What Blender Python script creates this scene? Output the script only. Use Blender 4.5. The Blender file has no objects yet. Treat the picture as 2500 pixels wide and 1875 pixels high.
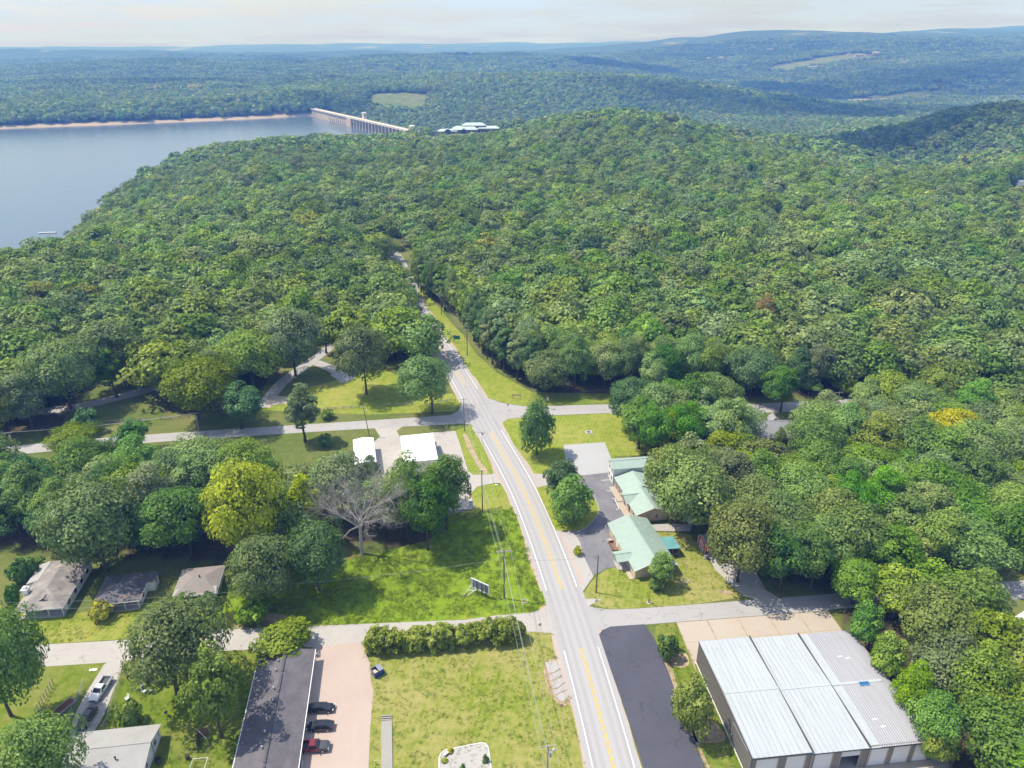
import bpy, bmesh, math, random
import numpy as np
from mathutils import Vector, Matrix, Euler

# ------------------------------------------------------------------ camera, world, sun, exposure
S = bpy.context.scene
COL = S.collection
CAM_H, FPX, PITCH = 108.0, 1736.0, math.radians(25.2)
cd = bpy.data.cameras.new('camera')
cam = bpy.data.objects.new('camera', cd)
COL.objects.link(cam)
cam.location = (0, 0, CAM_H)
cam.rotation_euler = (math.pi / 2 - PITCH, 0, 0)
cd.sensor_width = 36.0
cd.lens = 36.0 * FPX / 2500.0
cd.clip_start = 1.0
cd.clip_end = 40000.0
S.camera = cam

SUN_DIR = Vector((-0.486, 0.115, 0.866)).normalized()
W = bpy.data.worlds.new('World')
S.world = W
W.use_nodes = True
nt = W.node_tree
nt.nodes.clear()
wo = nt.nodes.new('ShaderNodeOutputWorld')
bg = nt.nodes.new('ShaderNodeBackground')
sky = nt.nodes.new('ShaderNodeTexSky')
sky.sky_type = 'NISHITA'
sky.sun_disc = False
sky.sun_elevation = math.asin(SUN_DIR.z)
sky.sun_rotation = math.atan2(SUN_DIR.x, SUN_DIR.y)
sky.altitude = 250
sky.air_density = 1.0
sky.dust_density = 1.6
sky.ozone_density = 1.5
# thin broken cloud sheet: direction projected on a flat layer, fractal noise
tc = nt.nodes.new('ShaderNodeTexCoord')
sep = nt.nodes.new('ShaderNodeSeparateXYZ')
nt.links.new(tc.outputs['Generated'], sep.inputs[0])
mx = nt.nodes.new('ShaderNodeMath'); mx.operation = 'MAXIMUM'; mx.inputs[1].default_value = 0.0
nt.links.new(sep.outputs['Z'], mx.inputs[0])
ad = nt.nodes.new('ShaderNodeMath'); ad.operation = 'ADD'; ad.inputs[1].default_value = 0.06
nt.links.new(mx.outputs[0], ad.inputs[0])
dv = nt.nodes.new('ShaderNodeVectorMath'); dv.operation = 'DIVIDE'
cmb = nt.nodes.new('ShaderNodeCombineXYZ')
for i in range(3):
    nt.links.new(ad.outputs[0], cmb.inputs[i])
nt.links.new(tc.outputs['Generated'], dv.inputs[0])
nt.links.new(cmb.outputs[0], dv.inputs[1])
cn = nt.nodes.new('ShaderNodeTexNoise')
cn.inputs['Scale'].default_value = 0.55
cn.inputs['Detail'].default_value = 7
cn.inputs['Roughness'].default_value = 0.58
nt.links.new(dv.outputs[0], cn.inputs['Vector'])
cr = nt.nodes.new('ShaderNodeValToRGB')
cr.color_ramp.elements[0].position = 0.42; cr.color_ramp.elements[0].color = (0.0, 0.0, 0.0, 1)
cr.color_ramp.elements[1].position = 0.58; cr.color_ramp.elements[1].color = (0.95, 0.95, 0.95, 1)
nt.links.new(cn.outputs['Fac'], cr.inputs[0])
cm = nt.nodes.new('ShaderNodeMix'); cm.data_type = 'RGBA'
nt.links.new(cr.outputs[0], cm.inputs['Factor'])
nt.links.new(sky.outputs[0], cm.inputs['A'])
cm.inputs['B'].default_value = (3.95, 4.95, 7.3, 1)
nt.links.new(cm.outputs['Result'], bg.inputs['Color'])
bg.inputs['Strength'].default_value = 0.145
nt.links.new(bg.outputs[0], wo.inputs['Surface'])

sl = bpy.data.lights.new('sun', 'SUN')
sl.energy = 4.9
sl.angle = math.radians(0.53)
sl.color = (1.0, 0.955, 0.88)
sun = bpy.data.objects.new('sun', sl)
COL.objects.link(sun)
sun.rotation_euler = SUN_DIR.to_track_quat('Z', 'Y').to_euler()
sun.location = (0, 0, 300)

S.view_settings.view_transform = 'Standard'
S.view_settings.look = 'None'
S.view_settings.exposure = 0.27
S.view_settings.gamma = 1.0
S.view_settings.use_curve_mapping = False
S.render.engine = 'CYCLES'
S.cycles.max_bounces = 6
S.cycles.diffuse_bounces = 4
S.cycles.glossy_bounces = 2
S.cycles.transmission_bounces = 2
S.cycles.volume_bounces = 0
S.cycles.transparent_max_bounces = 4
S.cycles.caustics_reflective = False
S.cycles.caustics_refractive = False

random.seed(7)
RNG = np.random.default_rng(11)

# ------------------------------------------------------------------ helpers
SP, CP = math.sin(PITCH), math.cos(PITCH)

def G(px, py, z=0.0):
    """ground point (x, y) at height z that the photograph's pixel (2500 px wide) looks at"""
    u = (px - 1250.0) / FPX
    v = (py - 937.5) / FPX
    t = (CAM_H - z) / (SP + v * CP)
    return Vector((u * t, t * (CP - v * SP)))

def G3(px, py, z=0.0):
    g = G(px, py, z)
    return Vector((g.x, g.y, z))

def scale_at(px, py, z=0.0):
    """metres per photo pixel for something upright standing there"""
    v = (py - 937.5) / FPX
    return (CAM_H - z) / (SP + v * CP) / FPX

def height_px(px, py_base, py_top):
    g = G(px, py_base)
    v = (py_top - 937.5) / FPX
    return CAM_H - g.y * (SP + v * CP) / (CP - v * SP)

def tag(o, label=None, cat=None, group=None, kind=None):
    if label: o['label'] = label
    if cat: o['category'] = cat
    if group: o['group'] = group
    if kind: o['kind'] = kind
    return o

def empty(name, loc=(0, 0, 0), rz=0.0):
    o = bpy.data.objects.new(name, None)
    o.empty_display_size = 0.5
    COL.objects.link(o)
    o.location = loc
    o.rotation_euler = (0, 0, rz)
    return o

def copy_tree(o, parent=None):
    c = o.copy()
    COL.objects.link(c)
    if parent is not None:
        c.parent = parent
    for ch in list(o.children):
        copy_tree(ch, c)
    return c

def link(name, me, mat=None, parent=None, loc=None):
    o = bpy.data.objects.new(name, me)
    COL.objects.link(o)
    if mat is not None and not me.materials:
        me.materials.append(mat)
    if parent is not None:
        o.parent = parent
    if loc is not None:
        o.location = loc
    return o

class MB:
    """collects faces for one mesh object"""
    def __init__(s):
        s.v = []; s.f = []
    def poly(s, pts):
        b = len(s.v)
        s.v += [tuple(p) for p in pts]
        s.f.append(tuple(range(b, b + len(pts))))
        return s
    def box(s, c, d, rz=0.0, M=None):
        x, y, z = d[0] / 2, d[1] / 2, d[2] / 2
        b = len(s.v)
        cr_, sr_ = math.cos(rz), math.sin(rz)
        for dx, dy, dz in ((-x,-y,-z),(x,-y,-z),(x,y,-z),(-x,y,-z),(-x,-y,z),(x,-y,z),(x,y,z),(-x,y,z)):
            p = Vector((c[0] + dx * cr_ - dy * sr_, c[1] + dx * sr_ + dy * cr_, c[2] + dz))
            s.v.append(tuple(p if M is None else M @ p))
        for f in ((0,3,2,1),(4,5,6,7),(0,1,5,4),(1,2,6,5),(2,3,7,6),(3,0,4,7)):
            s.f.append(tuple(b + i for i in f))
        return s
    def hexa(s, p):
        """8 corners: bottom ring 0-3, top ring 4-7"""
        b = len(s.v)
        s.v += [tuple(q) for q in p]
        for f in ((0,3,2,1),(4,5,6,7),(0,1,5,4),(1,2,6,5),(2,3,7,6),(3,0,4,7)):
            s.f.append(tuple(b + i for i in f))
        return s
    def cyl(s, p0, p1, r0, r1=None, n=8, caps=True):
        r1 = r0 if r1 is None else r1
        p0, p1 = Vector(p0), Vector(p1)
        d = (p1 - p0)
        if d.length < 1e-6: return s
        d.normalize()
        a = d.cross(Vector((0, 0, 1)) if abs(d.z) < 0.9 else Vector((1, 0, 0))).normalized()
        c = d.cross(a)
        b = len(s.v)
        for p, r in ((p0, r0), (p1, r1)):
            for k in range(n):
                t = 2 * math.pi * k / n
                s.v.append(tuple(p + (a * math.cos(t) + c * math.sin(t)) * r))
        for k in range(n):
            k2 = (k + 1) % n
            s.f.append((b + k, b + k2, b + n + k2, b + n + k))
        if caps:
            s.f.append(tuple(b + n - 1 - k for k in range(n)))
            s.f.append(tuple(b + n + k for k in range(n)))
        return s
    def tube(s, pts, r, n=5):
        for a, b_ in zip(pts[:-1], pts[1:]):
            s.cyl(a, b_, r, r, n, False)
        return s
    def prism(s, pts, z0, z1):
        n = len(pts); b = len(s.v)
        s.v += [(p[0], p[1], z0) for p in pts] + [(p[0], p[1], z1) for p in pts]
        s.f.append(tuple(b + n - 1 - k for k in range(n)))
        s.f.append(tuple(b + n + k for k in range(n)))
        for k in range(n):
            k2 = (k + 1) % n
            s.f.append((b + k, b + k2, b + n + k2, b + n + k))
        return s
    def mesh(s, name='mesh'):
        me = bpy.data.meshes.new(name)
        me.from_pydata(s.v, [], s.f)
        me.update()
        return me
    def build(s, name, mat, parent=None, smooth=False, loc=None):
        me = s.mesh(name)
        if smooth:
            me.polygons.foreach_set('use_smooth', [True] * len(me.polygons))
        return link(name, me, mat, parent, loc)

def ccw(pts):
    a = sum(p[0] * q[1] - q[0] * p[1] for p, q in zip(pts, pts[1:] + pts[:1]))
    return pts if a > 0 else pts[::-1]

def smooth_closed(pts, n=5):
    out = []
    N = len(pts)
    for i in range(N):
        p0, p1, p2, p3 = (Vector(pts[(i + k) % N][:2]) for k in (-1, 0, 1, 2))
        for j in range(n):
            t = j / n
            out.append(0.5 * ((2 * p1) + (p2 - p0) * t + (2 * p0 - 5 * p1 + 4 * p2 - p3) * t * t + (3 * p1 - p0 - 3 * p2 + p3) * t ** 3))
    return out

def sheet(name, pts2, z, mat, label=None, curve=0, kind='structure', parent=None):
    """flat ground sheet from a list of ground points"""
    pts = [Vector(p[:2]) for p in pts2]
    if curve: pts = smooth_closed(pts, curve)
    pts = ccw(pts)
    from mathutils.geometry import tessellate_polygon
    tris = tessellate_polygon([[Vector((p.x, p.y, 0)) for p in pts]])
    me = bpy.data.meshes.new(name)
    me.from_pydata([(p.x, p.y, z) for p in pts], [], [tuple(t) for t in tris])
    bm = bmesh.new(); bm.from_mesh(me)
    bmesh.ops.recalc_face_normals(bm, faces=bm.faces)
    for f in bm.faces:
        if f.normal.z < 0: f.normal_flip()
    bm.to_mesh(me); bm.free()
    o = link(name, me, mat, parent)
    if parent is None:
        tag(o, label, kind=kind)
    return o

def P(*px):
    """photo pixels to ground points"""
    return [G(a, b) for a, b in px]

def inside(px_, py_, poly):
    """numpy point-in-polygon"""
    x = np.asarray(px_); y = np.asarray(py_)
    r = np.zeros(x.shape, bool)
    n = len(poly)
    j = n - 1
    for i in range(n):
        xi, yi = poly[i][0], poly[i][1]; xj, yj = poly[j][0], poly[j][1]
        c = ((yi > y) != (yj > y)) & (x < (xj - xi) * (y - yi) / ((yj - yi) + 1e-12) + xi)
        r ^= c
        j = i
    return r

# ------------------------------------------------------------------ materials
class NT:
    def __init__(s, name):
        s.m = bpy.data.materials.new(name)
        s.m.use_nodes = True
        s.t = s.m.node_tree
        s.b = s.t.nodes['Principled BSDF']
        s.out = s.t.nodes['Material Output']
        s.pos = None
    def n(s, typ, **kw):
        nd = s.t.nodes.new('ShaderNode' + typ)
        for k, v in kw.items(): setattr(nd, k, v)
        return nd
    def l(s, a, b): s.t.links.new(a, b)
    def coord(s, obj=False, scale=None, rot=0.0):
        if obj:
            o = s.n('TexCoord').outputs['Object']
        else:
            o = s.n('NewGeometry').outputs['Position']
        if scale or rot:
            mp = s.n('Mapping')
            if scale: mp.inputs['Scale'].default_value = scale
            mp.inputs['Rotation'].default_value = (0, 0, rot)
            s.l(o, mp.inputs[0]); o = mp.outputs[0]
        return o
    def noise(s, scale, detail=4, rough=0.55, co=None, dist=0.0):
        nd = s.n('TexNoise')
        nd.inputs['Scale'].default_value = scale
        nd.inputs['Detail'].default_value = detail
        nd.inputs['Roughness'].default_value = rough
        nd.inputs['Distortion'].default_value = dist
        s.l(co if co is not None else s.coord(), nd.inputs['Vector'])
        return nd.outputs['Fac']
    def ramp(s, fac, stops):
        nd = s.n('ValToRGB')
        e = nd.color_ramp.elements
        while len(e) < len(stops): e.new(0.5)
        for k, (p, c) in enumerate(stops):
            e[k].position = p
            e[k].color = (c, c, c, 1) if isinstance(c, (int, float)) else tuple(c) + (1,)
        s.l(fac, nd.inputs[0])
        return nd.outputs[0]
    def mix(s, fac, a, b, mode='MIX'):
        nd = s.n('Mix', data_type='RGBA', blend_type=mode)
        for sock, v in ((nd.inputs['Factor'], fac), (nd.inputs['A'], a), (nd.inputs['B'], b)):
            if isinstance(v, (int, float)): sock.default_value = v
            elif isinstance(v, tuple): sock.default_value = v + (1,) if len(v) == 3 else v
            else: s.l(v, sock)
        return nd.outputs['Result']
    def math(s, op, a, b=0.0):
        nd = s.n('Math', operation=op)
        for sock, v in ((nd.inputs[0], a), (nd.inputs[1], b)):
            if isinstance(v, (int, float)): sock.default_value = v
            else: s.l(v, sock)
        return nd.outputs[0]
    def bump(s, h, strength=0.4, dist=0.05):
        nd = s.n('Bump')
        nd.inputs['Strength'].default_value = strength
        nd.inputs['Distance'].default_value = dist
        s.l(h, nd.inputs['Height'])
        s.l(nd.outputs[0], s.b.inputs['Normal'])
    def color(s, c):
        if isinstance(c, tuple): s.b.inputs['Base Color'].default_value = c + (1,)
        else: s.l(c, s.b.inputs['Base Color'])
    def rough(s, r, spec=0.5, metal=0.0):
        s.b.inputs['Roughness'].default_value = r
        s.b.inputs['Specular IOR Level'].default_value = spec
        s.b.inputs['Metallic'].default_value = metal
        return s.m

def plain(name, col, rough=0.6, metal=0.0, var=0.12, scale=2.0, obj=True, spec=0.4):
    t = NT(name)
    f = t.noise(scale, 5, 0.6, t.coord(obj))
    a = tuple(max(0, c * (1 - var)) for c in col); b = tuple(min(1, c * (1 + var)) for c in col)
    t.color(t.ramp(f, [(0.3, a), (0.7, b)]))
    return t.rough(rough, spec, metal)

def grass_mat(name, g1, g2, dry, dryness=0.5, stripes=0.0, rot=0.0):
    t = NT(name)
    f1 = t.noise(0.06, 5, 0.6)
    f2 = t.noise(0.55, 5, 0.65)
    f3 = t.noise(4.0, 3, 0.7)
    base = t.mix(t.ramp(f2, [(0.32, 0.0), (0.68, 1.0)]), g1, g2)
    dm = t.math('ADD', t.math('MULTIPLY', f1, 0.55), t.math('MULTIPLY', f2, 0.45))
    lo = 0.62 - 0.28 * dryness
    c = t.mix(t.ramp(dm, [(lo - 0.05, 0.0), (lo + 0.14, 1.0)]), base, dry)
    if stripes:
        w = t.n('TexWave', wave_type='BANDS', bands_direction='X')
        w.inputs['Scale'].default_value = 0.28
        w.inputs['Distortion'].default_value = 1.2
        w.inputs['Detail'].default_value = 2
        w.inputs['Detail Scale'].default_value = 0.4
        t.l(t.coord(rot=rot), w.inputs['Vector'])
        c = t.mix(t.math('MULTIPLY', w.outputs['Fac'], stripes), c, tuple(min(1, k * 1.35) for k in g2))
    c = t.mix(t.ramp(f3, [(0.25, 0.0), (0.75, 0.38)]), c, tuple(k * 0.55 for k in g1))
    pale = t.noise(1.7, 4, 0.7)
    c = t.mix(t.ramp(pale, [(0.66, 0.0), (0.80, 0.55)]), c, tuple(min(1, k * 1.25) for k in dry))
    t.color(c)
    h = t.math('ADD', t.math('MULTIPLY', f3, 0.5), t.noise(14, 2, 0.6))
    t.bump(h, 0.9, 0.12)
    return t.rough(0.9, 0.15)

def road_mat(name, base, dark, crack=0.5, patch=0.35, grain=0.12):
    t = NT(name)
    f1 = t.noise(0.12, 5, 0.62)
    f2 = t.noise(1.3, 5, 0.65)
    f3 = t.noise(22.0, 2, 0.6)
    c = t.mix(t.ramp(f1, [(0.35, 0.0), (0.7, patch)]), base, dark)
    c = t.mix(t.ramp(f2, [(0.3, 0.0), (0.75, 0.35)]), c, tuple(k * 0.8 for k in base))
    c = t.mix(t.ramp(f3, [(0.3, 0.0), (0.7, grain * 2)]), c, tuple(k * 0.6 for k in base))
    if crack:
        vo = t.n('TexVoronoi', feature='DISTANCE_TO_EDGE')
        vo.inputs['Scale'].default_value = 0.22
        nn = t.n('TexNoise'); nn.inputs['Scale'].default_value = 0.5; nn.inputs['Detail'].default_value = 6
        co = t.coord(); t.l(co, nn.inputs['Vector'])
        vm = t.n('VectorMath', operation='MULTIPLY_ADD')
        t.l(nn.outputs['Color'], vm.inputs[0]); vm.inputs[1].default_value = (3.5, 3.5, 0); t.l(co, vm.inputs[2])
        t.l(vm.outputs[0], vo.inputs['Vector'])
        cm_ = t.ramp(vo.outputs['Distance'], [(0.0, 1.0), (0.018, 0.0)])
        brk = t.ramp(t.noise(0.35, 3), [(0.42, 0.0), (0.55, 1.0)])
        c = t.mix(t.math('MULTIPLY', t.math('MULTIPLY', cm_, brk), crack), c, tuple(k * 0.35 for k in dark))
    t.color(c)
    t.bump(f3, 0.35, 0.02)
    return t.rough(0.88, 0.25)

def leaf_mat(name, dark, mid, light, patch=True, yellow=None):
    """foliage: per-leaf and per-clump attribute, per-tree and per-stand variation, some light passing through"""
    t = NT(name)
    at = t.n('Attribute', attribute_name='cv')
    oi = t.n('ObjectInfo')
    a = at.outputs['Fac']
    base = t.ramp(a, [(0.0, dark), (0.5, mid), (1.0, light)])
    rnd = oi.outputs['Random']
    hs = t.n('HueSaturation')
    r2 = t.math('FRACT', t.math('MULTIPLY', rnd, 7.31))
    r3 = t.math('FRACT', t.math('MULTIPLY', rnd, 23.7))
    t.l(t.math('ADD', t.math('MULTIPLY', r2, 0.045), 0.482), hs.inputs['Hue'])
    t.l(t.math('ADD', t.math('MULTIPLY', r3, 0.35), 0.80), hs.inputs['Saturation'])
    val = t.math('ADD', t.math('MULTIPLY', rnd, 0.50), 0.76)
    if patch:
        pf = t.noise(0.006, 3, 0.5)
        val = t.math('MULTIPLY', val, t.ramp(pf, [(0.35, 0.82), (0.65, 1.12)]))
    t.l(val, hs.inputs['Value'])
    t.l(base, hs.inputs['Color'])
    col = hs.outputs[0]
    if patch:
        pf2 = t.noise(0.011, 4, 0.6)
        col = t.mix(t.ramp(pf2, [(0.42, 0.0), (0.66, 0.55)]), col, t.mix(1.0, col, (1.28, 1.08, 0.85), 'MULTIPLY'))
        gold = t.ramp(t.math('FRACT', t.math('MULTIPLY', rnd, 51.3)), [(0.985, 0.0), (0.993, 0.6)])
        col = t.mix(gold, col, t.mix(1.0, col, (2.1, 1.5, 0.5), 'MULTIPLY'))
    t.t.nodes.remove(t.b)
    df = t.n('BsdfDiffuse'); tr = t.n('BsdfTranslucent'); gl = t.n('BsdfGlossy')
    gl.inputs['Roughness'].default_value = 0.45
    gl.inputs['Color'].default_value = (0.9, 0.95, 0.9, 1)
    t.l(col, df.inputs['Color'])
    tcol = t.mix(0.5, col, (0.16, 0.22, 0.02))
    t.l(tcol, tr.inputs['Color'])
    m1 = t.n('MixShader'); m1.inputs[0].default_value = 0.30
    t.l(df.outputs[0], m1.inputs[1]); t.l(tr.outputs[0], m1.inputs[2])
    m2 = t.n('MixShader'); m2.inputs[0].default_value = 0.012
    t.l(m1.outputs[0], m2.inputs[1]); t.l(gl.outputs[0], m2.inputs[2])
    t.l(m2.outputs[0], t.out.inputs['Surface'])
    return t.m

M = {}
M['leaf'] = leaf_mat('leaf_green', (0.090, 0.155, 0.032), (0.210, 0.318, 0.060), (0.365, 0.455, 0.112))
M['leaf_bright'] = leaf_mat('leaf_bright_green', (0.070, 0.155, 0.014), (0.150, 0.285, 0.022), (0.265, 0.400, 0.045), False)
M['leaf_deep'] = leaf_mat('leaf_deep_green', (0.046, 0.108, 0.022), (0.098, 0.200, 0.036), (0.185, 0.295, 0.060), False)
M['leaf_grey'] = leaf_mat('leaf_grey_green', (0.098, 0.155, 0.044), (0.210, 0.290, 0.085), (0.335, 0.405, 0.140), False)
M['leaf_yellow'] = leaf_mat('leaf_yellow_green', (0.200, 0.235, 0.010), (0.490, 0.490, 0.014), (0.670, 0.620, 0.025), False)
M['leaf_gold'] = leaf_mat('leaf_gold', (0.20, 0.15, 0.012), (0.42, 0.30, 0.015), (0.55, 0.40, 0.03), False)
M['leaf_lime'] = leaf_mat('leaf_lime', (0.110, 0.170, 0.016), (0.235, 0.315, 0.026), (0.370, 0.440, 0.055), False)
M['bark'] = plain('bark', (0.085, 0.068, 0.052), 0.95, var=0.35, scale=3.0)
M['deadwood'] = plain('dead_wood', (0.36, 0.325, 0.30), 0.95, var=0.25, scale=3.0)
# ------------------------------------------------------------------ terrain
CTRL = []
for x in (-330, -230, -110, 0, 110, 220, 330):
    for y in (-60, 30, 110, 190, 270, 340):
        if not (x <= -330 and y > 200): CTRL.append((x, y, 0))
CTRL += [(-300,300,-6),(-260,420,-9),(-345,440,-37),(-420,250,-30),(-380,380,-42),(-350,520,-40),(-400,660,-40),(-444,800,-40),(-500,1050,-40),(-470,950,-40),
 (-387,1235,-40),(-270,1265,-42),(-178,1282,-39),(-128,1262,-24),(-60,1270,-24),(-330,620,-27),(-365,780,-26),(-400,980,-27),(-360,1130,-29),(-230,1140,-27),
 (-200,500,-6),(-250,700,-10),(-300,900,-13),(-280,1050,-17),(-150,1000,-13),(-100,700,-5),(0,1000,-6),(-110,1130,-15),(-60,1150,-8),(-30,1150,-8),(0,1180,-4),(-150,850,-9),
 (-500,420,-60),(-600,700,-60),(-700,1100,-60),(-700,400,-60),(-900,1000,-60),(-600,1400,-60),(-900,1350,-60),(-400,1450,-60),(-340,1360,-58),(-500,1650,-58),(-800,1530,-56),(-1400,1000,-60),(-1500,600,-60),
 (-1052,1545,-40),(-793,1678,-40),(-600,1790,-40),(-493,1872,-40),(-1400,1400,-40),(-2000,1300,-40),(-2600,1000,-40),
 (-1090,1585,-27),(-820,1718,-27),(-620,1830,-27),(-505,1905,-20),(-1420,1450,-28),(-1150,1900,-24),(-800,2000,-20),(-500,2020,-8),(-600,2250,-4),(-1000,2400,-10),(-1600,1900,-22),(-2200,2500,-10),
 (-900,3000,-5),(-900,4000,18),(-1000,5000,48),(-2600,4000,20),(-3500,3000,0),
 (-400,2300,4),(-300,2150,-5),(-146,2350,16),(150,2350,22),(400,2400,20),(650,2450,-2),(850,2500,-28),(-300,1970,-42),(0,1960,-50),(300,1990,-58),(600,2060,-66),(50,2150,-14),(350,2180,-14),(-350,1880,-45),
 (0,1400,-62),(100,1500,-70),(-200,1600,-72),(-300,1750,-68),(300,1650,-72),(-120,1330,-50),
 (60,950,14),(164,950,23),(230,950,7),(300,950,-14),(100,1150,4),(200,1150,2),(350,1120,-18),(430,960,-20),(250,720,1),(100,620,-3),(250,1270,-30),(100,1290,-30),(0,1250,-13),(40,1130,1),(350,560,-2),
 (480,900,-38),(560,1050,-48),(425,820,-29),(385,700,-14),(420,760,-22),(650,1320,-55),(500,1270,-45),
 (743,1200,6),(700,1000,6),(900,1250,8),(640,850,-6),(820,950,5),(600,1150,-18),(1100,1100,9),(1000,800,5),(760,1330,-10),
 (417,600,0),(450,480,0),(330,450,-2),(550,750,-2),(700,700,3),(480,640,0),(600,450,0),(480,340,0),(480,150,0),(480,0,0),
 (900,1700,-60),(1200,2200,-72),(1485,3100,-77),(1000,2700,-72),(800,2200,-70),(1400,1800,-42),(1800,2200,-50),(1100,3300,-74),(1900,3000,-60),
 (1600,3600,-22),(2000,3400,5),(2600,4000,112),(2050,4200,55),(1550,4100,2),(800,3400,-48),(300,3300,-20),(0,3700,25),(-300,4000,42),(400,4200,50),(900,4500,45),(1250,4600,32),(2600,2800,20),(3200,3300,90),
 (0,5200,70),(-2500,6000,62),(900,6000,70),(1400,6000,150),(1700,6500,225),(2200,6500,245),(2700,6600,235),(3300,7000,225),(-4500,7000,70),(4500,8000,280),(5800,9000,350),(6500,6000,180),
 (-7000,11800,150),(-4500,11800,152),(-3000,11800,165),(-1000,11800,168),(500,11800,178),(2000,11800,190),(4000,11800,220),(7500,11500,300),(-4000,9000,78),(-1000,9000,82),(1500,9000,95),(-7000,9000,72),(-6000,5000,40),(-5000,2000,-30),(5000,2000,40),(7000,3500,120),(3000,1000,20),(-3500,0,-60),(-1500,-100,-50)]
_C = np.array(CTRL, float)

def _phi(r):
    return np.sqrt(r * r + 70.0 ** 2)

_A = _phi(np.hypot(_C[:, None, 0] - _C[None, :, 0], _C[:, None, 1] - _C[None, :, 1]))
_n = len(_C)
_K = np.zeros((_n + 3, _n + 3)); _K[:_n, :_n] = _A + np.eye(_n) * -1.0
_K[:_n, _n] = 1; _K[:_n, _n + 1] = _C[:, 0] / 1000; _K[:_n, _n + 2] = _C[:, 1] / 1000
_K[_n:, :_n] = _K[:_n, _n:].T
_W = np.linalg.solve(_K, np.concatenate([_C[:, 2], np.zeros(3)]))

def _vnoise(x, y, seed):
    """smooth value noise"""
    xi = np.floor(x).astype(np.int64); yi = np.floor(y).astype(np.int64)
    fx = x - xi; fy = y - yi
    fx = fx * fx * (3 - 2 * fx); fy = fy * fy * (3 - 2 * fy)
    def hsh(a, b):
        h = (a * 374761393 + b * 668265263 + seed * 69069) & 0xFFFFFFFF
        h = ((h ^ (h >> 13)) * 1274126177) & 0xFFFFFFFF
        return ((h ^ (h >> 16)) & 0xFFFF) / 65535.0
    return (hsh(xi, yi) * (1 - fx) + hsh(xi + 1, yi) * fx) * (1 - fy) + (hsh(xi, yi + 1) * (1 - fx) + hsh(xi + 1, yi + 1) * fx) * fy

def terrain(x, y):
    x = np.atleast_1d(np.asarray(x, float)); y = np.atleast_1d(np.asarray(y, float))
    z = np.empty(x.size); xf = x.ravel(); yf = y.ravel()
    for s in range(0, xf.size, 20000):
        e = slice(s, s + 20000)
        r = _phi(np.hypot(xf[e][:, None] - _C[None, :, 0], yf[e][:, None] - _C[None, :, 1]))
        z[e] = r @ _W[:_n] + _W[_n] + _W[_n + 1] * xf[e] / 1000 + _W[_n + 2] * yf[e] / 1000
    # hill-and-hollow relief growing with distance
    d = np.hypot(xf, yf)
    amp = np.clip((d - 700) / 2500, 0, 1)
    nz = (_vnoise(xf / 620, yf / 620, 3) - 0.5) * 34 + (_vnoise(xf / 240, yf / 240, 5) - 0.5) * 14
    a2 = np.clip((yf - 2500) / 1500, 0, 1) * np.clip((9500 - yf) / 2500, 0, 1)
    nz = nz + a2 * ((_vnoise(xf / 1500 + 3.3, yf / 520, 9) - 0.5) * 70 + (_vnoise(xf / 500, yf / 260, 12) - 0.5) * 26)
    z = z + amp * nz * np.where(z < -35, 0.0, 1.0)
    # dead level shelf where the village stands
    fx = np.clip((320 - np.abs(xf + 0)) / 60, 0, 1); fy = np.clip((360 - yf) / 50, 0, 1)
    lx = np.clip((xf + 300) / 60, 0, 1)
    k = np.minimum(np.minimum(fx, fy), lx); k = k * k * (3 - 2 * k)
    z = z * (1 - k)
    z = np.where(k >= 0.999, 0.0, z)
    return z.reshape(x.shape)

def tz(x, y):
    return float(terrain([x], [y])[0])

# tree cover map: where woods stand (used for planting and for leaf litter on the ground)
NEAR_WOODS = [
    ('left', P((-600,1330),(0,1330),(110,1340),(205,1352),(420,1358),(600,1388),(690,1395),(790,1345),(900,1335),(1040,1330),(1085,1300),(1088,1262),(1000,1262),(840,1248),(640,1222),(500,1200),(250,1222),(100,1228),(0,1180),(-700,1180))),
    ('right', P((1490,1085),(1560,1035),(1700,1022),(1800,1020),(2000,1018),(2300,1005),(2500,990),(3100,980),(3100,1350),(2480,1385),(2400,1392),(2390,1420),(2270,1428),(2130,1434),(2030,1440),(1930,1425),(1860,1405),(1790,1330),(1700,1240),(1640,1180),(1570,1130))),
    ('right', P((2028,1484),(2420,1470),(2440,1500),(2420,1560),(2560,1640),(2900,1900),(2700,2100),(2440,2000),(2312,1870),(2160,1640),(2060,1520))),
    ('park', P((-700,1085),(0,1066),(150,1050),(168,1000),(200,955),(225,905),(330,915),(385,925),(395,1002),(480,1010),(560,1008),(625,985),(650,930),(675,872),(700,850),(760,838),(805,835),(860,872),(950,888),(1040,885),(1062,850),(1035,800),(1005,740),(980,700),(985,640),(-700,640))),
    ('north', P((1015,705),(1099,755),(1123,785),(1160,840),(1188,875),(1232,906),(1278,935),(1310,956),(1500,970),(1780,976),(2090,958),(2240,945),(2500,930),(3200,915),(3200,640),(1000,640))),
]
HWY_PX = [(1585, 2250), (1540, 2060), (1500, 1875), (1410, 1552), (1381, 1465), (1329, 1318), (1280, 1200), (1239, 1125), (1187, 1036), (1142, 952), (1101, 885), (1056, 816), (1012, 740)]
HWY = [G(*p) for p in HWY_PX]
HWY += [Vector(q) for q in ((-58,368),(-76,425),(-104,480),(-142,535),(-192,595),(-240,665),(-262,745),(-252,840),(-222,940),(-180,1030),(-142,1110))]

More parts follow.
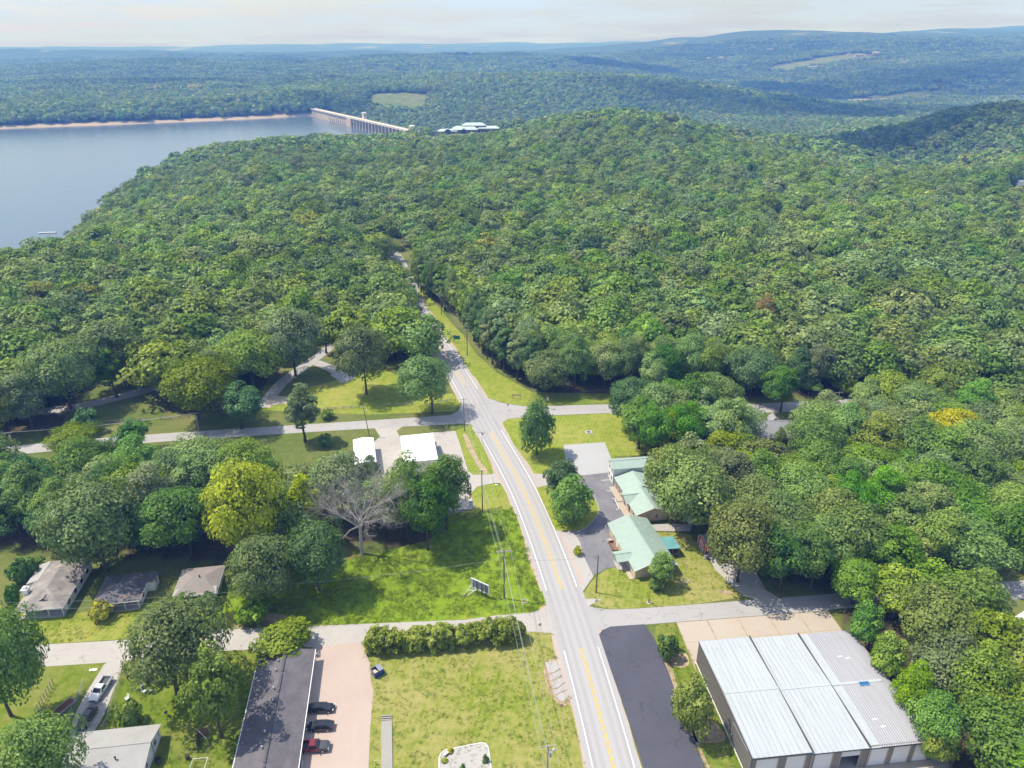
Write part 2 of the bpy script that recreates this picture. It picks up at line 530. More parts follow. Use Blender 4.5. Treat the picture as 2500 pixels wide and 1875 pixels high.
def spline(pts, step=4.0):
    out = []
    N = len(pts)
    for i in range(N - 1):
        p0 = pts[max(i - 1, 0)]; p1 = pts[i]; p2 = pts[i + 1]; p3 = pts[min(i + 2, N - 1)]
        k = max(2, int((p2 - p1).length / step))
        for j in range(k):
            t = j / k
            out.append(0.5 * ((2 * p1) + (p2 - p0) * t + (2 * p0 - 5 * p1 + 4 * p2 - p3) * t * t + (3 * p1 - p0 - 3 * p2 + p3) * t ** 3))
    out.append(pts[-1])
    # light smoothing
    for _ in range(6):
        out = [out[0]] + [(a + 2 * b + c) / 4 for a, b, c in zip(out[:-2], out[1:-1], out[2:])] + [out[-1]]
    return out

HC = spline(HWY)
_H = np.array([(p.x, p.y) for p in HC])
_T = np.gradient(_H, axis=0); _T /= np.linalg.norm(_T, axis=1)[:, None]
_N = np.stack([_T[:, 1], -_T[:, 0]], 1)          # to the right of travel (away from the camera)

def road_offset(x, y):
    """signed distance from the highway centre line, right positive"""
    x = np.asarray(x).ravel(); y = np.asarray(y).ravel()
    best = np.full(x.size, 1e9); sg = np.zeros(x.size)
    for s in range(0, x.size, 20000):
        e = slice(s, s + 20000)
        dx = x[e][:, None] - _H[None, :, 0]; dy = y[e][:, None] - _H[None, :, 1]
        d = np.hypot(dx, dy); i = d.argmin(1)
        r = np.arange(i.size)
        best[e] = d[r, i]; sg[e] = np.sign(dx[r, i] * _N[i, 0] + dy[r, i] * _N[i, 1])
    return best * sg

DAM_A, DAM_B = Vector((-150, 1273)), Vector((-477, 1832))

CLEARINGS = [  # open ground far out: polygons
    [(-432,585),(-362,598),(-376,700),(-440,705)], [(-185,1225),(-110,1225),(-95,1300),(-150,1320)],
    [(-150,1120),(-105,1040),(-15,1045),(30,1110),(60,1150),(40,1230),(-60,1250),(-150,1215)],          # visitor centre
    [(388,520),(415,478),(680,470),(680,680),(470,660),(400,610)],                            # yard by the right edge
    [(-385,1990),(-235,1985),(-222,2165),(-392,2165)],                                        # cleared bank behind the dam
    [(-1210,2700),(-1090,2690),(-1130,3050),(-1230,3000)],
    [(-860,1800),(-760,1830),(-760,1870),(-870,1850)], [(-700,1860),(-620,1880),(-640,1920),(-720,1910)],
    [(-560,3900),(-150,3880),(-100,4050),(-560,4050)], [(1180,2560),(1420,2560),(1400,2680),(1200,2680)],
    [(1255,2960),(1500,3020),(1700,3060),(1760,3200),(1690,3255),(1520,3190),(1400,3170),(1270,3080)], [(1250,2800),(1330,2790),(1400,2860),(1280,2880)],
    [(1500,4300),(2100,4400),(2000,4550),(1450,4450)], [(700,4700),(1300,4800),(1250,4950),(700,4850)],
    [(-900,2480),(-800,2480),(-800,2560),(-900,2560)],
]

def woods_mask(x, y, z):
    x = np.asarray(x, float); y = np.asarray(y, float)
    near = (y < 345) & (np.abs(x) < 420)
    m = np.zeros(x.shape, bool)
    for _, poly in NEAR_WOODS:
        m |= inside(x, y, poly)
    far = ~((y < 345))
    out = np.where(near, m, far & True)
    out |= (y < 345) & (np.abs(x) >= 420)
    out &= (z > -35.5) | (x > 250)
    out |= (z > -95) & (y > 1200) & (x > (DAM_A.x + (y - DAM_A.y) * (DAM_B.x - DAM_A.x) / (DAM_B.y - DAM_A.y) + 70)) & (z <= -35.5) & (x < 4000)
    ro = road_offset(x, y)
    lim_r = np.clip(17 - (y - 330) * 0.045, 5.5, 17)
    out &= ~((ro > -4.5) & (ro < lim_r) & (y < 900))
    for c in CLEARINGS:
        out &= ~inside(x, y, c)
    # keep the dam free
    ax, ay = DAM_A.x, DAM_A.y; bx, by = DAM_B.x, DAM_B.y
    L = math.hypot(bx - ax, by - ay)
    s = ((x - ax) * (bx - ax) + (y - ay) * (by - ay)) / L
    d = ((x - ax) * (by - ay) - (y - ay) * (bx - ax)) / L
    out &= ~((s > -25) & (s < L + 18) & (np.abs(d) < 60))
    return out

def build_terrain():
    na, nr = 420, 330
    th = np.linspace(math.radians(-64), math.radians(64), na)
    r = np.concatenate([[20.0], np.geomspace(45, 13400, nr - 1)])
    X = np.outer(r, np.sin(th)); Y = np.outer(r, np.cos(th)) - 60
    Z = terrain(X, Y)
    v = np.stack([X.ravel(), Y.ravel(), Z.ravel()], 1)
    i = np.arange((nr - 1) * (na - 1)); a = (i // (na - 1)) * na + i % (na - 1)
    f = np.stack([a, a + na, a + na + 1, a + 1], 1)
    me = bpy.data.meshes.new('ground')
    me.vertices.add(len(v)); me.vertices.foreach_set('co', v.ravel())
    me.loops.add(f.size); me.polygons.add(len(f))
    me.loops.foreach_set('vertex_index', f.ravel())
    me.polygons.foreach_set('loop_start', np.arange(0, f.size, 4))
    me.update(calc_edges=True)
    lit = woods_mask(X.ravel(), Y.ravel(), Z.ravel()).astype(np.float32)
    at = me.attributes.new('litter', 'FLOAT', 'POINT'); at.data.foreach_set('value', lit)
    me.polygons.foreach_set('use_smooth', np.ones(len(f), bool))
    t = NT('ground')
    g1 = t.noise(0.05, 5, 0.6); g2 = t.noise(0.6, 5, 0.65); g3 = t.noise(5, 3, 0.7)
    grass = t.mix(t.ramp(g2, [(0.3, 0.0), (0.7, 1.0)]), (0.085, 0.125, 0.022), (0.17, 0.20, 0.045))
    grass = t.mix(t.ramp(g1, [(0.45, 0.0), (0.68, 0.7)]), grass, (0.26, 0.235, 0.085))
    grass = t.mix(t.ramp(g3, [(0.3, 0.0), (0.8, 0.45)]), grass, (0.05, 0.075, 0.015))
    litter = t.mix(t.ramp(g2, [(0.3, 0.0), (0.7, 1.0)]), (0.055, 0.05, 0.025), (0.12, 0.095, 0.05))
    la = t.n('Attribute', attribute_name='litter').outputs['Fac']
    near = t.mix(la, grass, litter)
    # bare bank just above the lake, woods canopy colour far beyond the planted trees
    sp = t.n('SeparateXYZ'); t.l(t.coord(), sp.inputs[0])
    zz = t.math('ADD', sp.outputs['Z'], t.math('MULTIPLY', t.math('SUBTRACT', t.noise(0.03, 5, 0.6), 0.5), 5.0))
    bank = t.mix(t.noise(0.12, 5, 0.7), (0.30, 0.235, 0.165), (0.47, 0.39, 0.29))
    strat = t.n('TexWave', wave_type='BANDS', bands_direction='Z'); strat.inputs['Scale'].default_value = 0.35; strat.inputs['Distortion'].default_value = 3
    t.l(t.coord(), strat.inputs['Vector'])
    bank = t.mix(t.math('MULTIPLY', strat.outputs['Fac'], 0.35), bank, (0.28, 0.2, 0.12))
    kb = t.ramp(t.math('MULTIPLY', t.math('ADD', zz, 60.0), 0.02), [(0.475, 1.0), (0.51, 0.0)])
    lakeside = t.ramp(t.math('MULTIPLY', sp.outputs['Y'], 0.0005), [(0.99, 1.0), (1.0, 0.0)])
    kx = t.ramp(t.math('MULTIPLY', t.math('ADD', sp.outputs['X'], 1000.0), 0.0005), [(0.44, 1.0), (0.46, 0.0)])
    near = t.mix(t.math('MULTIPLY', t.math('MULTIPLY', kb, lakeside), kx), near, bank)
    fn = t.noise(0.0018, 6, 0.6); fn2 = t.noise(0.02, 4, 0.7)
    wood = t.mix(fn2, (0.020, 0.040, 0.010), (0.075, 0.110, 0.025))
    field = t.mix(t.ramp(fn, [(0.60, 0.0), (0.635, 1.0)]), wood, (0.20, 0.22, 0.08))
    kf = t.ramp(t.math('MULTIPLY', sp.outputs['Y'], 0.0001), [(0.50, 0.0), (0.60, 1.0)])
    t.color(t.mix(kf, near, field))
    t.bump(t.math('ADD', g3, t.noise(0.03, 3, 0.6)), 0.6, 0.3)
    t.rough(0.92, 0.12)
    o = link('ground', me, t.m)
    tag(o, 'rolling ground of grass, leaf litter and bare shore', kind='structure')
    return o

build_terrain()

# ---- water
def water_mat(name, deep, rough=0.08, s1=0.05, s2=0.4, bs=0.3):
    t = NT(name)
    t.color(deep)
    co = t.coord(scale=(1.0, 0.45, 1.0), rot=0.5)
    h = t.math('ADD', t.math('MULTIPLY', t.noise(s1, 4, 0.6, co), 0.7), t.math('MULTIPLY', t.noise(s2, 4, 0.65, co), 0.3))
    t.bump(h, bs, 0.9)
    return t.rough(rough, 0.5)

M['lake'] = water_mat('lake_water', (0.085, 0.120, 0.150), 0.17, 0.05, 0.35, 0.30)
lake = sheet('lake', [(-5200, -60), (-330, -60), (-260, 600), (-220, 1100), (-152, 1275), (-480, 1833), (-560, 1960), (-5200, 1960)], -40.0, M['lake'], 'grey blue lake held back by the dam')
M['river'] = water_mat('river_water', (0.05, 0.085, 0.125), 0.12)
rv = sheet('river', [(1255, 2960), (1500, 3020), (1700, 3060), (1760, 3200), (1690, 3255), (1520, 3190), (1400, 3170), (1270, 3080)], -71.5, M['river'], 'dark bend of the river in the far valley', 4)
M['sand'] = plain('river_sand', (0.42, 0.36, 0.29), 0.9, var=0.2, scale=0.05, obj=False)
sheet('sand_bar', [(1330, 2985), (1520, 3045), (1660, 3100), (1640, 3130), (1480, 3085), (1340, 3030)], -71.3, M['sand'], 'pale sand bar along the river bend', 4)
# ------------------------------------------------------------------ trees
def fast_mesh(name, v, f, mats, mat_idx=None, cv=None):
    """v (n,3), f (m,4)"""
    me = bpy.data.meshes.new(name)
    n = len(v); m, k = f.shape
    me.vertices.add(n); me.vertices.foreach_set('co', np.ascontiguousarray(v, np.float32).ravel())
    me.loops.add(m * k); me.polygons.add(m)
    me.loops.foreach_set('vertex_index', np.ascontiguousarray(f, np.int32).ravel())
    me.polygons.foreach_set('loop_start', np.arange(0, m * k, k, dtype=np.int32))
    for mt in mats: me.materials.append(mt)
    if mat_idx is not None: me.polygons.foreach_set('material_index', mat_idx.astype(np.int32))
    me.update(calc_edges=True)
    if cv is not None:
        a = me.attributes.new('cv', 'FLOAT', 'POINT'); a.data.foreach_set('value', cv.astype(np.float32))
    return me

def unit(n, rng):
    d = rng.normal(size=(n, 3)); return d / np.linalg.norm(d, axis=1)[:, None]

def leaves_for(lob_c, lob_r, lob_cv, nleaf, size, rng, center, flat=0.8, spread=0.75):
    """leaf-sized bent quads spread over clumps; returns v, f, cv"""
    w = lob_r ** 2; pick = rng.choice(len(lob_c), nleaf, p=w / w.sum())
    c = lob_c[pick]; r = lob_r[pick]
    out = c - center; out /= np.linalg.norm(out, axis=1)[:, None] + 1e-6
    d = unit(nleaf, rng) + out * 0.55 + np.array([0, 0, 0.35]); d /= np.linalg.norm(d, axis=1)[:, None]
    rad = r * (1.0 - rng.random(nleaf) ** 2.2 * (1 - spread) * 1.6)
    p = c + d * rad[:, None] * np.array([1, 1, flat])
    nrm = d * 0.75 + out * 0.45 + rng.normal(size=(nleaf, 3)) * 0.36 + np.array([0, 0, 0.25]); nrm /= np.linalg.norm(nrm, axis=1)[:, None]
    a = np.cross(nrm, unit(nleaf, rng)); a /= np.linalg.norm(a, axis=1)[:, None] + 1e-9
    b = np.cross(nrm, a)
    s = size * (0.6 + 0.8 * rng.random(nleaf))
    s1 = s * (0.42 + 0.2 * rng.random(nleaf)); s2 = s * (0.5 + 0.25 * rng.random(nleaf))
    sag = s * 0.16
    v = np.empty((nleaf, 4, 3))
    v[:, 0] = p - b * s2[:, None] - nrm * sag[:, None]
    v[:, 1] = p + a * s1[:, None] + b * (s * rng.normal(size=nleaf) * 0.12)[:, None]
    v[:, 2] = p + b * s2[:, None] - nrm * sag[:, None]
    v[:, 3] = p - a * s1[:, None] + b * (s * rng.normal(size=nleaf) * 0.12)[:, None]
    f = np.arange(nleaf * 4).reshape(nleaf, 4)
    cv = np.clip(lob_cv[pick] + rng.normal(size=nleaf) * 0.17, 0, 1)
    return v.reshape(-1, 3), f, np.repeat(cv, 4)

def crown_lobes(rng, H, R, base, nl, shape):
    """clump centres on a crown of half-height hz and radius R"""
    hz = (H - base) / 2; zc = base + hz
    k = np.arange(nl) + 0.5
    ph = np.arccos(1 - 2 * k / nl * 0.93); tt = math.pi * (1 + 5 ** 0.5) * k + rng.random() * 6
    d = np.stack([np.cos(tt) * np.sin(ph), np.sin(tt) * np.sin(ph), np.cos(ph)], 1)
    d += rng.normal(size=d.shape) * 0.13
    sc = 0.60 + 0.22 * rng.random(nl)
    if shape == 'spread': prof = 1.0 - 0.30 * np.clip(-d[:, 2], 0, 1)
    elif shape == 'egg': prof = 1.0 - 0.45 * np.clip(d[:, 2], 0, 1)
    elif shape == 'column': prof = np.ones(nl)
    else: prof = 1.0 - 0.12 * np.clip(d[:, 2], 0, 1)
    c = d * sc[:, None] * np.stack([R * prof, R * prof, np.full(nl, hz)], 1)
    # lopsided crown
    ang = rng.random() * 6.28
    c[:, :2] *= 1 + 0.16 * np.cos(np.arctan2(c[:, 1], c[:, 0]) * 2 + ang)[:, None]
    c[:, 2] += zc
    r = R * (0.26 + 0.17 * rng.random(nl)) * (1.25 if nl < 22 else 1.0)
    ni = max(4, nl // 6)
    ci = unit(ni, rng) * np.array([R, R, hz]) * 0.32; ci[:, 2] += zc
    c = np.concatenate([c, ci]); r = np.concatenate([r, np.full(ni, R * 0.4)])
    cv = np.clip(rng.normal(size=len(c)) * 0.16 + 0.45, 0.05, 0.95)
    return c, r, cv, np.array([0, 0, zc - hz * 0.25])

def limb_geo(rng, H, R, base, n_limb=6, r0=0.34, lean=0.0):
    mb = MB()
    pts = [Vector((0, 0, -0.3)), Vector((rng.normal() * 0.08, rng.normal() * 0.08, base * 0.5)), Vector((lean, rng.normal() * 0.2, base + 0.6)), Vector((lean * 1.5 + rng.normal() * 0.3, rng.normal() * 0.3, base + (H - base) * 0.55))]
    rr = [r0 * 1.35, r0 * 0.92, r0 * 0.72, r0 * 0.2]
    for k in range(3):
        mb.cyl(pts[k], pts[k + 1], rr[k], rr[k + 1], 8, k == 0)
    for k in range(n_limb):
        a = k * 2.4 + rng.random() * 0.8
        s = pts[2].lerp(pts[3], rng.random() * 0.7)
        e = s + Vector((math.cos(a), math.sin(a), 0.35 + rng.random() * 0.7)) * R * (0.5 + 0.3 * rng.random())
        m = s.lerp(e, 0.5) + Vector((0, 0, -0.3))
        mb.cyl(s, m, r0 * 0.42, r0 * 0.26, 6, False); mb.cyl(m, e, r0 * 0.26, r0 * 0.07, 6, False)
    return mb

TREE_KINDS = {}
def make_kind(key, seed, H, R, base, nl, nleaf, size, shape, flat=0.8, r0=0.34):
    rng = np.random.default_rng(seed)
    c, r, cv, cen = crown_lobes(rng, H, R, base, nl, shape)
    v, f, a = leaves_for(c, r, cv, nleaf, size, rng, cen, flat)
    crown = fast_mesh('crown_' + key, v, f, [M['leaf']], cv=a)
    trunk = limb_geo(rng, H, R, base, r0=r0).mesh('trunk_' + key)
    trunk.materials.append(M['bark'])
    TREE_KINDS[key] = (crown, trunk, H, R)

for k in range(6):
    make_kind(f'broad{k}', 100 + k, 17.5 + k % 3, 5.9 + 0.4 * (k % 4), 4.0, 46, 6600, 0.39, ('round', 'spread', 'egg')[k % 3])
make_kind('wide0', 201, 17.0, 8.6, 4.4, 80, 12000, 0.41, 'spread', 0.7)
make_kind('wide1', 202, 18.0, 7.8, 4.0, 68, 10500, 0.41, 'round', 0.75)
make_kind('narrow0', 203, 17.5, 3.6, 3.0, 40, 3600, 0.44, 'egg')
make_kind('narrow1', 204, 16.5, 3.2, 2.0, 36, 3200, 0.44, 'column')
make_kind('ball0', 205, 9.0, 4.1, 1.0, 60, 4600, 0.40, 'round', 0.9, 0.22)
make_kind('ball1', 206, 8.5, 4.4, 0.8, 70, 4800, 0.39, 'round', 0.9, 0.22)
make_kind('open0', 207, 15.5, 5.6, 3.4, 34, 4200, 0.46, 'round')
make_kind('bush0', 208, 3.0, 1.9, 0.1, 22, 1100, 0.32, 'round', 0.85, 0.07)
make_kind('bush1', 209, 2.6, 2.2, 0.1, 26, 1300, 0.32, 'spread', 0.8, 0.07)

TREES = []   # every individually modelled tree: (distance, root)
def tree(key, x, y, z, h=None, r=None, leaf=None, rot=None, label=None, group=None, name='broadleaf_tree', cat='tree', bark=None):
    crown, trunk, H, R = TREE_KINDS[key]
    root = empty(name, (x, y, z), random.random() * 6.28 if rot is None else rot)
    sz = (h or H) / H; sx = (r or R * sz) / R
    root.scale = (sx, sx, sz)
    c = link('crown', crown, None, root); t_ = link('trunk', trunk, None, root)
    if name == 'shrub': t_.name = 'stem'
    if leaf:
        c.material_slots[0].link = 'OBJECT'; c.material_slots[0].material = M[leaf]
    tag(root, label, cat, group)
    return root

def tree_px(key, cx, base_py, top_py, w_px, leaf=None, label=None, group=None, name='broadleaf_tree', base_px=None, cat='tree'):
    g = G(base_px if base_px is not None else cx, base_py)
    h = height_px(cx, base_py, top_py) * 0.985
    sc = scale_at(cx, base_py)
    r = w_px * sc / 2 * 0.93
    return tree(key, g.x, g.y, 0, h, r, leaf, label=label, group=group, name=name, cat=cat)
# ---- hand-placed trees: (kind, crown centre px, base py, top py, width px, leaf, base px or None, label)
HAND = [
 ('wide1', 1033, 1009, 867, 140, 'leaf_bright', 1056, 'bright green spreading tree on the grass corner beside the highway crossing'),
 ('wide1', 880, 962, 792, 140, 'leaf_grey', 895, 'tall grey green oak with long trunk, left of the bright corner tree'),
 ('wide1', 714, 918, 748, 150, 'leaf_grey', 722, 'dark domed oak with straight trunk beside the fork of the park lane'),
 ('narrow0', 735, 1078, 925, 84, 'leaf_grey', 745, 'slim upright tree on the verge at the end of the rail fence'),
 ('open0', 322, 1108, 1027, 84, 'leaf_deep', 322, 'small dark green tree standing at the edge of the side street'),
 ('wide0', 176, 1106, 1046, 136, 'leaf_lime', 176, 'low broad lime green tree beside the street pole with two wire runs'),
 ('bush0', 206, 1056, 1000, 64, 'leaf_deep', 206, 'rounded dark bush under the wires above the low lime tree'),
 ('wide0', 148, 999, 828, 190, 'leaf_grey', 175, 'wide park tree with leaning trunk beside the gravel lane'),
 ('broad0', 262, 942, 775, 150, 'leaf_grey', 309, 'tall park tree whose bare trunk stands behind the leaning sapling'),
 ('narrow0', 262, 970, 844, 66, 'leaf_bright', 285, 'leaning bright green sapling on the lawn by the park lane'),
 ('wide0', 488, 1023, 877, 196, 'leaf_lime', 484, 'wide tree with yellowish crown top standing over the rail fence'),
 ('broad1', 592, 1047, 938, 118, 'leaf_deep', 590, 'dark green tree beside the concrete park pad'),
 ('broad3', 610, 950, 800, 150, 'leaf', 620, 'green tree over the park lane, left of the domed oak'),
 ('narrow1', 800, 862, 760, 62, 'leaf', 797, 'thin tree with bare stem at the far fork of the park lane'),
 ('wide0', 215, 1396, 1187, 236, 'leaf_grey', 262, 'huge grey green tree overhanging the roof of the long cottage'),
 ('wide1', 425, 1352, 1195, 175, 'leaf_deep', 470, 'dark green tree shading the lawn behind the two square cottages'),
 ('wide1', 598, 1385, 1122, 192, 'leaf_yellow', 610, 'large yellow green tree, the biggest yellow crown near the cottages'),
 ('narrow0', 738, 1330, 1145, 88, 'leaf_yellow', 745, 'smaller yellow tree between the big yellow one and the dead tree'),
 ('wide1', 640, 1478, 1310, 168, 'leaf_grey', 640, 'bushy tree right beside the end cottage and the leaning street pole'),
 ('wide0', 772, 1442, 1278, 160, 'leaf_deep', 780, 'rounded dark tree at the near left edge of the bright mown lawn'),
 ('broad4', 1045, 1342, 1160, 130, 'leaf_deep', 1045, 'vine covered dark tree casting its shade on the bright lawn, nearest the dead tree'),
 ('broad0', 1092, 1292, 1102, 112, 'leaf_deep', 1092, 'tall dark tree at the edge of the white building parking lot'),
 ('broad2', 990, 1300, 1105, 120, 'leaf_bright', 992, 'green tree in front of the larger white roof'),
 ('broad5', 905, 1240, 1105, 70, 'leaf', 905, 'slender tree between the two white roofs'),
 ('wide1', 433, 1690, 1472, 240, 'leaf_grey', 433, 'large grey green tree overhanging the pale side street'),
 ('open0', 526, 1800, 1588, 140, 'leaf_lime', 542, 'yellowish green tree beside the long dark shingle roof'),
 ('wide0', 34, 1748, 1497, 190, 'leaf_grey', 28, 'leafy tree cut by the left edge beside the fenced garden'),
 ('wide1', 88, 1975, 1766, 205, 'leaf_lime', 92, 'sunlit tree in the bottom left corner beside the pale roofed house'),
 ('ball1', 1310, 1110, 984, 90, 'leaf_bright', 1310, 'dense egg shaped tree alone on the lawn right of the crossing'),
 ('ball0', 1373, 1205, 1127, 86, 'leaf_deep', 1372, 'darker rounded tree on the parking island, behind its round neighbour'),
 ('ball1', 1394, 1270, 1172, 108, 'leaf_bright', 1394, 'bright rounded tree on the curved island by the motel parking lot'),
 ('open0', 1618, 1428, 1352, 72, 'leaf_bright', 1620, 'small leafy tree at the gable end of the green roofed office'),
 ('wide1', 1812, 1420, 1226, 186, 'leaf_lime', 1800, 'big olive green tree with dark trunk beside the red barn shed'),
 ('wide0', 1680, 1300, 1118, 205, 'leaf', 1690, 'broad tree leaning over the green motel roof'),
 ('wide1', 1640, 1245, 1085, 150, 'leaf', 1655, 'tree right behind the middle of the motel row'),
 ('wide1', 1545, 1048, 920, 132, 'leaf_deep', 1549, 'dark tree standing at the corner of the lawn above the motel'),
 ('broad1', 1600, 1125, 985, 98, 'leaf_bright', 1600, 'green tree at the wood edge just above the far motel roof'),
 ('wide1', 2326, 1136, 996, 134, 'leaf_yellow', 2326, 'bright yellow crowned tree standing out of the woods right of the grey house'),
 ('broad2', 1865, 832, 716, 72, 'leaf_gold', 1865, 'golden orange tree alone in the dark forest'),
 ('broad0', 98, 780, 682, 84, 'leaf_yellow', 98, 'yellow green tree by the lake edge of the woods, upper left'),
 ('broad3', 1905, 1120, 1040, 34, 'leaf', 1906, 'young tree poking up in front of the grey shingled house'),
 ('broad1', 1900, 1444, 1288, 130, 'leaf_deep', 1902, 'dark green tree at the street, right of the gravel drive'),
 ('broad4', 1975, 1442, 1282, 125, 'leaf_deep', 1978, 'second dark green tree at the street, left of the concrete apron end'),
 ('open0', 2118, 1588, 1478, 90, 'leaf_bright', 2118, 'small bright tree hugging the far right corner of the warehouse'),
 ('open0', 2172, 1668, 1556, 95, 'leaf', 2172, 'small tree hugging the warehouse side, second from its far corner'),
 ('broad2', 2232, 1752, 1620, 110, 'leaf_lime', 2232, 'yellowish tree hugging the middle of the warehouse side'),
 ('broad5', 2290, 1850, 1690, 130, 'leaf_bright', 2298, 'bright tree overhanging the right end of the warehouse doors'),
 ('open0', 1785, 1020, 940, 80, 'leaf_lime', 1790, 'lime green tree beside the side street above the grey house'),
 ('broad0', 1905, 1005, 890, 96, 'leaf_bright', 1905, 'bright tree in front of the street behind the grey house'),
 ('open0', 2290, 1520, 1385, 150, 'leaf_bright', 2290, 'bright green tree behind the far corner of the metal warehouse'),
 ('wide1', 2090, 1475, 1370, 130, 'leaf_bright', 2080, 'sunlit tree at the end of the concrete apron'),
 ('open0', 2290, 1875, 1760, 90, 'leaf_lime', 2320, 'young tree leaning over the corrugated warehouse roof corner'),
]
HAND_POS = []
for (k, cx, b, tp, w, lf, bx, lab) in HAND:
    g = G(bx, b)
    h = height_px(cx, b, tp) * 0.97
    sc = scale_at(cx, b)
    rr_ = w * sc / 2 * 0.90
    o = tree(k, g.x, g.y, 0, h, rr_, lf if lf != 'leaf' else None, rot=0.0, label=lab, group='single trees round the village', name='shrub' if k.startswith('bush') else 'broadleaf_tree', cat='shrub' if k.startswith('bush') else 'tree')
    # crown sits where it is seen, off the trunk if the tree is lopsided
    zc_ = h * 0.6
    w_ = g.y * CP + (CAM_H - zc_) * SP
    dx = max(-3.2, min(3.2, (cx - 1250) / FPX * w_ - g.x))
    o.children[0].location.x = dx / o.scale.x
    HAND_POS.append((g.x + dx, g.y, w * sc / 2))

# shrubs
for (k, cx, b, tp, w, lf, lab) in [
 ('bush0', 1626, 1606, 1556, 52, 'leaf_bright', 'rounded green shrub beside the fresh asphalt, nearer the apron'),
 ('ball0', 1682, 1786, 1666, 100, 'leaf_lime', 'large leafy shrub between the fresh asphalt and the warehouse wall'),
 ('bush1', 250, 1509, 1476, 62, 'leaf_yellow', 'clipped yellow green shrub in front of the dark roofed cottage'),
 ('bush1', 447, 1476, 1450, 40, 'leaf_bright', 'small shrub at the porch of the brown roofed cottage, left one'),
 ('bush0', 512, 1482, 1450, 48, 'leaf_deep', 'dark shrub at the porch of the brown roofed cottage, right one'),
 ('bush1', 62, 1418, 1370, 70, 'leaf_deep', 'overgrown bush against the long cottage, behind its chimney'),
 ('bush0', 92, 1395, 1365, 44, 'leaf_bright', 'green bush against the rear wall of the long cottage'),
 ('bush1', 38, 1480, 1435, 40, 'leaf_deep', 'dark bush in front of the white chimney'),
 ('ball0', 700, 1592, 1538, 140, 'leaf_lime', 'spreading lime green bush at the street end of the long dark roof'),
 ('bush1', 620, 1510, 1468, 100, 'leaf_lime', 'weedy bush round the foot of the leaning street pole'),
 ('bush0', 800, 1022, 1002, 34, 'leaf_lime', 'little bush behind the rail fence'),
 ('bush0', 796, 1090, 1062, 34, 'leaf_deep', 'small dark shrub on the verge by the smaller white roof'),
 ('bush1', 1602, 1436, 1410, 50, 'leaf_grey', 'grey green shrub under the small tree at the office gable'),
 ('bush1', 322, 1766, 1722, 64, 'leaf_lime', 'sprawling vine patch on the lawn behind the pale roofed house'),
 ('bush0', 1410, 1354, 1336, 22, 'leaf_yellow', 'flowering shrub in the little bed in the parking entrance'),
 ('bush1', 1640, 1585, 1556, 30, 'leaf_deep', 'low dark juniper beside the apron corner'),
]:
    o = tree_px(k, cx, b, tp, w, lf if lf != 'leaf' else None, label=lab, group='shrubs and bushes', name='shrub', cat='shrub')

# ---- woods near the village: planted one by one
LABELS = {
 'left': ('tree packed into the small wood between the two left side streets', 'trees of the wood left of the highway'),
 'right': ('tree packed into the wood right of the motel and warehouse', 'trees of the wood right of the motel'),
 'park': ('tree of the park woods left of the highway, beyond the fence', 'trees of the park woods'),
 'north': ('tree of the big forest right of the highway, beyond the side street', 'trees of the forest beyond the side street'),
}
KEEP_OUT = [(G(884, 1352), 9), (G(860, 1400), 6), (G(930, 1345), 6), (G(1890, 1100), 12), (G(1888, 1155), 9), (G(2490, 1500), 9), (G(2475, 1530), 7), (G(2490, 1445), 9), (G(1810, 1040), 7), (G(2015, 1020), 6), (G(2035, 1055), 5), (G(1890, 1060), 11), (G(885, 1110), 8), (G(1010, 1100), 15), (G(1720, 1330), 7), (G(1640, 1262), 6),
            (G(1560, 1150), 12), (G(1590, 1230), 12), (G(2395, 990), 10), (G(2395, 965), 8), (G(2345, 1440), 3), (G(1840, 1400), 4), (G(300, 1350), 6), (G(520, 1310), 7), (G(330,900),6), (G(640, 1000), 7), (G(690, 900), 6), (G(660, 950), 6), (G(790, 880), 8), (G(2020, 985), 5), (G(2230, 960), 5)]
STREET_N = [(G(a, b)) for a, b in [(1349, 1003), (1491, 998), (1775, 1000), (1852, 996), (1966, 991), (2068, 986), (2230, 968), (2500, 945), (3000, 920)]]
STREET_S = [(G(a, b)) for a, b in [(2007, 1470), (2130, 1460), (2300, 1450), (2480, 1442), (2700, 1440)]]
PARK_LANE = [(G(a, b)) for a, b in [(150, 1000), (230, 985), (330, 960), (390, 945)]]
PARK_FORK = [(G(a, b)) for a, b in [(650, 985), (690, 930), (730, 905), (765, 880), (800, 855), (830, 830)]]
def near_line(x, y, line, d):
    for a, b in zip(line[:-1], line[1:]):
        ab = b - a; t = max(0, min(1, ((x - a.x) * ab.x + (y - a.y) * ab.y) / ab.length_squared))
        if math.hypot(x - a.x - ab.x * t, y - a.y - ab.y * t) < d: return True
    return False

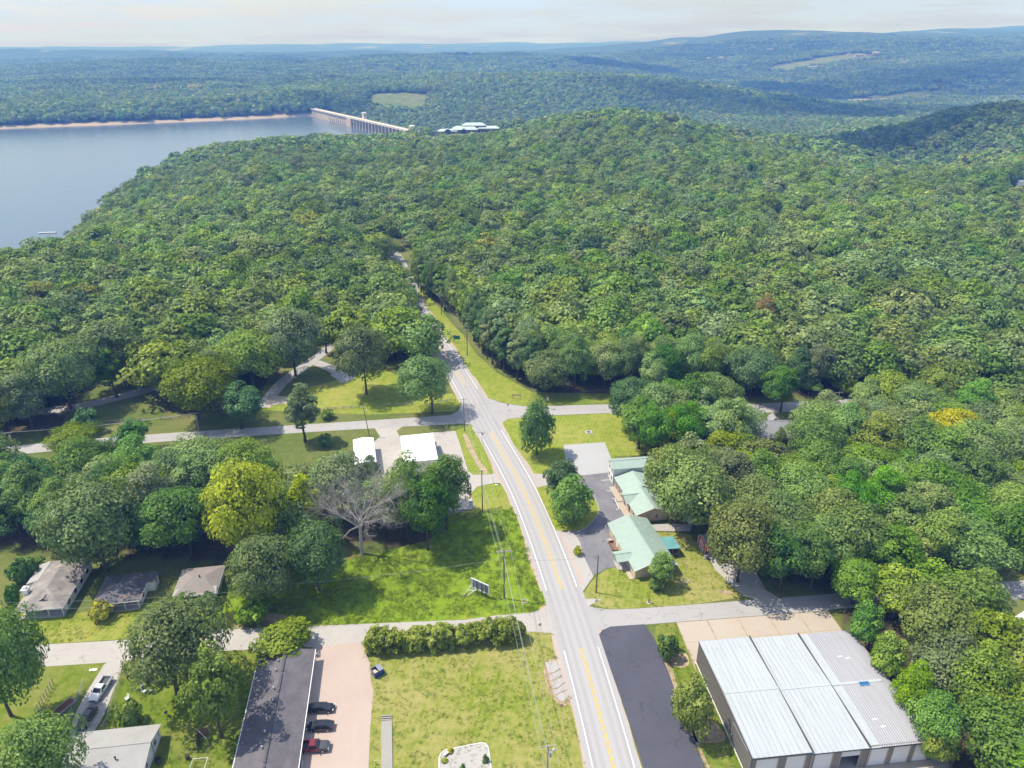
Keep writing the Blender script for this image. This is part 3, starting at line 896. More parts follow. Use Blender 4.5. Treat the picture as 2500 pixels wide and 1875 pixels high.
cand = []
for reg, poly in NEAR_WOODS:
    xs = [p.x for p in poly]; ys = [p.y for p in poly]
    sp = {'left': 7.6, 'right': 8.9, 'park': 9.2, 'north': 9.4}[reg]
    yy = max(min(ys), 55)
    row = 0
    while yy < min(max(ys), 345):
        xx = max(min(xs), -0.82 * yy - 60) + (row % 2) * sp / 2
        while xx < min(max(xs), 0.82 * yy + 60):
            x = xx + random.uniform(-.32, .32) * sp; y = yy + random.uniform(-.32, .32) * sp
            xx += sp
            if not inside(np.array([x]), np.array([y]), poly)[0]: continue
            if abs(x) > 0.78 * y + 38: continue
            if any(math.hypot(x - a, y - b) < max(4.2, r * 0.82) for a, b, r in HAND_POS): continue
            if any(math.hypot(x - c.x, y - c.y) < r for c, r in KEEP_OUT): continue
            if reg in ('right', 'north') and (near_line(x, y, STREET_N, 4.8) or near_line(x, y, STREET_S, 4.6)): continue
            if reg == 'park' and (near_line(x, y, PARK_LANE, 4.5) or near_line(x, y, PARK_FORK, 4)): continue
            ro = float(road_offset([x], [y])[0])
            if -7.2 < ro < 12: continue
            cand.append((math.hypot(x, y), x, y, reg))
        yy += sp * 0.87; row += 1
cand.sort()
N_IND = 205
GROUPS_LEAF = {'left': ['leaf', 'leaf', 'leaf_grey', 'leaf_deep'], 'right': ['leaf', 'leaf', 'leaf_lime', 'leaf_bright', 'leaf_grey'],
               'park': ['leaf', 'leaf', 'leaf_grey'], 'north': ['leaf', 'leaf', 'leaf', 'leaf_grey', 'leaf_deep']}
KINDS = ['broad0', 'broad1', 'broad2', 'broad3', 'broad4', 'broad5', 'wide1', 'wide0', 'wide1', 'open0']
NEAR_REST = []
IND = []
for i, (d, x, y, reg) in enumerate(cand):
    if i < N_IND:
        k = random.choice(KINDS)
        H = TREE_KINDS[k][2]
        hs = random.uniform(0.72, 1.12) * (0.92 if reg == 'right' else 1.0)
        lf = random.choice(GROUPS_LEAF[reg])
        o = tree(k, x, y, 0, H * hs, TREE_KINDS[k][3] * random.uniform(0.80, 1.08), None if lf == 'leaf' else lf, label=LABELS[reg][0], group=LABELS[reg][1])
        IND.append((x, y, reg, o))
    else:
        NEAR_REST.append((x, y))
# undergrowth / roadside thicket beyond the side street
for i in range(14):
    g = G(random.uniform(1870, 2085), random.uniform(930, 968))
    tree(random.choice(['open0', 'ball0', 'broad2']), g.x, g.y, 0, random.uniform(5, 8.5), random.uniform(3, 4.2), random.choice(['leaf_lime', 'leaf_lime', 'leaf_bright']), label='young lime green tree in the thicket along the far side street', group='young trees in the roadside thicket')

# ---- the rest of the forest: instanced
def proto(key, seed, H, R, base, nl, nleaf, size, shape, count=1, spread=0, trunk=True):
    rng = np.random.default_rng(seed)
    vs, fs, cs = [], [], []; off = 0
    for q in range(count):
        h = H * rng.uniform(0.8, 1.12); rr = R * rng.uniform(0.85, 1.15)
        c, r, cv, cen = crown_lobes(rng, h, rr, base, nl, shape)
        v, f, a = leaves_for(c, r, cv, nleaf, size, rng, cen)
        if count > 1:
            a = np.clip(a + rng.normal() * 0.2, 0, 1)
            gx, gy = (q % 4 + 0.5) / 4 - 0.5, (q // 4 + 0.5) / 4 - 0.5
            v = v + np.array([gx * spread + rng.normal() * 2.5, gy * spread + rng.normal() * 2.5, 0])
        vs.append(v); fs.append(f + off); cs.append(a); off += len(v)
    v = np.concatenate(vs); f = np.concatenate(fs); a = np.concatenate(cs); mi = np.zeros(len(f))
    if trunk:
        n = 6; ang = np.arange(n) / n * 6.283
        b = np.stack([np.cos(ang) * .3, np.sin(ang) * .3, np.zeros(n)], 1); t = b * 0.6; t[:, 2] = base + H * 0.3
        tf = np.array([[k, (k + 1) % n, n + (k + 1) % n, n + k] for k in range(n)]) + len(v)
        v = np.concatenate([v, b, t]); f = np.concatenate([f, tf]); a = np.concatenate([a, np.zeros(2 * n)]); mi = np.concatenate([mi, np.ones(n)])
    me = fast_mesh('woods_' + key, v, f, [M['leaf'], M['bark']], mi, a)
    return bpy.data.objects.new('woods_' + key, me)

MID = [proto(f'mid{k}', 300 + k, 17, 7.6 + 0.45 * k, 4, 34, 2500, 0.88, ('round', 'spread', 'egg')[k % 3]) for k in range(6)]
LOW = [proto(f'low{k}', 320 + k, 17, 8.0 + 0.45 * k, 4, 18, 380, 2.1, ('round', 'egg')[k % 2], trunk=False) for k in range(5)]
CLUMP = [proto(f'clump{k}', 340 + k, 17, 6.0, 3, 9, 42, 4.6, 'round', 16, 42, False) for k in range(4)]

def scatter(name, label, pts, z, scl, protos):
    """one stuff object: points carrying one of several tree shapes each"""
    n = len(pts)
    me = bpy.data.meshes.new(name)
    me.vertices.add(n)
    co = np.column_stack([pts, z]).astype(np.float32)
    me.vertices.foreach_set('co', co.ravel())
    a = me.attributes.new('pick', 'INT', 'POINT'); a.data.foreach_set('value', RNG.integers(0, len(protos), n).astype(np.int32))
    a = me.attributes.new('turn', 'FLOAT_VECTOR', 'POINT'); rv_ = np.zeros((n, 3), np.float32); rv_[:, 2] = RNG.random(n) * 6.283; a.data.foreach_set('vector', rv_.ravel())
    a = me.attributes.new('grow', 'FLOAT_VECTOR', 'POINT'); a.data.foreach_set('vector', scl.astype(np.float32).ravel())
    o = link(name, me)
    ng = bpy.data.node_groups.new(name, 'GeometryNodeTree')
    ng.interface.new_socket('Geometry', in_out='INPUT', socket_type='NodeSocketGeometry')
    ng.interface.new_socket('Geometry', in_out='OUTPUT', socket_type='NodeSocketGeometry')
    gi = ng.nodes.new('NodeGroupInput'); go = ng.nodes.new('NodeGroupOutput')
    iop = ng.nodes.new('GeometryNodeInstanceOnPoints')
    jn = ng.nodes.new('GeometryNodeJoinGeometry')
    for p in protos:
        oi = ng.nodes.new('GeometryNodeObjectInfo'); oi.inputs['Object'].default_value = p; oi.inputs['As Instance'].default_value = True
        ng.links.new(oi.outputs['Geometry'], jn.inputs[0])
    ng.links.new(gi.outputs[0], iop.inputs['Points'])
    ng.links.new(jn.outputs[0], iop.inputs['Instance'])
    iop.inputs['Pick Instance'].default_value = True
    for nm, ty, so in (('pick', 'INT', 'Instance Index'), ('turn', 'FLOAT_VECTOR', 'Rotation'), ('grow', 'FLOAT_VECTOR', 'Scale')):
        na = ng.nodes.new('GeometryNodeInputNamedAttribute'); na.data_type = ty; na.inputs['Name'].default_value = nm
        ng.links.new(na.outputs['Attribute'], iop.inputs[so])
    ng.links.new(iop.outputs[0], go.inputs[0])
    md = o.modifiers.new('plant', 'NODES'); md.node_group = ng
    tag(o, label, kind='stuff')
    return o

def jitter_grid(x0, x1, y0, y1, sp):
    xs = np.arange(x0, x1, sp); ys = np.arange(y0, y1, sp * 0.87)
    X, Y = np.meshgrid(xs, ys)
    X = X + (np.arange(len(ys)) % 2)[:, None] * sp / 2
    X = X + RNG.uniform(-.36, .36, X.shape) * sp; Y = Y + RNG.uniform(-.36, .36, Y.shape) * sp
    X = X.ravel(); Y = Y.ravel()
    k = np.abs(X) < 0.80 * Y + 60
    return X[k], Y[k]

def grow(n, lo=0.75, hi=1.15):
    h = RNG.uniform(lo, hi, n); w = h * RNG.uniform(0.85, 1.15, n)
    return np.column_stack([w, w, h])

nr_ = np.array(NEAR_REST)
X, Y = jitter_grid(-700, 1000, 345, 900, 11.8)
Z = terrain(X, Y); k = woods_mask(X, Y, Z) & (np.hypot(X, Y) < 900)
mx_ = np.concatenate([nr_[:, 0], X[k]]); my_ = np.concatenate([nr_[:, 1], Y[k]]); mz_ = np.concatenate([np.zeros(len(nr_)), Z[k]])
scatter('forest', 'green broadleaf forest on the slopes down to the lake', np.column_stack([mx_, my_]), mz_ - 0.3, grow(len(mx_), 0.62, 1.16), MID)

def far_woods(y0, y1, sp, lo, hi, name, label, protos, r0, r1, sc=1.0):
    X, Y = jitter_grid(-0.8 * y1 - 60, 0.8 * y1 + 60, y0, y1, sp)
    d = np.hypot(X, Y); k = (d >= r0) & (d < r1); X, Y = X[k], Y[k]
    Z = terrain(X, Y); k = woods_mask(X, Y, Z); X, Y, Z = X[k], Y[k], Z[k]
    # drop what a nearer rise certainly hides
    vis = np.ones(len(X), bool)
    for fr in (0.45, 0.6, 0.7, 0.78, 0.85, 0.91, 0.95):
        zc = terrain(X * fr, Y * fr)
        los = CAM_H + (Z + 24 - CAM_H) * fr
        vis &= los > zc
    X, Y, Z = X[vis], Y[vis], Z[vis]
    return scatter(name, label, np.column_stack([X, Y]), Z - 0.5, grow(len(X), lo, hi) * sc, protos)

far_woods(500, 2450, 12.6, 0.6, 1.2, 'far_forest', 'forest on the hills round the dam and the ravine', LOW, 900, 2450)
far_woods(1700, 5600, 38, 0.8, 1.15, 'distant_forest', 'blue green forest on the distant ridges', CLUMP, 2450, 6300)

# tall wall of trees right on the forest edge along the highway
EDGE = spline(P((1012,700),(1045,735),(1099,770),(1125,797),(1160,850),(1188,886),(1232,918),(1278,945),(1312,962)), 2)
s_acc = 0.0; last = EDGE[0]; nxt = 0.0
for p in EDGE:
    s_acc += (p - last).length; last = p
    if s_acc >= nxt:
        nxt = s_acc + random.uniform(3.6, 5.0)
        o = tree(random.choice(['narrow0', 'narrow1', 'broad0', 'broad2', 'broad4']), p.x + random.uniform(0.4, 2.0), p.y + random.uniform(0.4, 1.8), 0, random.uniform(18, 22.5), random.uniform(3.2, 4.4), random.choice([None, None, 'leaf_deep', 'leaf_grey']), label='tall tree in the straight tree wall facing the highway verge', group='tree wall along the highway verge')

# clouds high above, outside the picture, throwing the soft shade that lies on the hills
def cloud_mat():
    t = NT('cloud_vapour')
    t.t.nodes.remove(t.b)
    co = t.n('TexCoord').outputs['Object']
    ln = t.n('VectorMath', operation='LENGTH'); t.l(co, ln.inputs[0])
    nz = t.n('TexNoise'); nz.inputs['Scale'].default_value = 2.2; nz.inputs['Detail'].default_value = 5; t.l(co, nz.inputs['Vector'])
    e = t.math('SUBTRACT', t.math('ADD', 1.0, t.math('MULTIPLY', t.math('SUBTRACT', nz.outputs['Fac'], 0.5), 1.3)), ln.outputs['Value'])
    al = t.ramp(e, [(0.05, 0.0), (0.55, 0.74)])
    tr = t.n('BsdfTransparent'); df = t.n('BsdfDiffuse'); tl = t.n('BsdfTranslucent'); m0 = t.n('MixShader'); m1 = t.n('MixShader')
    t.l(df.outputs[0], m0.inputs[1]); t.l(tl.outputs[0], m0.inputs[2]); m0.inputs[0].default_value = 0.5
    df.inputs['Color'].default_value = tl.inputs['Color'].default_value = (0.9, 0.9, 0.9, 1)
    t.l(al, m1.inputs[0]); t.l(tr.outputs[0], m1.inputs[1]); t.l(m0.outputs[0], m1.inputs[2]); t.l(m1.outputs[0], t.out.inputs['Surface'])
    return t.m
M['cloud'] = cloud_mat()
bm = bmesh.new(); bmesh.ops.create_icosphere(bm, subdivisions=4, radius=1.0)
for v in bm.verts:
    if v.co.z < 0: v.co.z *= 0.35
cme = bpy.data.meshes.new('cloud'); bm.to_mesh(cme); bm.free(); cme.materials.append(M['cloud'])
CZ = 1500.0
for (x, y, rx, ry) in [(880, 1130, 420, 270), (560, 1330, 260, 240), (620, 2230, 480, 260), (2000, 3400, 1000, 700), (1300, 2400, 520, 420), (700, 3300, 700, 450), (-1150, 2650, 800, 320), (-1700, 4000, 1300, 450), (1600, 5000, 1400, 500), (-700, 5600, 1600, 500), (-200, 4150, 1100, 330), (-420, 1900, 160, 110), (-2000, 1700, 500, 200), (900, 4000, 600, 260)]:
    o = link('cloud', cme)
    o.location = Vector((x, y, 0)) + SUN_DIR * (CZ / SUN_DIR.z)
    o.scale = (rx, ry, 130)
    tag(o, 'thin cloud high over the hills', kind='stuff')
# ------------------------------------------------------------------ labels for the woods: nearest trees to a landmark get their own
import collections
LAND = [('left', 'the long white chimney cottage', G(110, 1400)), ('left', 'the middle cottage', G(300, 1400)), ('left', 'the rightmost cottage', G(500, 1380)), ('left', 'the dead tree', G(882, 1350)), ('left', 'the smaller white roof', G(885, 1130)), ('left', 'the larger white roof', G(1030, 1125)), ('left', 'the low lime tree', G(176, 1106)),
        ('right', 'the warehouse corner', G(2088, 1560)), ('right', 'the red barn shed', G(1742, 1335)), ('right', 'the near motel block', G(1610, 1250)), ('right', 'the grey house', G(1890, 1050)), ('right', 'the end of the concrete apron', G(2040, 1500)), ('right', 'the leaning grey pole', G(2428, 1385)), ('right', 'the tan roofed house', G(2410, 1000)), ('right', 'the bright yellow crown', G(2326, 1136)), ('right', 'the bare dead tree', G(2268, 1215)), ('right', 'the pole behind the grey house', G(2044, 986)), ('right', 'the motel end block', G(1550, 1130)),
        ('north', 'the wooden sign frame', G(1261, 975)), ('north', 'the street pole right of the crossing', G(1334, 997)), ('north', 'the lime thicket', G(1970, 950))]
ORD = ['nearest', 'second nearest', 'third nearest', 'fourth nearest', 'fifth nearest', 'sixth nearest', 'seventh nearest', 'eighth nearest', 'ninth nearest', 'tenth nearest', 'eleventh nearest', 'twelfth nearest', 'thirteenth nearest']
WOOD = {'left': 'left wood', 'right': 'right hand wood', 'north': 'big forest', 'park': 'park wood'}
used_ = set()
for rank in range(13):
    for reg, nm, pt in LAND:
        rest = sorted((math.hypot(x - pt.x, y - pt.y), k) for k, (x, y, rg, o) in enumerate(IND) if rg == reg)
        if rank < len(rest):
            k = rest[rank][1]
            if k not in used_:
                used_.add(k); IND[k][3]['label'] = f'tree of the {WOOD[reg]}, {ORD[rank]} to {nm}'
# ------------------------------------------------------------------ lawns, streets, lots
M['lush'] = grass_mat('lush_grass', (0.150, 0.245, 0.012), (0.265, 0.365, 0.020), (0.350, 0.370, 0.050), 0.15)
M['dry'] = grass_mat('dry_lawn', (0.165, 0.225, 0.018), (0.285, 0.315, 0.040), (0.420, 0.350, 0.140), 0.58, 0.25, 0.25)
M['mown'] = grass_mat('mown_lawn', (0.160, 0.230, 0.016), (0.275, 0.320, 0.032), (0.390, 0.350, 0.095), 0.45, 0.3, 0.3)
M['yard'] = grass_mat('yard_grass', (0.120, 0.190, 0.010), (0.205, 0.260, 0.018), (0.310, 0.280, 0.085), 0.4)
M['dirt'] = plain('bare_dirt', (0.36, 0.27, 0.17), 0.95, var=0.3, scale=0.6, obj=False)
M['gravel'] = road_mat('tan_gravel', (0.485, 0.385, 0.325), (0.37, 0.29, 0.24), 0.0, 0.5, 0.16)
M['lane'] = road_mat('pale_street', (0.45, 0.415, 0.375), (0.35, 0.32, 0.29), 0.5, 0.5)
M['lane2'] = road_mat('grey_street', (0.40, 0.38, 0.365), (0.31, 0.295, 0.285), 0.5, 0.5)
M['oldlot'] = road_mat('old_asphalt', (0.235, 0.225, 0.24), (0.145, 0.14, 0.155), 0.7, 0.9, 0.2)
M['newlot'] = road_mat('sealed_asphalt', (0.092, 0.092, 0.116), (0.066, 0.067, 0.086), 0.55, 0.8, 0.16)
M['concrete'] = road_mat('concrete', (0.43, 0.40, 0.375), (0.35, 0.325, 0.30), 0.35, 0.5)
M['walk'] = road_mat('weathered_walk', (0.36, 0.34, 0.30), (0.28, 0.265, 0.23), 0.2, 0.6)
M['tanconc'] = road_mat('tan_concrete', (0.46, 0.40, 0.325), (0.44, 0.35, 0.275), 0.15, 0.8)
M['greyslab'] = road_mat('pale_grey_concrete', (0.44, 0.435, 0.43), (0.38, 0.37, 0.365), 0.1, 0.5, 0.2)
M['whitestone'] = road_mat('white_gravel', (0.52, 0.49, 0.46), (0.36, 0.33, 0.29), 0.0, 0.7, 0.4)
M['white'] = plain('white_paint', (0.78, 0.77, 0.75), 0.6, var=0.06)
M['linewhite'] = plain('road_white', (0.74, 0.73, 0.71), 0.75, var=0.16, scale=1.5, obj=False)
M['lineyellow'] = plain('road_yellow', (0.62, 0.42, 0.07), 0.75, var=0.2, scale=1.5, obj=False)

Z1, Z2, Z3, Z4, Z5, Z6 = 0.012, 0.018, 0.026, 0.034, 0.042, 0.052
sheet('lawn', P((1342,1467),(1336,1479),(1318,1489),(1290,1496),(1138,1512),(895,1523),(650,1536),(504,1540),(430,1500),(560,1420),(760,1390),(1050,1318),(1100,1262),(1165,1254),(1215,1238),(1254,1236),(1292,1340)), Z1, M['lush'], 'lush bright lawn between the highway and the side street')
sheet('lawn', P((1150,1206),(1165,1189),(1208,1180),(1228,1186),(1258,1240),(1215,1245),(1165,1258),(1110,1266),(1130,1249),(1160,1240)), Z2, M['mown'], 'mown verge round the highway pole')
sheet('lawn', P((880,1568),(1288,1542),(1335,1545),(1358,1551),(1373,1563),(1392,1636),(1425,1749),(1453,1867),(1482,1980),(880,1990),(899,1875),(903,1778),(911,1688),(905,1668),(903,1619)), Z1, M['dry'], 'dry mown lawn left of the highway, with the broken concrete')
sheet('lawn', P((1225,1036),(1230,1028),(1242,1022),(1350,1015),(1491,1009),(1560,1030),(1590,1100),(1560,1112),(1500,1113),(1505,1175),(1420,1150),(1378,1146),(1341,1157),(1296,1156),(1283,1148)), Z1, M['mown'], 'mown lawn right of the crossing')
sheet('lawn', P((1113,1051),(1150,1037),(1163,1042),(1222,1150),(1210,1153),(1196,1157),(1156,1158),(1144,1150),(1124,1084)), Z1, M['mown'], 'grass strip between highway and the white building lot')
sheet('lawn', P((1424,1450),(1449,1413),(1477,1392),(1512,1382),(1560,1390),(1600,1300),(1627,1300),(1680,1303),(1718,1341),(1730,1374),(1766,1409),(1820,1456),(1705,1474),(1553,1485),(1487,1487),(1452,1477),(1428,1462)), Z1, M['dry'], 'yellowish lawn round the green roofed office')
sheet('lawn', P((1601,1525),(1646,1521),(1680,1560),(1705,1632),(1826,1880),(1860,1960),(1760,1960),(1724,1875),(1692,1798),(1671,1778),(1642,1668),(1621,1611),(1599,1562)), Z1, M['yard'], 'grass strip between the fresh asphalt and the warehouse')
sheet('lawn', P((-400,1500),(0,1480),(120,1505),(400,1470),(504,1520),(430,1548),(309,1560),(102,1573),(-400,1615)), Z1, M['mown'], 'lawn in front of the cottages')
sheet('lawn', P((-500,1660),(102,1628),(262,1618),(245,1640),(150,1740),(120,1990),(-500,1990)), Z1, M['yard'], 'shaded garden behind the wire fence')
sheet('lawn', P((296,1618),(560,1589),(640,1590),(610,1700),(560,1990),(240,1990),(262,1745),(285,1660)), Z1, M['yard'], 'back yard beside the long dark roof')
sheet('lawn', P((640,1002),(900,1012),(1110,1004),(1125,982),(1105,960),(1090,962),(930,900),(760,945)), Z1, M['mown'], 'park lawn behind the rail fence')
sheet('lawn', P((1166,957),(1100,868),(1052,790),(1012,725),(987,672),(1008,690),(1060,737),(1105,792),(1130,817),(1165,866),(1215,911),(1300,958),(1282,991),(1227,983),(1186,969)), Z1, M['mown'], 'sunlit mown verge between the highway and the tree wall')
sheet('lawn', P((1282,991),(1300,958),(1491,962),(1491,986),(1337,990)), Z1, M['yard'], 'grass strip beyond the side street')
# bare and worn patches
for i, pl in enumerate([
    [(1637,1596),(1674,1595),(1680,1625),(1640,1628)], [(1690,1760),(1720,1745),(1768,1790),(1760,1812),(1700,1812),(1692,1795)],
    [(1621,1612),(1634,1610),(1652,1668),(1690,1776),(1735,1880),(1724,1878),(1692,1798),(1671,1778),(1642,1668)],
    [(1130,1060),(1142,1066),(1168,1120),(1190,1150),(1180,1155),(1150,1110)], [(1320,1482),(1334,1472),(1338,1480),(1318,1490)],
    [(560,1530),(610,1500),(690,1500),(700,1520),(620,1530)], [(330,1530),(420,1515),(470,1530),(400,1545)],
    [(600,1880),(560,1990),(620,1990),(640,1880),(625,1760)], [(1330,1620),(1390,1605),(1402,1700),(1375,1722),(1340,1690)],
    [(1760,1440),(1790,1446),(1778,1452),(1750,1446)]]):
    sheet('bare_patch', P(*pl), Z2, M['dirt'], 'worn bare earth in the grass', 4)
# park lane and pad
def ribbon(name, line, offs, z, mat, label=None, kind='structure', follow=False, parent=None, rng_=None):
    pts = [Vector((p.x, p.y)) for p in line]
    n = len(pts); v = []; f = []; w = len(offs); at = []
    for i, p in enumerate(pts):
        a = pts[max(0, i - 1)]; b = pts[min(n - 1, i + 1)]
        d = (b - a).normalized(); nn = Vector((d.y, -d.x))
        for o in offs:
            q = p + nn * o
            v.append((q.x, q.y, z)); at.append(o)
    for i in range(n - 1):
        for j in range(w - 1):
            k = i * w + j
            f.append((k, k + 1, k + w + 1, k + w))
    if follow:
        zz = terrain([a[0] for a in v], [a[1] for a in v])
        v = [(a[0], a[1], z + max(float(h), -60) + (0.0 if abs(h) < 1e-6 else follow)) for a, h in zip(v, zz)]
    me = bpy.data.meshes.new(name); me.from_pydata(v, [], f); me.update()
    A_ = me.attributes.new('off', 'FLOAT', 'POINT'); A_.data.foreach_set('value', at)
    o = link(name, me, mat, parent)
    if parent is None: tag(o, label, kind=kind)
    return o

ribbon('park_lane', spline(P((60,1010),(150,1000),(230,985),(330,960),(410,938),(500,915)), 3), [-2.6, 2.6], Z3, M['lane2'], 'gravel lane winding through the park')
ribbon('park_lane', spline(P((640,995),(690,930),(730,905),(768,876),(800,852),(825,832),(850,822)), 3), [-2.3, 2.3], Z4, M['lane2'], 'park lane passing the straight oak')
ribbon('park_lane', spline(P((770,884),(795,893),(820,905),(840,918)), 3), [-2.2, 2.2], Z3, M['lane2'], 'short branch of the park lane')
sheet('parking_pad', P((805,915),(838,905),(870,922),(835,935)), Z5, M['greyslab'], 'pale parking pad in the park')
sheet('concrete_pad', P((645,985),(655,966),(700,968),(705,985),(662,990),(660,996)), Z5, M['tanconc'], 'concrete pad beside the park lane')

# side streets
sheet('side_street', P((-900,1650),(-400,1616),(102,1574),(309,1562),(504,1538),(895,1523),(1138,1513),(1207,1503),(1296,1496),(1318,1489),(1336,1478),(1345,1462),(1470,1462),(1440,1478),(1380,1560),(1366,1553),(1341,1545),(1288,1542),(1050,1557),(881,1567),(773,1580),(566,1588),(260,1618),(102,1628),(-400,1668),(-900,1700)), Z3, M['lane'], 'pale side street running left from the highway')
sheet('side_street', P((1400,1462),(1424,1458),(1435,1479),(1452,1484),(1487,1488),(1553,1486),(1705,1475),(1820,1466),(2007,1452),(2150,1438),(2300,1428),(2600,1412),(2600,1455),(2440,1466),(2300,1470),(2150,1477),(2023,1490),(1651,1519),(1573,1525),(1488,1531),(1462,1543),(1452,1556),(1415,1550)), Z3, M['lane2'], 'grey side street running right past the warehouse')
sheet('side_street', P((-600,1128),(41,1088),(244,1070),(430,1056),(800,1033),(1020,1019),(1100,1013),(1118,1004),(1128,985),(1135,972),(1190,1040),(1180,1060),(1160,1046),(1152,1037),(1131,1034),(1046,1039),(972,1042),(913,1046),(820,1051),(430,1076),(244,1090),(41,1110),(-600,1152)), Z3, M['lane2'], 'grey side street along the rail fence')
sheet('side_street', P((1160,960),(1166,957),(1186,970),(1227,984),(1280,992),(1337,991),(1491,987),(1495,1008),(1349,1014),(1243,1022),(1231,1028),(1225,1037),(1228,1050),(1200,1040)), Z3, M['lane2'], 'grey side street leaving the crossing to the right')
ribbon('side_street', spline(P((1485,998),(1640,999),(1775,1001),(1852,997),(1966,991),(2068,987),(2230,966),(2360,955),(2600,935)), 4), [-3.3, 3.3], Z3 - 0.004, M['lane2'], 'continuation of the side street through the woods')

def hwy_part(y0, y1):
    return [p for p in HC if y0 <= p.y <= y1]
tm = NT('highway_asphalt')
off = tm.n('Attribute', attribute_name='off').outputs['Fac']
r = tm.ramp(tm.math('MULTIPLY', tm.math('ADD', off, 5.0), 0.1), [(0.10, 0.42), (0.20, 0.0), (0.26, 0.75), (0.33, 0.15), (0.42, 0.8), (0.5, 0.1), (0.58, 0.8), (0.66, 0.15), (0.74, 0.75), (0.80, 0.0), (0.90, 0.42)])
f1 = tm.noise(0.1, 5, 0.6); f3 = tm.noise(18, 2, 0.6); f2 = tm.noise(0.9, 4, 0.6)
c = tm.mix(r, (0.315, 0.300, 0.298), (0.435, 0.412, 0.398))
c = tm.mix(tm.ramp(f1, [(0.35, 0.0), (0.7, 0.45)]), c, (0.36, 0.35, 0.345))
c = tm.mix(tm.ramp(f3, [(0.3, 0.0), (0.7, 0.22)]), c, (0.24, 0.235, 0.235))
c = tm.mix(tm.ramp(f2, [(0.55, 0.0), (0.8, 0.2)]), c, (0.5, 0.48, 0.46))
tm.color(c); tm.rough(0.85, 0.25); M['hwy'] = tm.m
OFFS = [-4.4, -3.7, -3.2, -2.5, -1.6, -0.8, 0, 0.8, 1.6, 2.5, 3.2, 3.7, 4.4]
ribbon('highway', [p for p in HC if p.y < 330], OFFS, Z4, M['hwy'], 'straight two lane highway running away into the woods')
ribbon('highway', [p for p in HC if p.y >= 326], OFFS, 0.03, M['hwy'], 'far part of the highway among the trees', follow=0.25)
def yof(px, py): return G(px, py).y
for off_, a, b in ((-3.45, 40, yof(1370,1558)), (-3.45, yof(1341,1468), yof(1165,1042)), (-3.45, yof(1132,985), 328), (3.45, 40, yof(1451,1554)), (3.45, yof(1420,1470), yof(1227,1040)), (3.45, yof(1164,955), 328)):
    ribbon('edge_line', hwy_part(a, b), [off_ - 0.09, off_ + 0.09], Z5, M['linewhite'], 'white edge line painted on the highway')
for a, b in ((40, yof(1410,1552)), (yof(1381,1466), yof(1190,1040)), (yof(1142,950), 328)):
    for o_ in (-0.19, 0.19):
        ribbon('centre_line', hwy_part(a, b), [o_ - 0.085, o_ + 0.085], Z5, M['lineyellow'], 'yellow centre line painted on the highway')

# lots
sheet('gravel_lot', P((773,1579),(881,1567),(903,1619),(906,1668),(912,1688),(904,1778),(900,1875),(898,1990),(600,1990),(640,1800),(700,1600)), Z4, M['gravel'], 'tan gravel parking lot beside the long dark roof')
sheet('drive', P((262,1617),(306,1610),(290,1650),(255,1742),(215,1800),(170,1800),(190,1730),(240,1645)), Z4, M['lane'], 'rutted gravel drive to the pale roofed house', 3)
sheet('sealed_lot', P((1462,1549),(1472,1538),(1490,1530),(1573,1524),(1599,1562),(1620,1611),(1641,1666),(1670,1778),(1690,1798),(1722,1875),(1770,1990),(1612,1990),(1569,1867),(1528,1741),(1492,1639)), Z5, M['newlot'], 'freshly sealed blue black asphalt lot')
sheet('parking_lot', P((1290,1155),(1341,1158),(1378,1147),(1382,1130),(1418,1161),(1492,1153),(1508,1180),(1530,1225),(1556,1270),(1580,1310),(1570,1384),(1512,1382),(1480,1389),(1450,1403),(1443,1415),(1422,1445),(1417,1460),(1394,1448),(1342,1286),(1303,1196)), Z3 - 0.008, M['oldlot'], 'old patched asphalt lot in front of the motel')
sheet('concrete_pad', P((1376,1086),(1477,1080),(1494,1125),(1492,1153),(1418,1161),(1382,1129)), Z4, M['greyslab'], 'pale concrete pad at the end of the motel lot')
sheet('entrance_slab', P((1340,1284),(1353,1300),(1400,1299),(1416,1323),(1424,1356),(1449,1407),(1442,1417),(1422,1445),(1417,1458),(1397,1449)), Z3 + 0.003, M['concrete'], 'pale concrete entrance apron of the motel lot')
sheet('entrance_slab', P((1290,1155),(1341,1159),(1376,1149),(1378,1170),(1345,1183),(1325,1187),(1302,1194)), Z3 + 0.003, M['concrete'], 'pale concrete upper entrance of the motel lot')
isl = P((1309,1191),(1329,1187),(1380,1180),(1440,1205),(1457,1228),(1463,1246),(1456,1261),(1440,1280),(1427,1291),(1390,1297),(1357,1295),(1349,1281))
sheet('lawn', isl, Z5, M['mown'], 'curved grass island with two round trees')
cb = MB(); pts_ = smooth_closed([Vector(p) for p in P((1440,1205),(1457,1228),(1463,1246),(1456,1261),(1440,1280),(1427,1291),(1395,1297))], 5)[:30]
for a, b in zip(pts_[:-1], pts_[1:]):
    d = (b - a); m_ = (a + b) / 2
    cb.box((m_.x, m_.y, 0.09), (d.length + 0.03, 0.18, 0.16), math.atan2(d.y, d.x))
tag(cb.build('kerb', M['concrete']), 'pale kerb round the grass island', kind='structure')
sheet('flower_bed', P((1400,1345),(1415,1338),(1424,1352),(1412,1358)), Z6, M['dirt'], 'small bed in the motel entrance')
sheet('lawn', P((1497,1342),(1505,1335),(1515,1345),(1520,1370),(1512,1380),(1499,1370)), Z5, M['yard'], 'little kerbed grass bed at the office porch', 3)
sheet('concrete_path', P((1589,1280),(1690,1279),(1697,1298),(1601,1296)), Z4, M['concrete'], 'concrete path between motel and office')
sheet('gravel_drive', P((1722,1345),(1752,1345),(1830,1370),(1870,1440),(1905,1462),(1850,1466),(1816,1456),(1768,1412),(1746,1391)), Z4, M['lane'], 'pale gravel drive by the red barn shed')
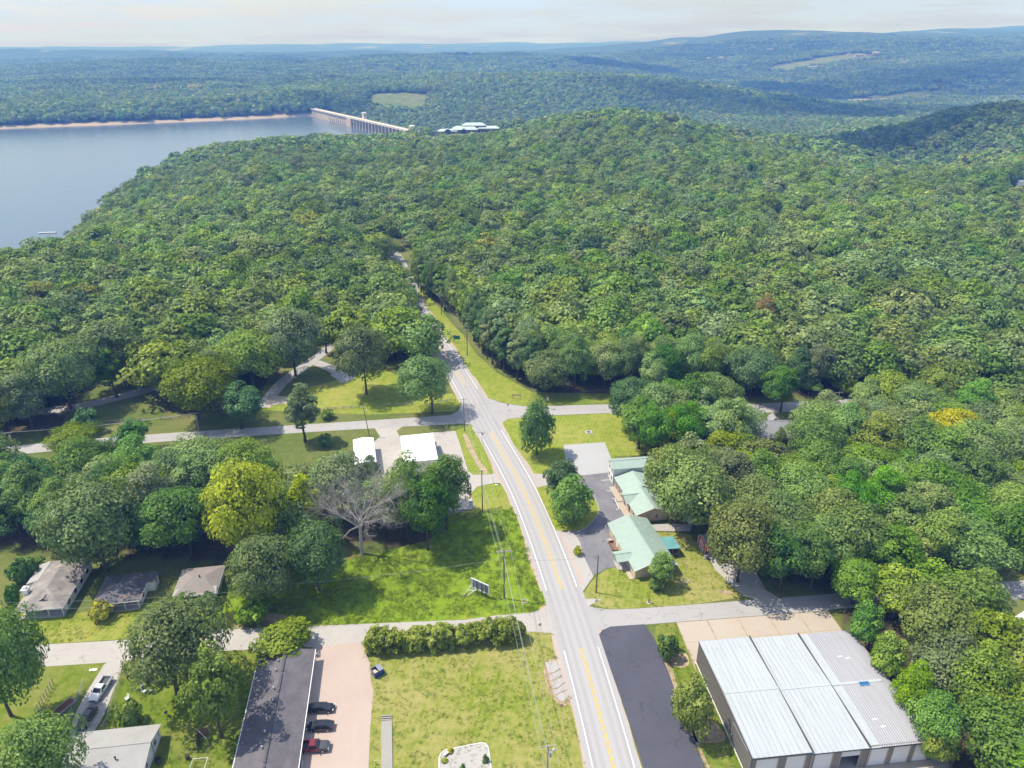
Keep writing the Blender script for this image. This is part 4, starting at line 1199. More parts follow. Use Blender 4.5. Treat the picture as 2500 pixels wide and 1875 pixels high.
sheet('white_building_lot', P((915,1046),(985,1040),(968,1052),(975,1064),(985,1100),(1060,1110),(1054,1056),(1112,1052),(1123,1084),(1143,1150),(1155,1159),(1196,1158),(1221,1151),(1234,1180),(1208,1179),(1165,1188),(1149,1206),(1160,1240),(1130,1249),(1060,1262),(930,1220),(900,1150),(912,1080),(928,1066)), Z3 - 0.006, M['lane'], 'pale gravel lot round the two white roofed buildings')
for a, b in (((1468,1173),(1498,1171)),((1480,1198),(1527,1203)),((1492,1216),(1530,1222)),((1503,1245),(1540,1231)),((1514,1266),(1552,1251)),((1500,1217),(1511,1241))):
    ln = P(a, b)
    ribbon('parking_line', ln, [-0.07, 0.07], Z4 + 0.006, M['linewhite'], 'white painted bay line in the motel lot')
# concrete apron of the warehouse: separate slabs with joints
WC = Vector((52.9, 91.7)); WROT = math.radians(6.3)
def WL(x, y): # warehouse local -> world
    return Vector((WC.x + x * math.cos(WROT) - y * math.sin(WROT), WC.y + x * math.sin(WROT) + y * math.cos(WROT)))
def wlocal(p):
    d = Vector(p[:2]) - WC
    return Vector((d.x * math.cos(WROT) + d.y * math.sin(WROT), -d.x * math.sin(WROT) + d.y * math.cos(WROT)))
ap = P((1651,1520),(2022,1491),(2056,1545),(1705,1632))
base_ = sheet('concrete_apron', [WL(*(wlocal(ap[0]) + Vector((0, 0)))), WL(*wlocal(ap[1])), WL(17.0, 11.9), WL(-16.2, 11.9), WL(-16.6, 10.0)], Z3 - 0.004, M['dirt'], 'tan concrete apron behind the warehouse')
for i in range(5):
    for j in range(2):
        A0 = wlocal(ap[0]); B0 = wlocal(ap[1])
        def q(s, t):
            top = A0.lerp(B0, s); bot = Vector((-16.3, 12.0)).lerp(Vector((16.8, 12.0)), s)
            return WL(*top.lerp(bot, t))
        e = 0.004
        sheet('concrete_slab', [q(i / 5 + e, j / 2 + e), q((i + 1) / 5 - e, j / 2 + e), q((i + 1) / 5 - e, (j + 1) / 2 - e), q(i / 5 + e, (j + 1) / 2 - e)], Z4, M['tanconc'], parent=base_)
sheet('concrete_apron', [WL(-16.0, -12.3), WL(18.5, -12.3), WL(20.5, -22), WL(-16.0, -22)], Z4, M['tanconc'], 'concrete apron in front of the warehouse doors')
# broken concrete on the lawn: separate cracked pieces
br = MB()
bs = sheet('broken_slab', P((1330,1616),(1358,1613),(1371,1639),(1390,1697),(1376,1715),(1358,1705),(1344,1668)), Z2 + 0.004, M['dirt'], 'broken concrete slab at the highway edge')
for pl in ([(1331,1617),(1357,1614),(1367,1632),(1354,1641),(1340,1645)], [(1341,1648),(1354,1644),(1367,1635),(1372,1648),(1358,1658),(1345,1662)], [(1346,1666),(1359,1660),(1373,1651),(1378,1666),(1362,1680),(1350,1681)], [(1351,1684),(1363,1682),(1379,1669),(1385,1684),(1370,1690),(1355,1698)], [(1357,1700),(1371,1692),(1386,1687),(1389,1698),(1376,1713),(1365,1711)]):
    m_ = MB(); m_.prism(ccw([Vector(p) for p in P(*pl)]), 0.0, 0.07 + random.random() * 0.03)
    m_.build('slab_piece', M['concrete'], bs)
# concrete walk with a dark end step
m_ = MB(); m_.prism(ccw(P((931,1762),(957,1760),(960,1990),(931,1990))), 0.0, 0.22)
wk = m_.build('concrete_walk', M['walk']); tag(wk, 'long straight raised concrete walk on the dry lawn', kind='structure')
for k in range(3):
    m_ = MB(); m_.prism(ccw(P((930.5, 1749 + k * 4.5), (957, 1747 + k * 4.5), (957, 1749.5 + k * 4.5), (930.5, 1751.5 + k * 4.5))), 0.0, 0.30 - 0.05 * k)
    m_.build('step', M['walk'], wk)
# white gravel bed with kerb
bed = P((1073,1990),(1072,1850),(1077,1840),(1087,1832),(1130,1823),(1176,1814),(1186,1817),(1192,1825),(1199,1875),(1212,1990))
gb = sheet('gravel_bed', bed, Z4, M['whitestone'], 'white gravel bed at the bottom of the dry lawn')
m_ = MB()
for a, b in zip(bed[:-1], bed[1:]):
    d = b - a; c_ = (a + b) / 2
    m_.box((c_.x, c_.y, 0.06), (d.length + 0.05, 0.14, 0.14), math.atan2(d.y, d.x))
m_.build('kerb', M['white'], gb)

# ragged gravel shoulders of the highway
for side in (-1, 1):
    for (a, b) in ((40, 113), (121, 202), (212, 328)):
        pts = hwy_part(a, b); v = []; f = []
        for i, p in enumerate(pts):
            d = (pts[min(i + 1, len(pts) - 1)] - pts[max(i - 1, 0)]).normalized(); nn = Vector((d.y, -d.x)) * side
            w = 4.75 + 0.5 * random.random() + 0.35 * math.sin(i * 0.7)
            for o_ in (4.2, w): q = p + nn * o_; v.append((q.x, q.y, Z4 - 0.003))
        for i in range(len(pts) - 1): f.append((2 * i, 2 * i + 1, 2 * i + 3, 2 * i + 2) if side > 0 else (2 * i + 1, 2 * i, 2 * i + 2, 2 * i + 3))
        me = bpy.data.meshes.new('road_shoulder'); me.from_pydata(v, [], f); me.update()
        tag(link('road_shoulder', me, M['gravel']), 'narrow gravel shoulder of the highway', kind='structure')

# grass tufts on the lawns, along street edges and in the weeds
def tuft(seed, n, h, w):
    r_ = np.random.default_rng(seed); v = []; f = []; cv = []
    for k in range(n):
        a = r_.random() * 6.28; b0 = np.array([r_.normal() * w, r_.normal() * w, 0]); d = np.array([math.cos(a), math.sin(a), 0]); s = np.array([-d[1], d[0], 0]) * 0.035
        hh = h * r_.uniform(.5, 1.1); tp = b0 + d * hh * 0.55 + np.array([0, 0, hh])
        i = len(v); v += [b0 - s, b0 + s, tp + s * .5, tp - s * .5]; f.append([i, i + 1, i + 2, i + 3]); cv += [0.35, 0.35, 0.9, 0.9]
    me = fast_mesh('tuft', np.array(v), np.array(f), [M['tuft']], cv=np.clip(np.array(cv) + r_.normal() * .1, 0, 1))
    return bpy.data.objects.new('tuft', me)
M['tuft'] = leaf_mat('grass_blade', (0.115, 0.185, 0.012), (0.215, 0.300, 0.020), (0.330, 0.350, 0.060), False)
TUFTS = [tuft(700 + k, 16, 0.16 + 0.05 * k, 0.16 + 0.04 * k) for k in range(4)]
def tuft_field(poly, dens, lo, hi):
    xs = [p.x for p in poly]; ys = [p.y for p in poly]
    ar = (max(xs) - min(xs)) * (max(ys) - min(ys)); n = int(ar * dens)
    X = RNG.uniform(min(xs), max(xs), n); Y = RNG.uniform(min(ys), max(ys), n)
    k = inside(X, Y, poly) & (_vnoise(X / 2.2, Y / 2.2, 21) + 0.25 * RNG.random(n) > 0.5) & (np.abs(road_offset(X, Y)) > 5.0)
    s = RNG.uniform(lo, hi, n)[k]
    return np.column_stack([X[k], Y[k]]), np.column_stack([s, s, s])
acc = [tuft_field(P(*pl), dn, lo, hi) for pl, dn, lo, hi in (
    (((1342,1467),(1318,1489),(1290,1496),(895,1523),(504,1540),(560,1420),(760,1390),(1050,1318),(1100,1262),(1215,1238),(1254,1236),(1292,1340)), 4.0, 0.6, 1.3),
    (((880,1568),(1288,1542),(1358,1551),(1392,1636),(1453,1867),(1482,1980),(960,1990),(960,1750),(928,1745),(925,1990),(900,1990),(904,1778),(905,1668)), 2.4, 0.4, 0.9),
    (((1424,1450),(1477,1392),(1560,1400),(1600,1300),(1680,1303),(1730,1374),(1820,1456),(1705,1474),(1487,1487)), 1.6, 0.4, 0.9),
    (((296,1618),(560,1589),(610,1700),(560,1990),(400,1990),(400,1760),(285,1660)), 2.5, 0.5, 1.1),
    (((-100,1500),(120,1505),(400,1470),(504,1520),(309,1560),(102,1573),(-100,1590)), 2.0, 0.4, 1.0),
    (((1601,1525),(1646,1521),(1705,1632),(1826,1880),(1760,1960),(1671,1778),(1621,1611)), 2.5, 0.5, 1.1),
    (((540,1530),(700,1500),(720,1480),(560,1480)), 7.0, 1.2, 2.6))]
pts_t = np.concatenate([a for a, b in acc]); scl_t = np.concatenate([b for a, b in acc])
scatter('grass', 'tufts of longer grass in the mown lawns', pts_t, np.full(len(pts_t), 0.01), scl_t, TUFTS)
# ------------------------------------------------------------------ buildings
def shingle_mat(name, col, var=0.25, stain=None, scale=0.5):
    t = NT(name)
    co = t.coord(True)
    f1 = t.noise(scale, 5, 0.65, co); f2 = t.noise(9.0, 3, 0.7, co)
    c = t.mix(t.ramp(f1, [(0.3, 0.0), (0.7, 1.0)]), tuple(k * (1 - var) for k in col), tuple(min(1, k * (1 + var)) for k in col))
    c = t.mix(t.ramp(f2, [(0.3, 0.0), (0.7, 0.5)]), c, tuple(k * 0.55 for k in col))
    if stain:
        c = t.mix(t.ramp(t.noise(0.35, 5, 0.7, co), [(0.5, 0.0), (0.62, 0.85)]), c, stain)
    t.color(c); t.bump(f2, 0.4, 0.03)
    return t.rough(0.9, 0.2)
M['shingle_dark'] = shingle_mat('dark_shingle', (0.145, 0.132, 0.142))
M['shingle_grey'] = shingle_mat('grey_shingle', (0.30, 0.30, 0.31), 0.15)
M['shingle_old'] = shingle_mat('weathered_shingle', (0.265, 0.24, 0.225), 0.25, (0.36, 0.32, 0.275))
M['shingle_black'] = shingle_mat('mossy_dark_shingle', (0.125, 0.122, 0.132), 0.35, (0.22, 0.165, 0.14))
M['shingle_brown'] = shingle_mat('brown_grey_shingle', (0.275, 0.245, 0.225), 0.15, (0.27, 0.21, 0.185))
M['roof_pale'] = shingle_mat('pale_roof_sheet', (0.40, 0.39, 0.375), 0.10, (0.36, 0.345, 0.335), 0.3)
M['roof_white'] = plain('white_metal_roof', (0.86, 0.86, 0.87), 0.55, var=0.03)
M['green_metal'] = plain('green_metal_roof', (0.315, 0.40, 0.345), 0.6, var=0.05, scale=0.6)
M['teal_metal'] = plain('teal_metal_roof', (0.14, 0.33, 0.33), 0.4, var=0.15, scale=0.5)
def streak_roof(name, col):
    t = NT(name)
    a = t.noise(1.0, 5, 0.65, t.coord(True, (2.2, 0.14, 1.0))); b = t.noise(0.35, 4, 0.6, t.coord(True))
    c = t.mix(t.ramp(a, [(0.3, 0.0), (0.75, 1.0)]), tuple(k * 0.86 for k in col), tuple(k * 1.07 for k in col))
    c = t.mix(t.ramp(b, [(0.58, 0.0), (0.75, 0.35)]), c, tuple(k * 0.72 for k in col))
    t.color(c)
    return t.rough(0.62, 0.3)
M['galv'] = streak_roof('galvanised_roof', (0.43, 0.455, 0.465))
M['galv2'] = streak_roof('corrugated_roof', (0.345, 0.34, 0.36))
M['siding_grey'] = plain('brown_grey_siding', (0.20, 0.182, 0.165), 0.7, var=0.08)
M['trim_dark'] = plain('dark_trim', (0.07, 0.07, 0.075), 0.6, var=0.1)
M['wall_white'] = plain('white_wall', (0.70, 0.69, 0.67), 0.7, var=0.07)
M['wall_tan'] = plain('tan_stucco', (0.56, 0.43, 0.295), 0.85, var=0.10, scale=1.2)
M['wall_brick'] = plain('brown_brick', (0.33, 0.20, 0.14), 0.85, var=0.25, scale=3)
M['door_white'] = plain('rollup_door_white', (0.66, 0.66, 0.67), 0.5, var=0.04)
M['wood'] = plain('brown_wood', (0.20, 0.12, 0.07), 0.8, var=0.25, scale=3)
M['greywood'] = plain('grey_wood', (0.30, 0.27, 0.24), 0.9, var=0.2, scale=3)
M['polewood'] = plain('pole_wood', (0.16, 0.115, 0.085), 0.9, var=0.2, scale=2)
M['palepole'] = plain('weathered_pole_wood', (0.36, 0.32, 0.29), 0.9, var=0.15, scale=2)
M['metal'] = plain('grey_metal', (0.50, 0.51, 0.52), 0.4, 0.6, var=0.08)
M['dark'] = plain('dark_interior', (0.035, 0.033, 0.03), 0.9, var=0.2)
M['barn_red'] = plain('barn_red', (0.44, 0.10, 0.075), 0.75, var=0.12)
M['stone'] = plain('stone', (0.42, 0.36, 0.30), 0.9, var=0.25, scale=2)
M['rubber'] = plain('tyre_rubber', (0.02, 0.02, 0.021), 0.85, var=0.1)
M['block'] = plain('foundation_block', (0.38, 0.36, 0.34), 0.9, var=0.1)
t = NT('window_glass'); t.color((0.02, 0.026, 0.032)); M['glass'] = t.rough(0.08, 0.6)

def rect_fit(px4, z):
    """near-left, near-right, far-right, far-left corner pixels on height z"""
    a, b, c, d = (G(p[0], p[1], z) for p in px4)
    ctr = (a + b + c + d) / 4
    w = ((b - a).length + (c - d).length) / 2
    dp = ((d - a).length + (c - b).length) / 2
    vx = (b - a) + (c - d)
    vy = (d - a) + (c - b)
    rz = math.atan2(vx.y - vy.x, vx.x + vy.y)
    return ctr, w, dp, rz

def slab(mb, p, th=0.14):
    """thick roof slope from 4 (or 3) top corners"""
    p = [Vector(q) for q in p]
    n = (p[1] - p[0]).cross(p[2] - p[0]).normalized()
    if n.z < 0: n = -n; p = p[::-1]
    lo = [q - n * th for q in p]
    k = len(p); b = len(mb.v)
    mb.v += [tuple(q) for q in lo] + [tuple(q) for q in p]
    mb.f.append(tuple(b + k - 1 - i for i in range(k)))
    mb.f.append(tuple(b + k + i for i in range(k)))
    for i in range(k):
        j = (i + 1) % k
        mb.f.append((b + i, b + j, b + k + j, b + k + i))

def gable_roof(parent, w, d, eave, ridge, mat, axis='x', oh=0.4, th=0.14, x0=0, y0=0, name='roof', offset=0.0):
    mb = MB()
    if axis == 'x':
        xa, xb = x0 - w / 2 - oh, x0 + w / 2 + oh; ya, yb = y0 - d / 2 - oh, y0 + d / 2 + oh; ym = y0 + offset
        sl_ = (ridge - eave) / (d / 2); e0 = eave - sl_ * oh
        slab(mb, [(xa, ya, e0), (xb, ya, e0), (xb, ym, ridge), (xa, ym, ridge)], th)
        slab(mb, [(xa, ym, ridge), (xb, ym, ridge), (xb, yb, e0), (xa, yb, e0)], th)
        mb.box((x0, ym, ridge + 0.01), (xb - xa + 0.02, 0.34, 0.08))
    else:
        xa, xb = x0 - w / 2 - oh, x0 + w / 2 + oh; ya, yb = y0 - d / 2 - oh, y0 + d / 2 + oh; xm = x0 + offset
        sl_ = (ridge - eave) / (w / 2); e0 = eave - sl_ * oh
        slab(mb, [(xa, ya, e0), (xm, ya, ridge), (xm, yb, ridge), (xa, yb, e0)], th)
        slab(mb, [(xm, ya, ridge), (xb, ya, e0), (xb, yb, e0), (xm, yb, ridge)], th)
        mb.box((xm, y0, ridge + 0.01), (0.34, yb - ya + 0.02, 0.08))
    return mb.build(name, mat, parent)

def hip_roof(parent, w, d, eave, ridge, mat, oh=0.45, rl=None, axis='x', x0=0, y0=0, name='roof'):
    W_, D_ = w / 2 + oh, d / 2 + oh
    mb = MB()
    r_ = (rl if rl is not None else max(0.4, abs(w - d))) / 2
    c = [(x0 - W_, y0 - D_, eave), (x0 + W_, y0 - D_, eave), (x0 + W_, y0 + D_, eave), (x0 - W_, y0 + D_, eave)]
    if axis == 'x': R0, R1 = (x0 - r_, y0, ridge), (x0 + r_, y0, ridge)
    else: R0, R1 = (x0, y0 - r_, ridge), (x0, y0 + r_, ridge)
    if axis == 'x':
        slab(mb, [c[0], c[1], R1, R0]); slab(mb, [c[1], c[2], R1]); slab(mb, [c[2], c[3], R0, R1]); slab(mb, [c[3], c[0], R0])
    else:
        slab(mb, [c[0], c[1], R0]); slab(mb, [c[1], c[2], R1, R0]); slab(mb, [c[2], c[3], R1]); slab(mb, [c[3], c[0], R0, R1])
    return mb.build(name, mat, parent)

def walls(parent, w, d, h, mat, ridge=None, axis='x', x0=0, y0=0, name='wall', th=0.2, z0=0.0):
    mb = MB()
    for s in (-1, 1):
        mb.box((x0, y0 + s * (d / 2 - th / 2), (h + z0) / 2), (w, th, h - z0))
        mb.box((x0 + s * (w / 2 - th / 2), y0, (h + z0) / 2), (th, d - 2 * th, h - z0))
    if ridge:
        for s in (-1, 1):
            if axis == 'x':
                X = x0 + s * (w / 2 - th / 2)
                a = [(X - th / 2, y0 - d / 2, h), (X - th / 2, y0 + d / 2, h), (X - th / 2, y0, ridge - 0.08)]
                b = [(X + th / 2, p[1], p[2]) for p in a]
            else:
                Y = y0 + s * (d / 2 - th / 2)
                a = [(x0 - w / 2, Y - th / 2, h), (x0 + w / 2, Y - th / 2, h), (x0, Y - th / 2, ridge - 0.08)]
                b = [(p[0], Y + th / 2, p[2]) for p in a]
            k = len(mb.v); mb.v += a + b
            mb.f += [(k, k + 2, k + 1), (k + 3, k + 4, k + 5), (k, k + 1, k + 4, k + 3), (k + 1, k + 2, k + 5, k + 4), (k + 2, k, k + 3, k + 5)]
    return mb.build(name, mat, parent)

def window(parent, side, u, zc, w, h, W_, D_, x0=0, y0=0, frame='white', label=None):
    """side: 'f' (-y), 'b' (+y), 'l' (-x), 'r' (+x)"""
    m = MB(); b = 0.09
    for (a, c, ww, hh) in ((-w / 2, 0, b, h), (w / 2, 0, b, h), (0, -h / 2, w + b, b), (0, h / 2, w + b, b), (0, 0, w, 0.05)):
        if side in 'fb': m.box((a, 0, c), (ww, 0.08, hh))
        else: m.box((0, a, c), (0.08, ww, hh))
    pos = {'f': (x0 + u, y0 - D_ / 2 - 0.03, zc), 'b': (x0 + u, y0 + D_ / 2 + 0.03, zc), 'l': (x0 - W_ / 2 - 0.03, y0 + u, zc), 'r': (x0 + W_ / 2 + 0.03, y0 + u, zc)}[side]
    o = m.build('window', M[frame], parent, loc=pos)
    p = MB(); p.box((0, 0, 0), (w, 0.03, h) if side in 'fb' else (0.03, w, h))
    p.build('pane', M['glass'], o)
    return o

def door(parent, side, u, w, h, W_, D_, mat, x0=0, y0=0):
    m = MB(); m.box((0, 0, h / 2), (w, 0.08, h) if side in 'fb' else (0.08, w, h))
    pos = {'f': (x0 + u, y0 - D_ / 2 - 0.03, 0.05), 'b': (x0 + u, y0 + D_ / 2 + 0.03, 0.05), 'l': (x0 - W_ / 2 - 0.03, y0 + u, 0.05), 'r': (x0 + W_ / 2 + 0.03, y0 + u, 0.05)}[side]
    o = m.build('door', mat, parent, loc=pos)
    k = MB(); k.box((w * 0.35, -0.07, h * 0.48) if side in 'fb' else (-0.07 if side == 'l' else 0.07, w * 0.35, h * 0.48), (0.09, 0.09, 0.09)); k.build('handle', M['metal'], o)
    return o

# ---- the metal warehouse
wh = empty('warehouse', (WC.x, WC.y, 0), WROT)
tag(wh, 'grey brown metal warehouse with three pale roof bays and white roll-up doors', 'warehouse')
WW, WD = 31.6, 24.6
bays = [(-15.8, -5.75, 5.25, 0.45, 'galv'), (-5.75, 4.15, 4.85, 0.45, 'galv'), (4.15, 15.8, 4.75, 0.40, 'galv2')]
for bi, (xa, xb, ev, rise, mk) in enumerate(bays):
    ya, yb = -WD / 2 - 0.25, WD / 2 + 0.25
    if mk == 'galv':
        n = 11
        for s in (0, 1):
            for k in range(n):
                a = xa + (xb - xa) * k / n; b = xa + (xb - xa) * (k + 1) / n
                mb = MB()
                p = [(a + 0.01, ya, ev), (b - 0.01, ya, ev), (b - 0.01, 0, ev + rise), (a + 0.01, 0, ev + rise)] if s == 0 else [(a + 0.01, 0, ev + rise), (b - 0.01, 0, ev + rise), (b - 0.01, yb, ev), (a + 0.01, yb, ev)]
                slab(mb, p, 0.08)
                n_ = Vector((0, 0, 0.085)); r0, r1 = (Vector(p[0]), Vector(p[3]))
                mb.hexa([r0 + Vector((0, 0, -0.01)), r0 + Vector((0.07, 0, -0.01)), r1 + Vector((0.07, 0, -0.01)), r1 + Vector((0, 0, -0.01)), r0 + n_, r0 + Vector((0.07, 0, 0.085)), r1 + Vector((0.07, 0, 0.085)), r1 + n_])
                mb.build('roof_panel', M[mk], wh)
        cap = MB(); cap.box(((xa + xb) / 2, 0, ev + rise + 0.03), (xb - xa - 0.02, 0.5, 0.07)); cap.build('ridge_cap', M[mk], wh)
    else:
        # plain strip then corrugated sheet rounding down at the outer eave
        sm = MB()
        slab(sm, [(xa, ya, ev), (xa + 1.9, ya, ev), (xa + 1.9, 0, ev + rise), (xa, 0, ev + rise)], 0.08); slab(sm, [(xa, 0, ev + rise), (xa + 1.9, 0, ev + rise), (xa + 1.9, yb, ev), (xa, yb, ev)], 0.08)
        sm.build('roof_panel', M['galv'], wh)
        n = 48; xs = np.linspace(xa + 1.9, xb + 0.2, n)
        cm_ = MB(); ys = [ya, -6.2, -6.12, 0, 6.1, 6.18, yb]
        for y in ys:
            zb = ev + rise * (1 - abs(y) / (WD / 2))
            for i, x in enumerate(xs):
                cm_.v.append((float(x), y, zb + (0.10 if i % 2 else 0.0) - max(0, x - (xb - 3.0)) ** 2 * 0.10))
        for j in range(len(ys) - 1):
            for i in range(n - 1):
                k = j * n + i
                cm_.f.append((k, k + 1, k + n + 1, k + n))
        cm_.build('corrugated_roof', M['galv2'], wh)
        cap = MB(); cap.box(((xa + xb) / 2 - 1.0, 0, ev + rise + 0.07), (xb - xa - 2.2, 0.55, 0.07)); cap.build('ridge_cap', M['galv'], wh)
        pt = MB(); slab(pt, [(xa + 5.2, -0.95, ev + rise + 0.03), (xa + 7.0, -0.95, ev + rise + 0.03), (xa + 7.0, -0.02, ev + rise + 0.14), (xa + 5.2, -0.02, ev + rise + 0.14)], 0.05)
        pt.build('blue_patch', plain('blue_sheet', (0.02, 0.12, 0.27), 0.5, var=0.2), wh)
        for (qx, qy) in ((8, -7.5), (9.3, 6.2), (10.6, 5.7), (8.6, -9.0)):
            q_ = MB(); zq = ev + rise * (1 - abs(qy) / (WD / 2)); q_.box((qx, qy, zq + 0.07), (0.8, 0.22, 0.05), 0.1); q_.build('sealant_patch', M['roof_white'], wh)
    # eave trim front and back
    tr = MB()
    for s in (-1, 1): tr.box(((xa + xb) / 2, s * (WD / 2 + 0.2), ev - 0.18), (xb - xa - (0.06 if bi else 0), 0.16, 0.22))
    tr.build('fascia', M['trim_dark'], wh)
    if bi < 2:
        st = MB(); nz_ = bays[bi + 1][2]
        st.box((xb + 0.02, 0, (ev + nz_) / 2 + 0.16), (0.10, WD + 0.4, ev - nz_ + 0.75)); st.build('step_flashing', M['trim_dark'], wh)
# left wall with ribs
lw = MB(); lw.box((-15.7, 0, 2.6), (0.2, WD, 5.2))
lw.build('wall', M['siding_grey'], wh)
rb = MB()
for k in range(58):
    rb.box((-15.84, -WD / 2 + 0.2 + k * (WD - 0.4) / 57, 2.62), (0.09, 0.12, 5.1))
tag(rb.build('wall_ribs', plain('siding_rib', (0.27, 0.245, 0.222), 0.7, var=0.06), wh), kind='stuff')
for z_, m_k in ((0.12, 'white'), (5.2, 'trim_dark')):
    q_ = MB(); q_.box((-15.87, 0, z_), (0.12, WD + 0.1, 0.16)); q_.build('wall_trim', M[m_k], wh)
bw = MB(); bw.box((0, WD / 2 - 0.1, 2.35), (WW, 0.2, 4.7)); bw.box((15.7, 0, 2.1), (0.2, WD - 0.4, 4.2)); bw.build('wall', M['siding_grey'], wh)
mp = MB(); mp.cyl((-15.95, -5.2, 0), (-15.95, -5.2, 4.6), 0.05); mp.box((-15.98, -5.2, 1.5), (0.18, 0.35, 0.6)); mp.cyl((-15.95, -5.2, 4.6), (-15.95, -11, 5.0), 0.04); mp.build('electric_meter', M['metal'], wh)
# front wall: posts, header and roll-up doors
doors = [(-14.9, -11.15), (-9.8, -6.45), (-4.95, -1.75), (-0.35, 3.0), (4.75, 7.85), (8.75, 11.75), (12.6, 15.2)]
fw = MB(); edges = [-15.8] + [e for d in doors for e in d] + [15.8]
for i in range(0, len(edges), 2):
    fw.box(((edges[i] + edges[i + 1]) / 2, -WD / 2 + 0.12, 2.25), (edges[i + 1] - edges[i] - 0.002, 0.24, 4.5))
fw.box((0, -WD / 2 + 0.12, 4.58), (WW, 0.22, 0.5)); fw.build('front_wall', M['siding_grey'], wh)
fl = MB(); fl.box((0, -WD / 2 + 3, 0.05), (WW - 0.5, 6, 0.06)); fl.build('floor', M['concrete'], wh)
for i, (a, b) in enumerate(doors):
    H_ = 4.28; z0 = 0.1 if i != 3 else 2.95
    o = empty('rollup_door', ((a + b) / 2, -WD / 2 + 0.10, 0)); o.parent = wh
    n = 9
    for k in range(n):
        zz = z0 + (H_ - z0) * (k + 0.5) / n
        s_ = MB(); s_.box((0, 0, zz), (b - a - 0.05, 0.06, (H_ - z0) / n - 0.025)); s_.build('door_slat', M['door_white'], o)
    j_ = MB()
    for s in (-1, 1): j_.box((s * ((b - a) / 2 - 0.03), -0.1, 2.2), (0.07, 0.06, 4.3))
    j_.build('door_rail', M['wall_tan'], o)
for x_ in (-5.75, 4.15):
    q_ = MB(); q_.cyl((x_ + 0.25, -WD / 2 - 0.15, 0.1), (x_ + 0.25, -WD / 2 - 0.15, 4.5), 0.06); q_.build('downpipe', M['metal'], wh)

# ---- long dark shingle building
ctr, w, d, rz = rect_fit([(574, 1875), (726, 1875), (767, 1584), (635, 1601)], 2.6)
LR = math.radians(8.0)
L = empty('long_building', (0, 0, 0), LR)
far = (G(767, 1584, 2.6) + G(635, 1601, 2.6)) / 2
ax = Vector((-math.sin(LR), math.cos(LR)))
LW, LD = 9.4, 44.0
cc = far - ax * (LD / 2 + 0.4)
L.location = (cc.x, cc.y, 0)
tag(L, 'long low building with dark shingle gable roof beside the gravel lot', 'building')
walls(L, LW, LD, 2.5, M['wall_white'], 3.5, 'y')
gable_roof(L, LW, LD, 2.62, 3.75, M['shingle_dark'], 'y', 0.55)
rv_ = MB()
for k in range(9): rv_.box((0.0, -LD / 2 + 3 + k * 4.7, 3.86), (0.42, 4.2, 0.10))
rv_.build('ridge_vent', M['trim_dark'], L)
def on_roof(u, v):  # u: across from ridge, v: from far end back
    return (u, LD / 2 - v, 3.75 - abs(u) * (3.75 - 2.62) / (LW / 2))
for (u, v, r_, h_) in ((-1.1, 2.6, .13, .45), (-2.3, 4.6, .1, .35), (-1.2, 4.9, .14, .5), (-0.9, 9.2, .16, .55), (-0.6, 12.0, .14, .45), (-1.6, 12.4, .1, .35), (-0.9, 18.3, .16, .5), (-1.3, 20.4, .1, .4), (-2.5, 21.2, .09, .35), (-0.9, 21.3, .15, .5)):
    x, y, z = on_roof(u, v); q_ = MB(); q_.cyl((x, y, z - 0.1), (x, y, z + h_), r_ * .7, n=10); q_.cyl((x, y, z + h_), (x, y, z + h_ + 0.14), r_ * 1.35, r_ * .8, 10)
    q_.build('roof_vent', M['metal'], L)
for v in range(3, 40, 5):
    window(L, 'r', LD / 2 - v, 1.4, 1.2, 1.0, LW, LD); 
    if v % 2: door(L, 'r', LD / 2 - v - 2.2, 0.95, 2.05, LW, LD, M['wood'])
for v in range(3, 40, 7): window(L, 'l', LD / 2 - v, 1.4, 1.2, 1.0, LW, LD)
gt = MB()
for s in (-1, 1): gt.box((s * (LW / 2 + 0.62), 0, 2.44), (0.12, LD + 1.1, 0.12))
gt.build('gutter', M['white'], L)
q_ = MB(); q_.box((5.35, LD / 2 - 22.8, 0.35), (0.4, 1.3, 0.08)); q_.box((5.35, LD / 2 - 22.8, 0.6), (0.08, 1.3, 0.5))
for yy in (-0.5, 0.5): q_.box((5.35, LD / 2 - 22.8 + yy, 0.2), (0.36, 0.06, 0.4))
bn = q_.build('bench', M['metal']); bn.location = L.location; bn.rotation_euler = L.rotation_euler
tag(bn, 'small dark bench under the eave by the maroon pickup', 'bench')

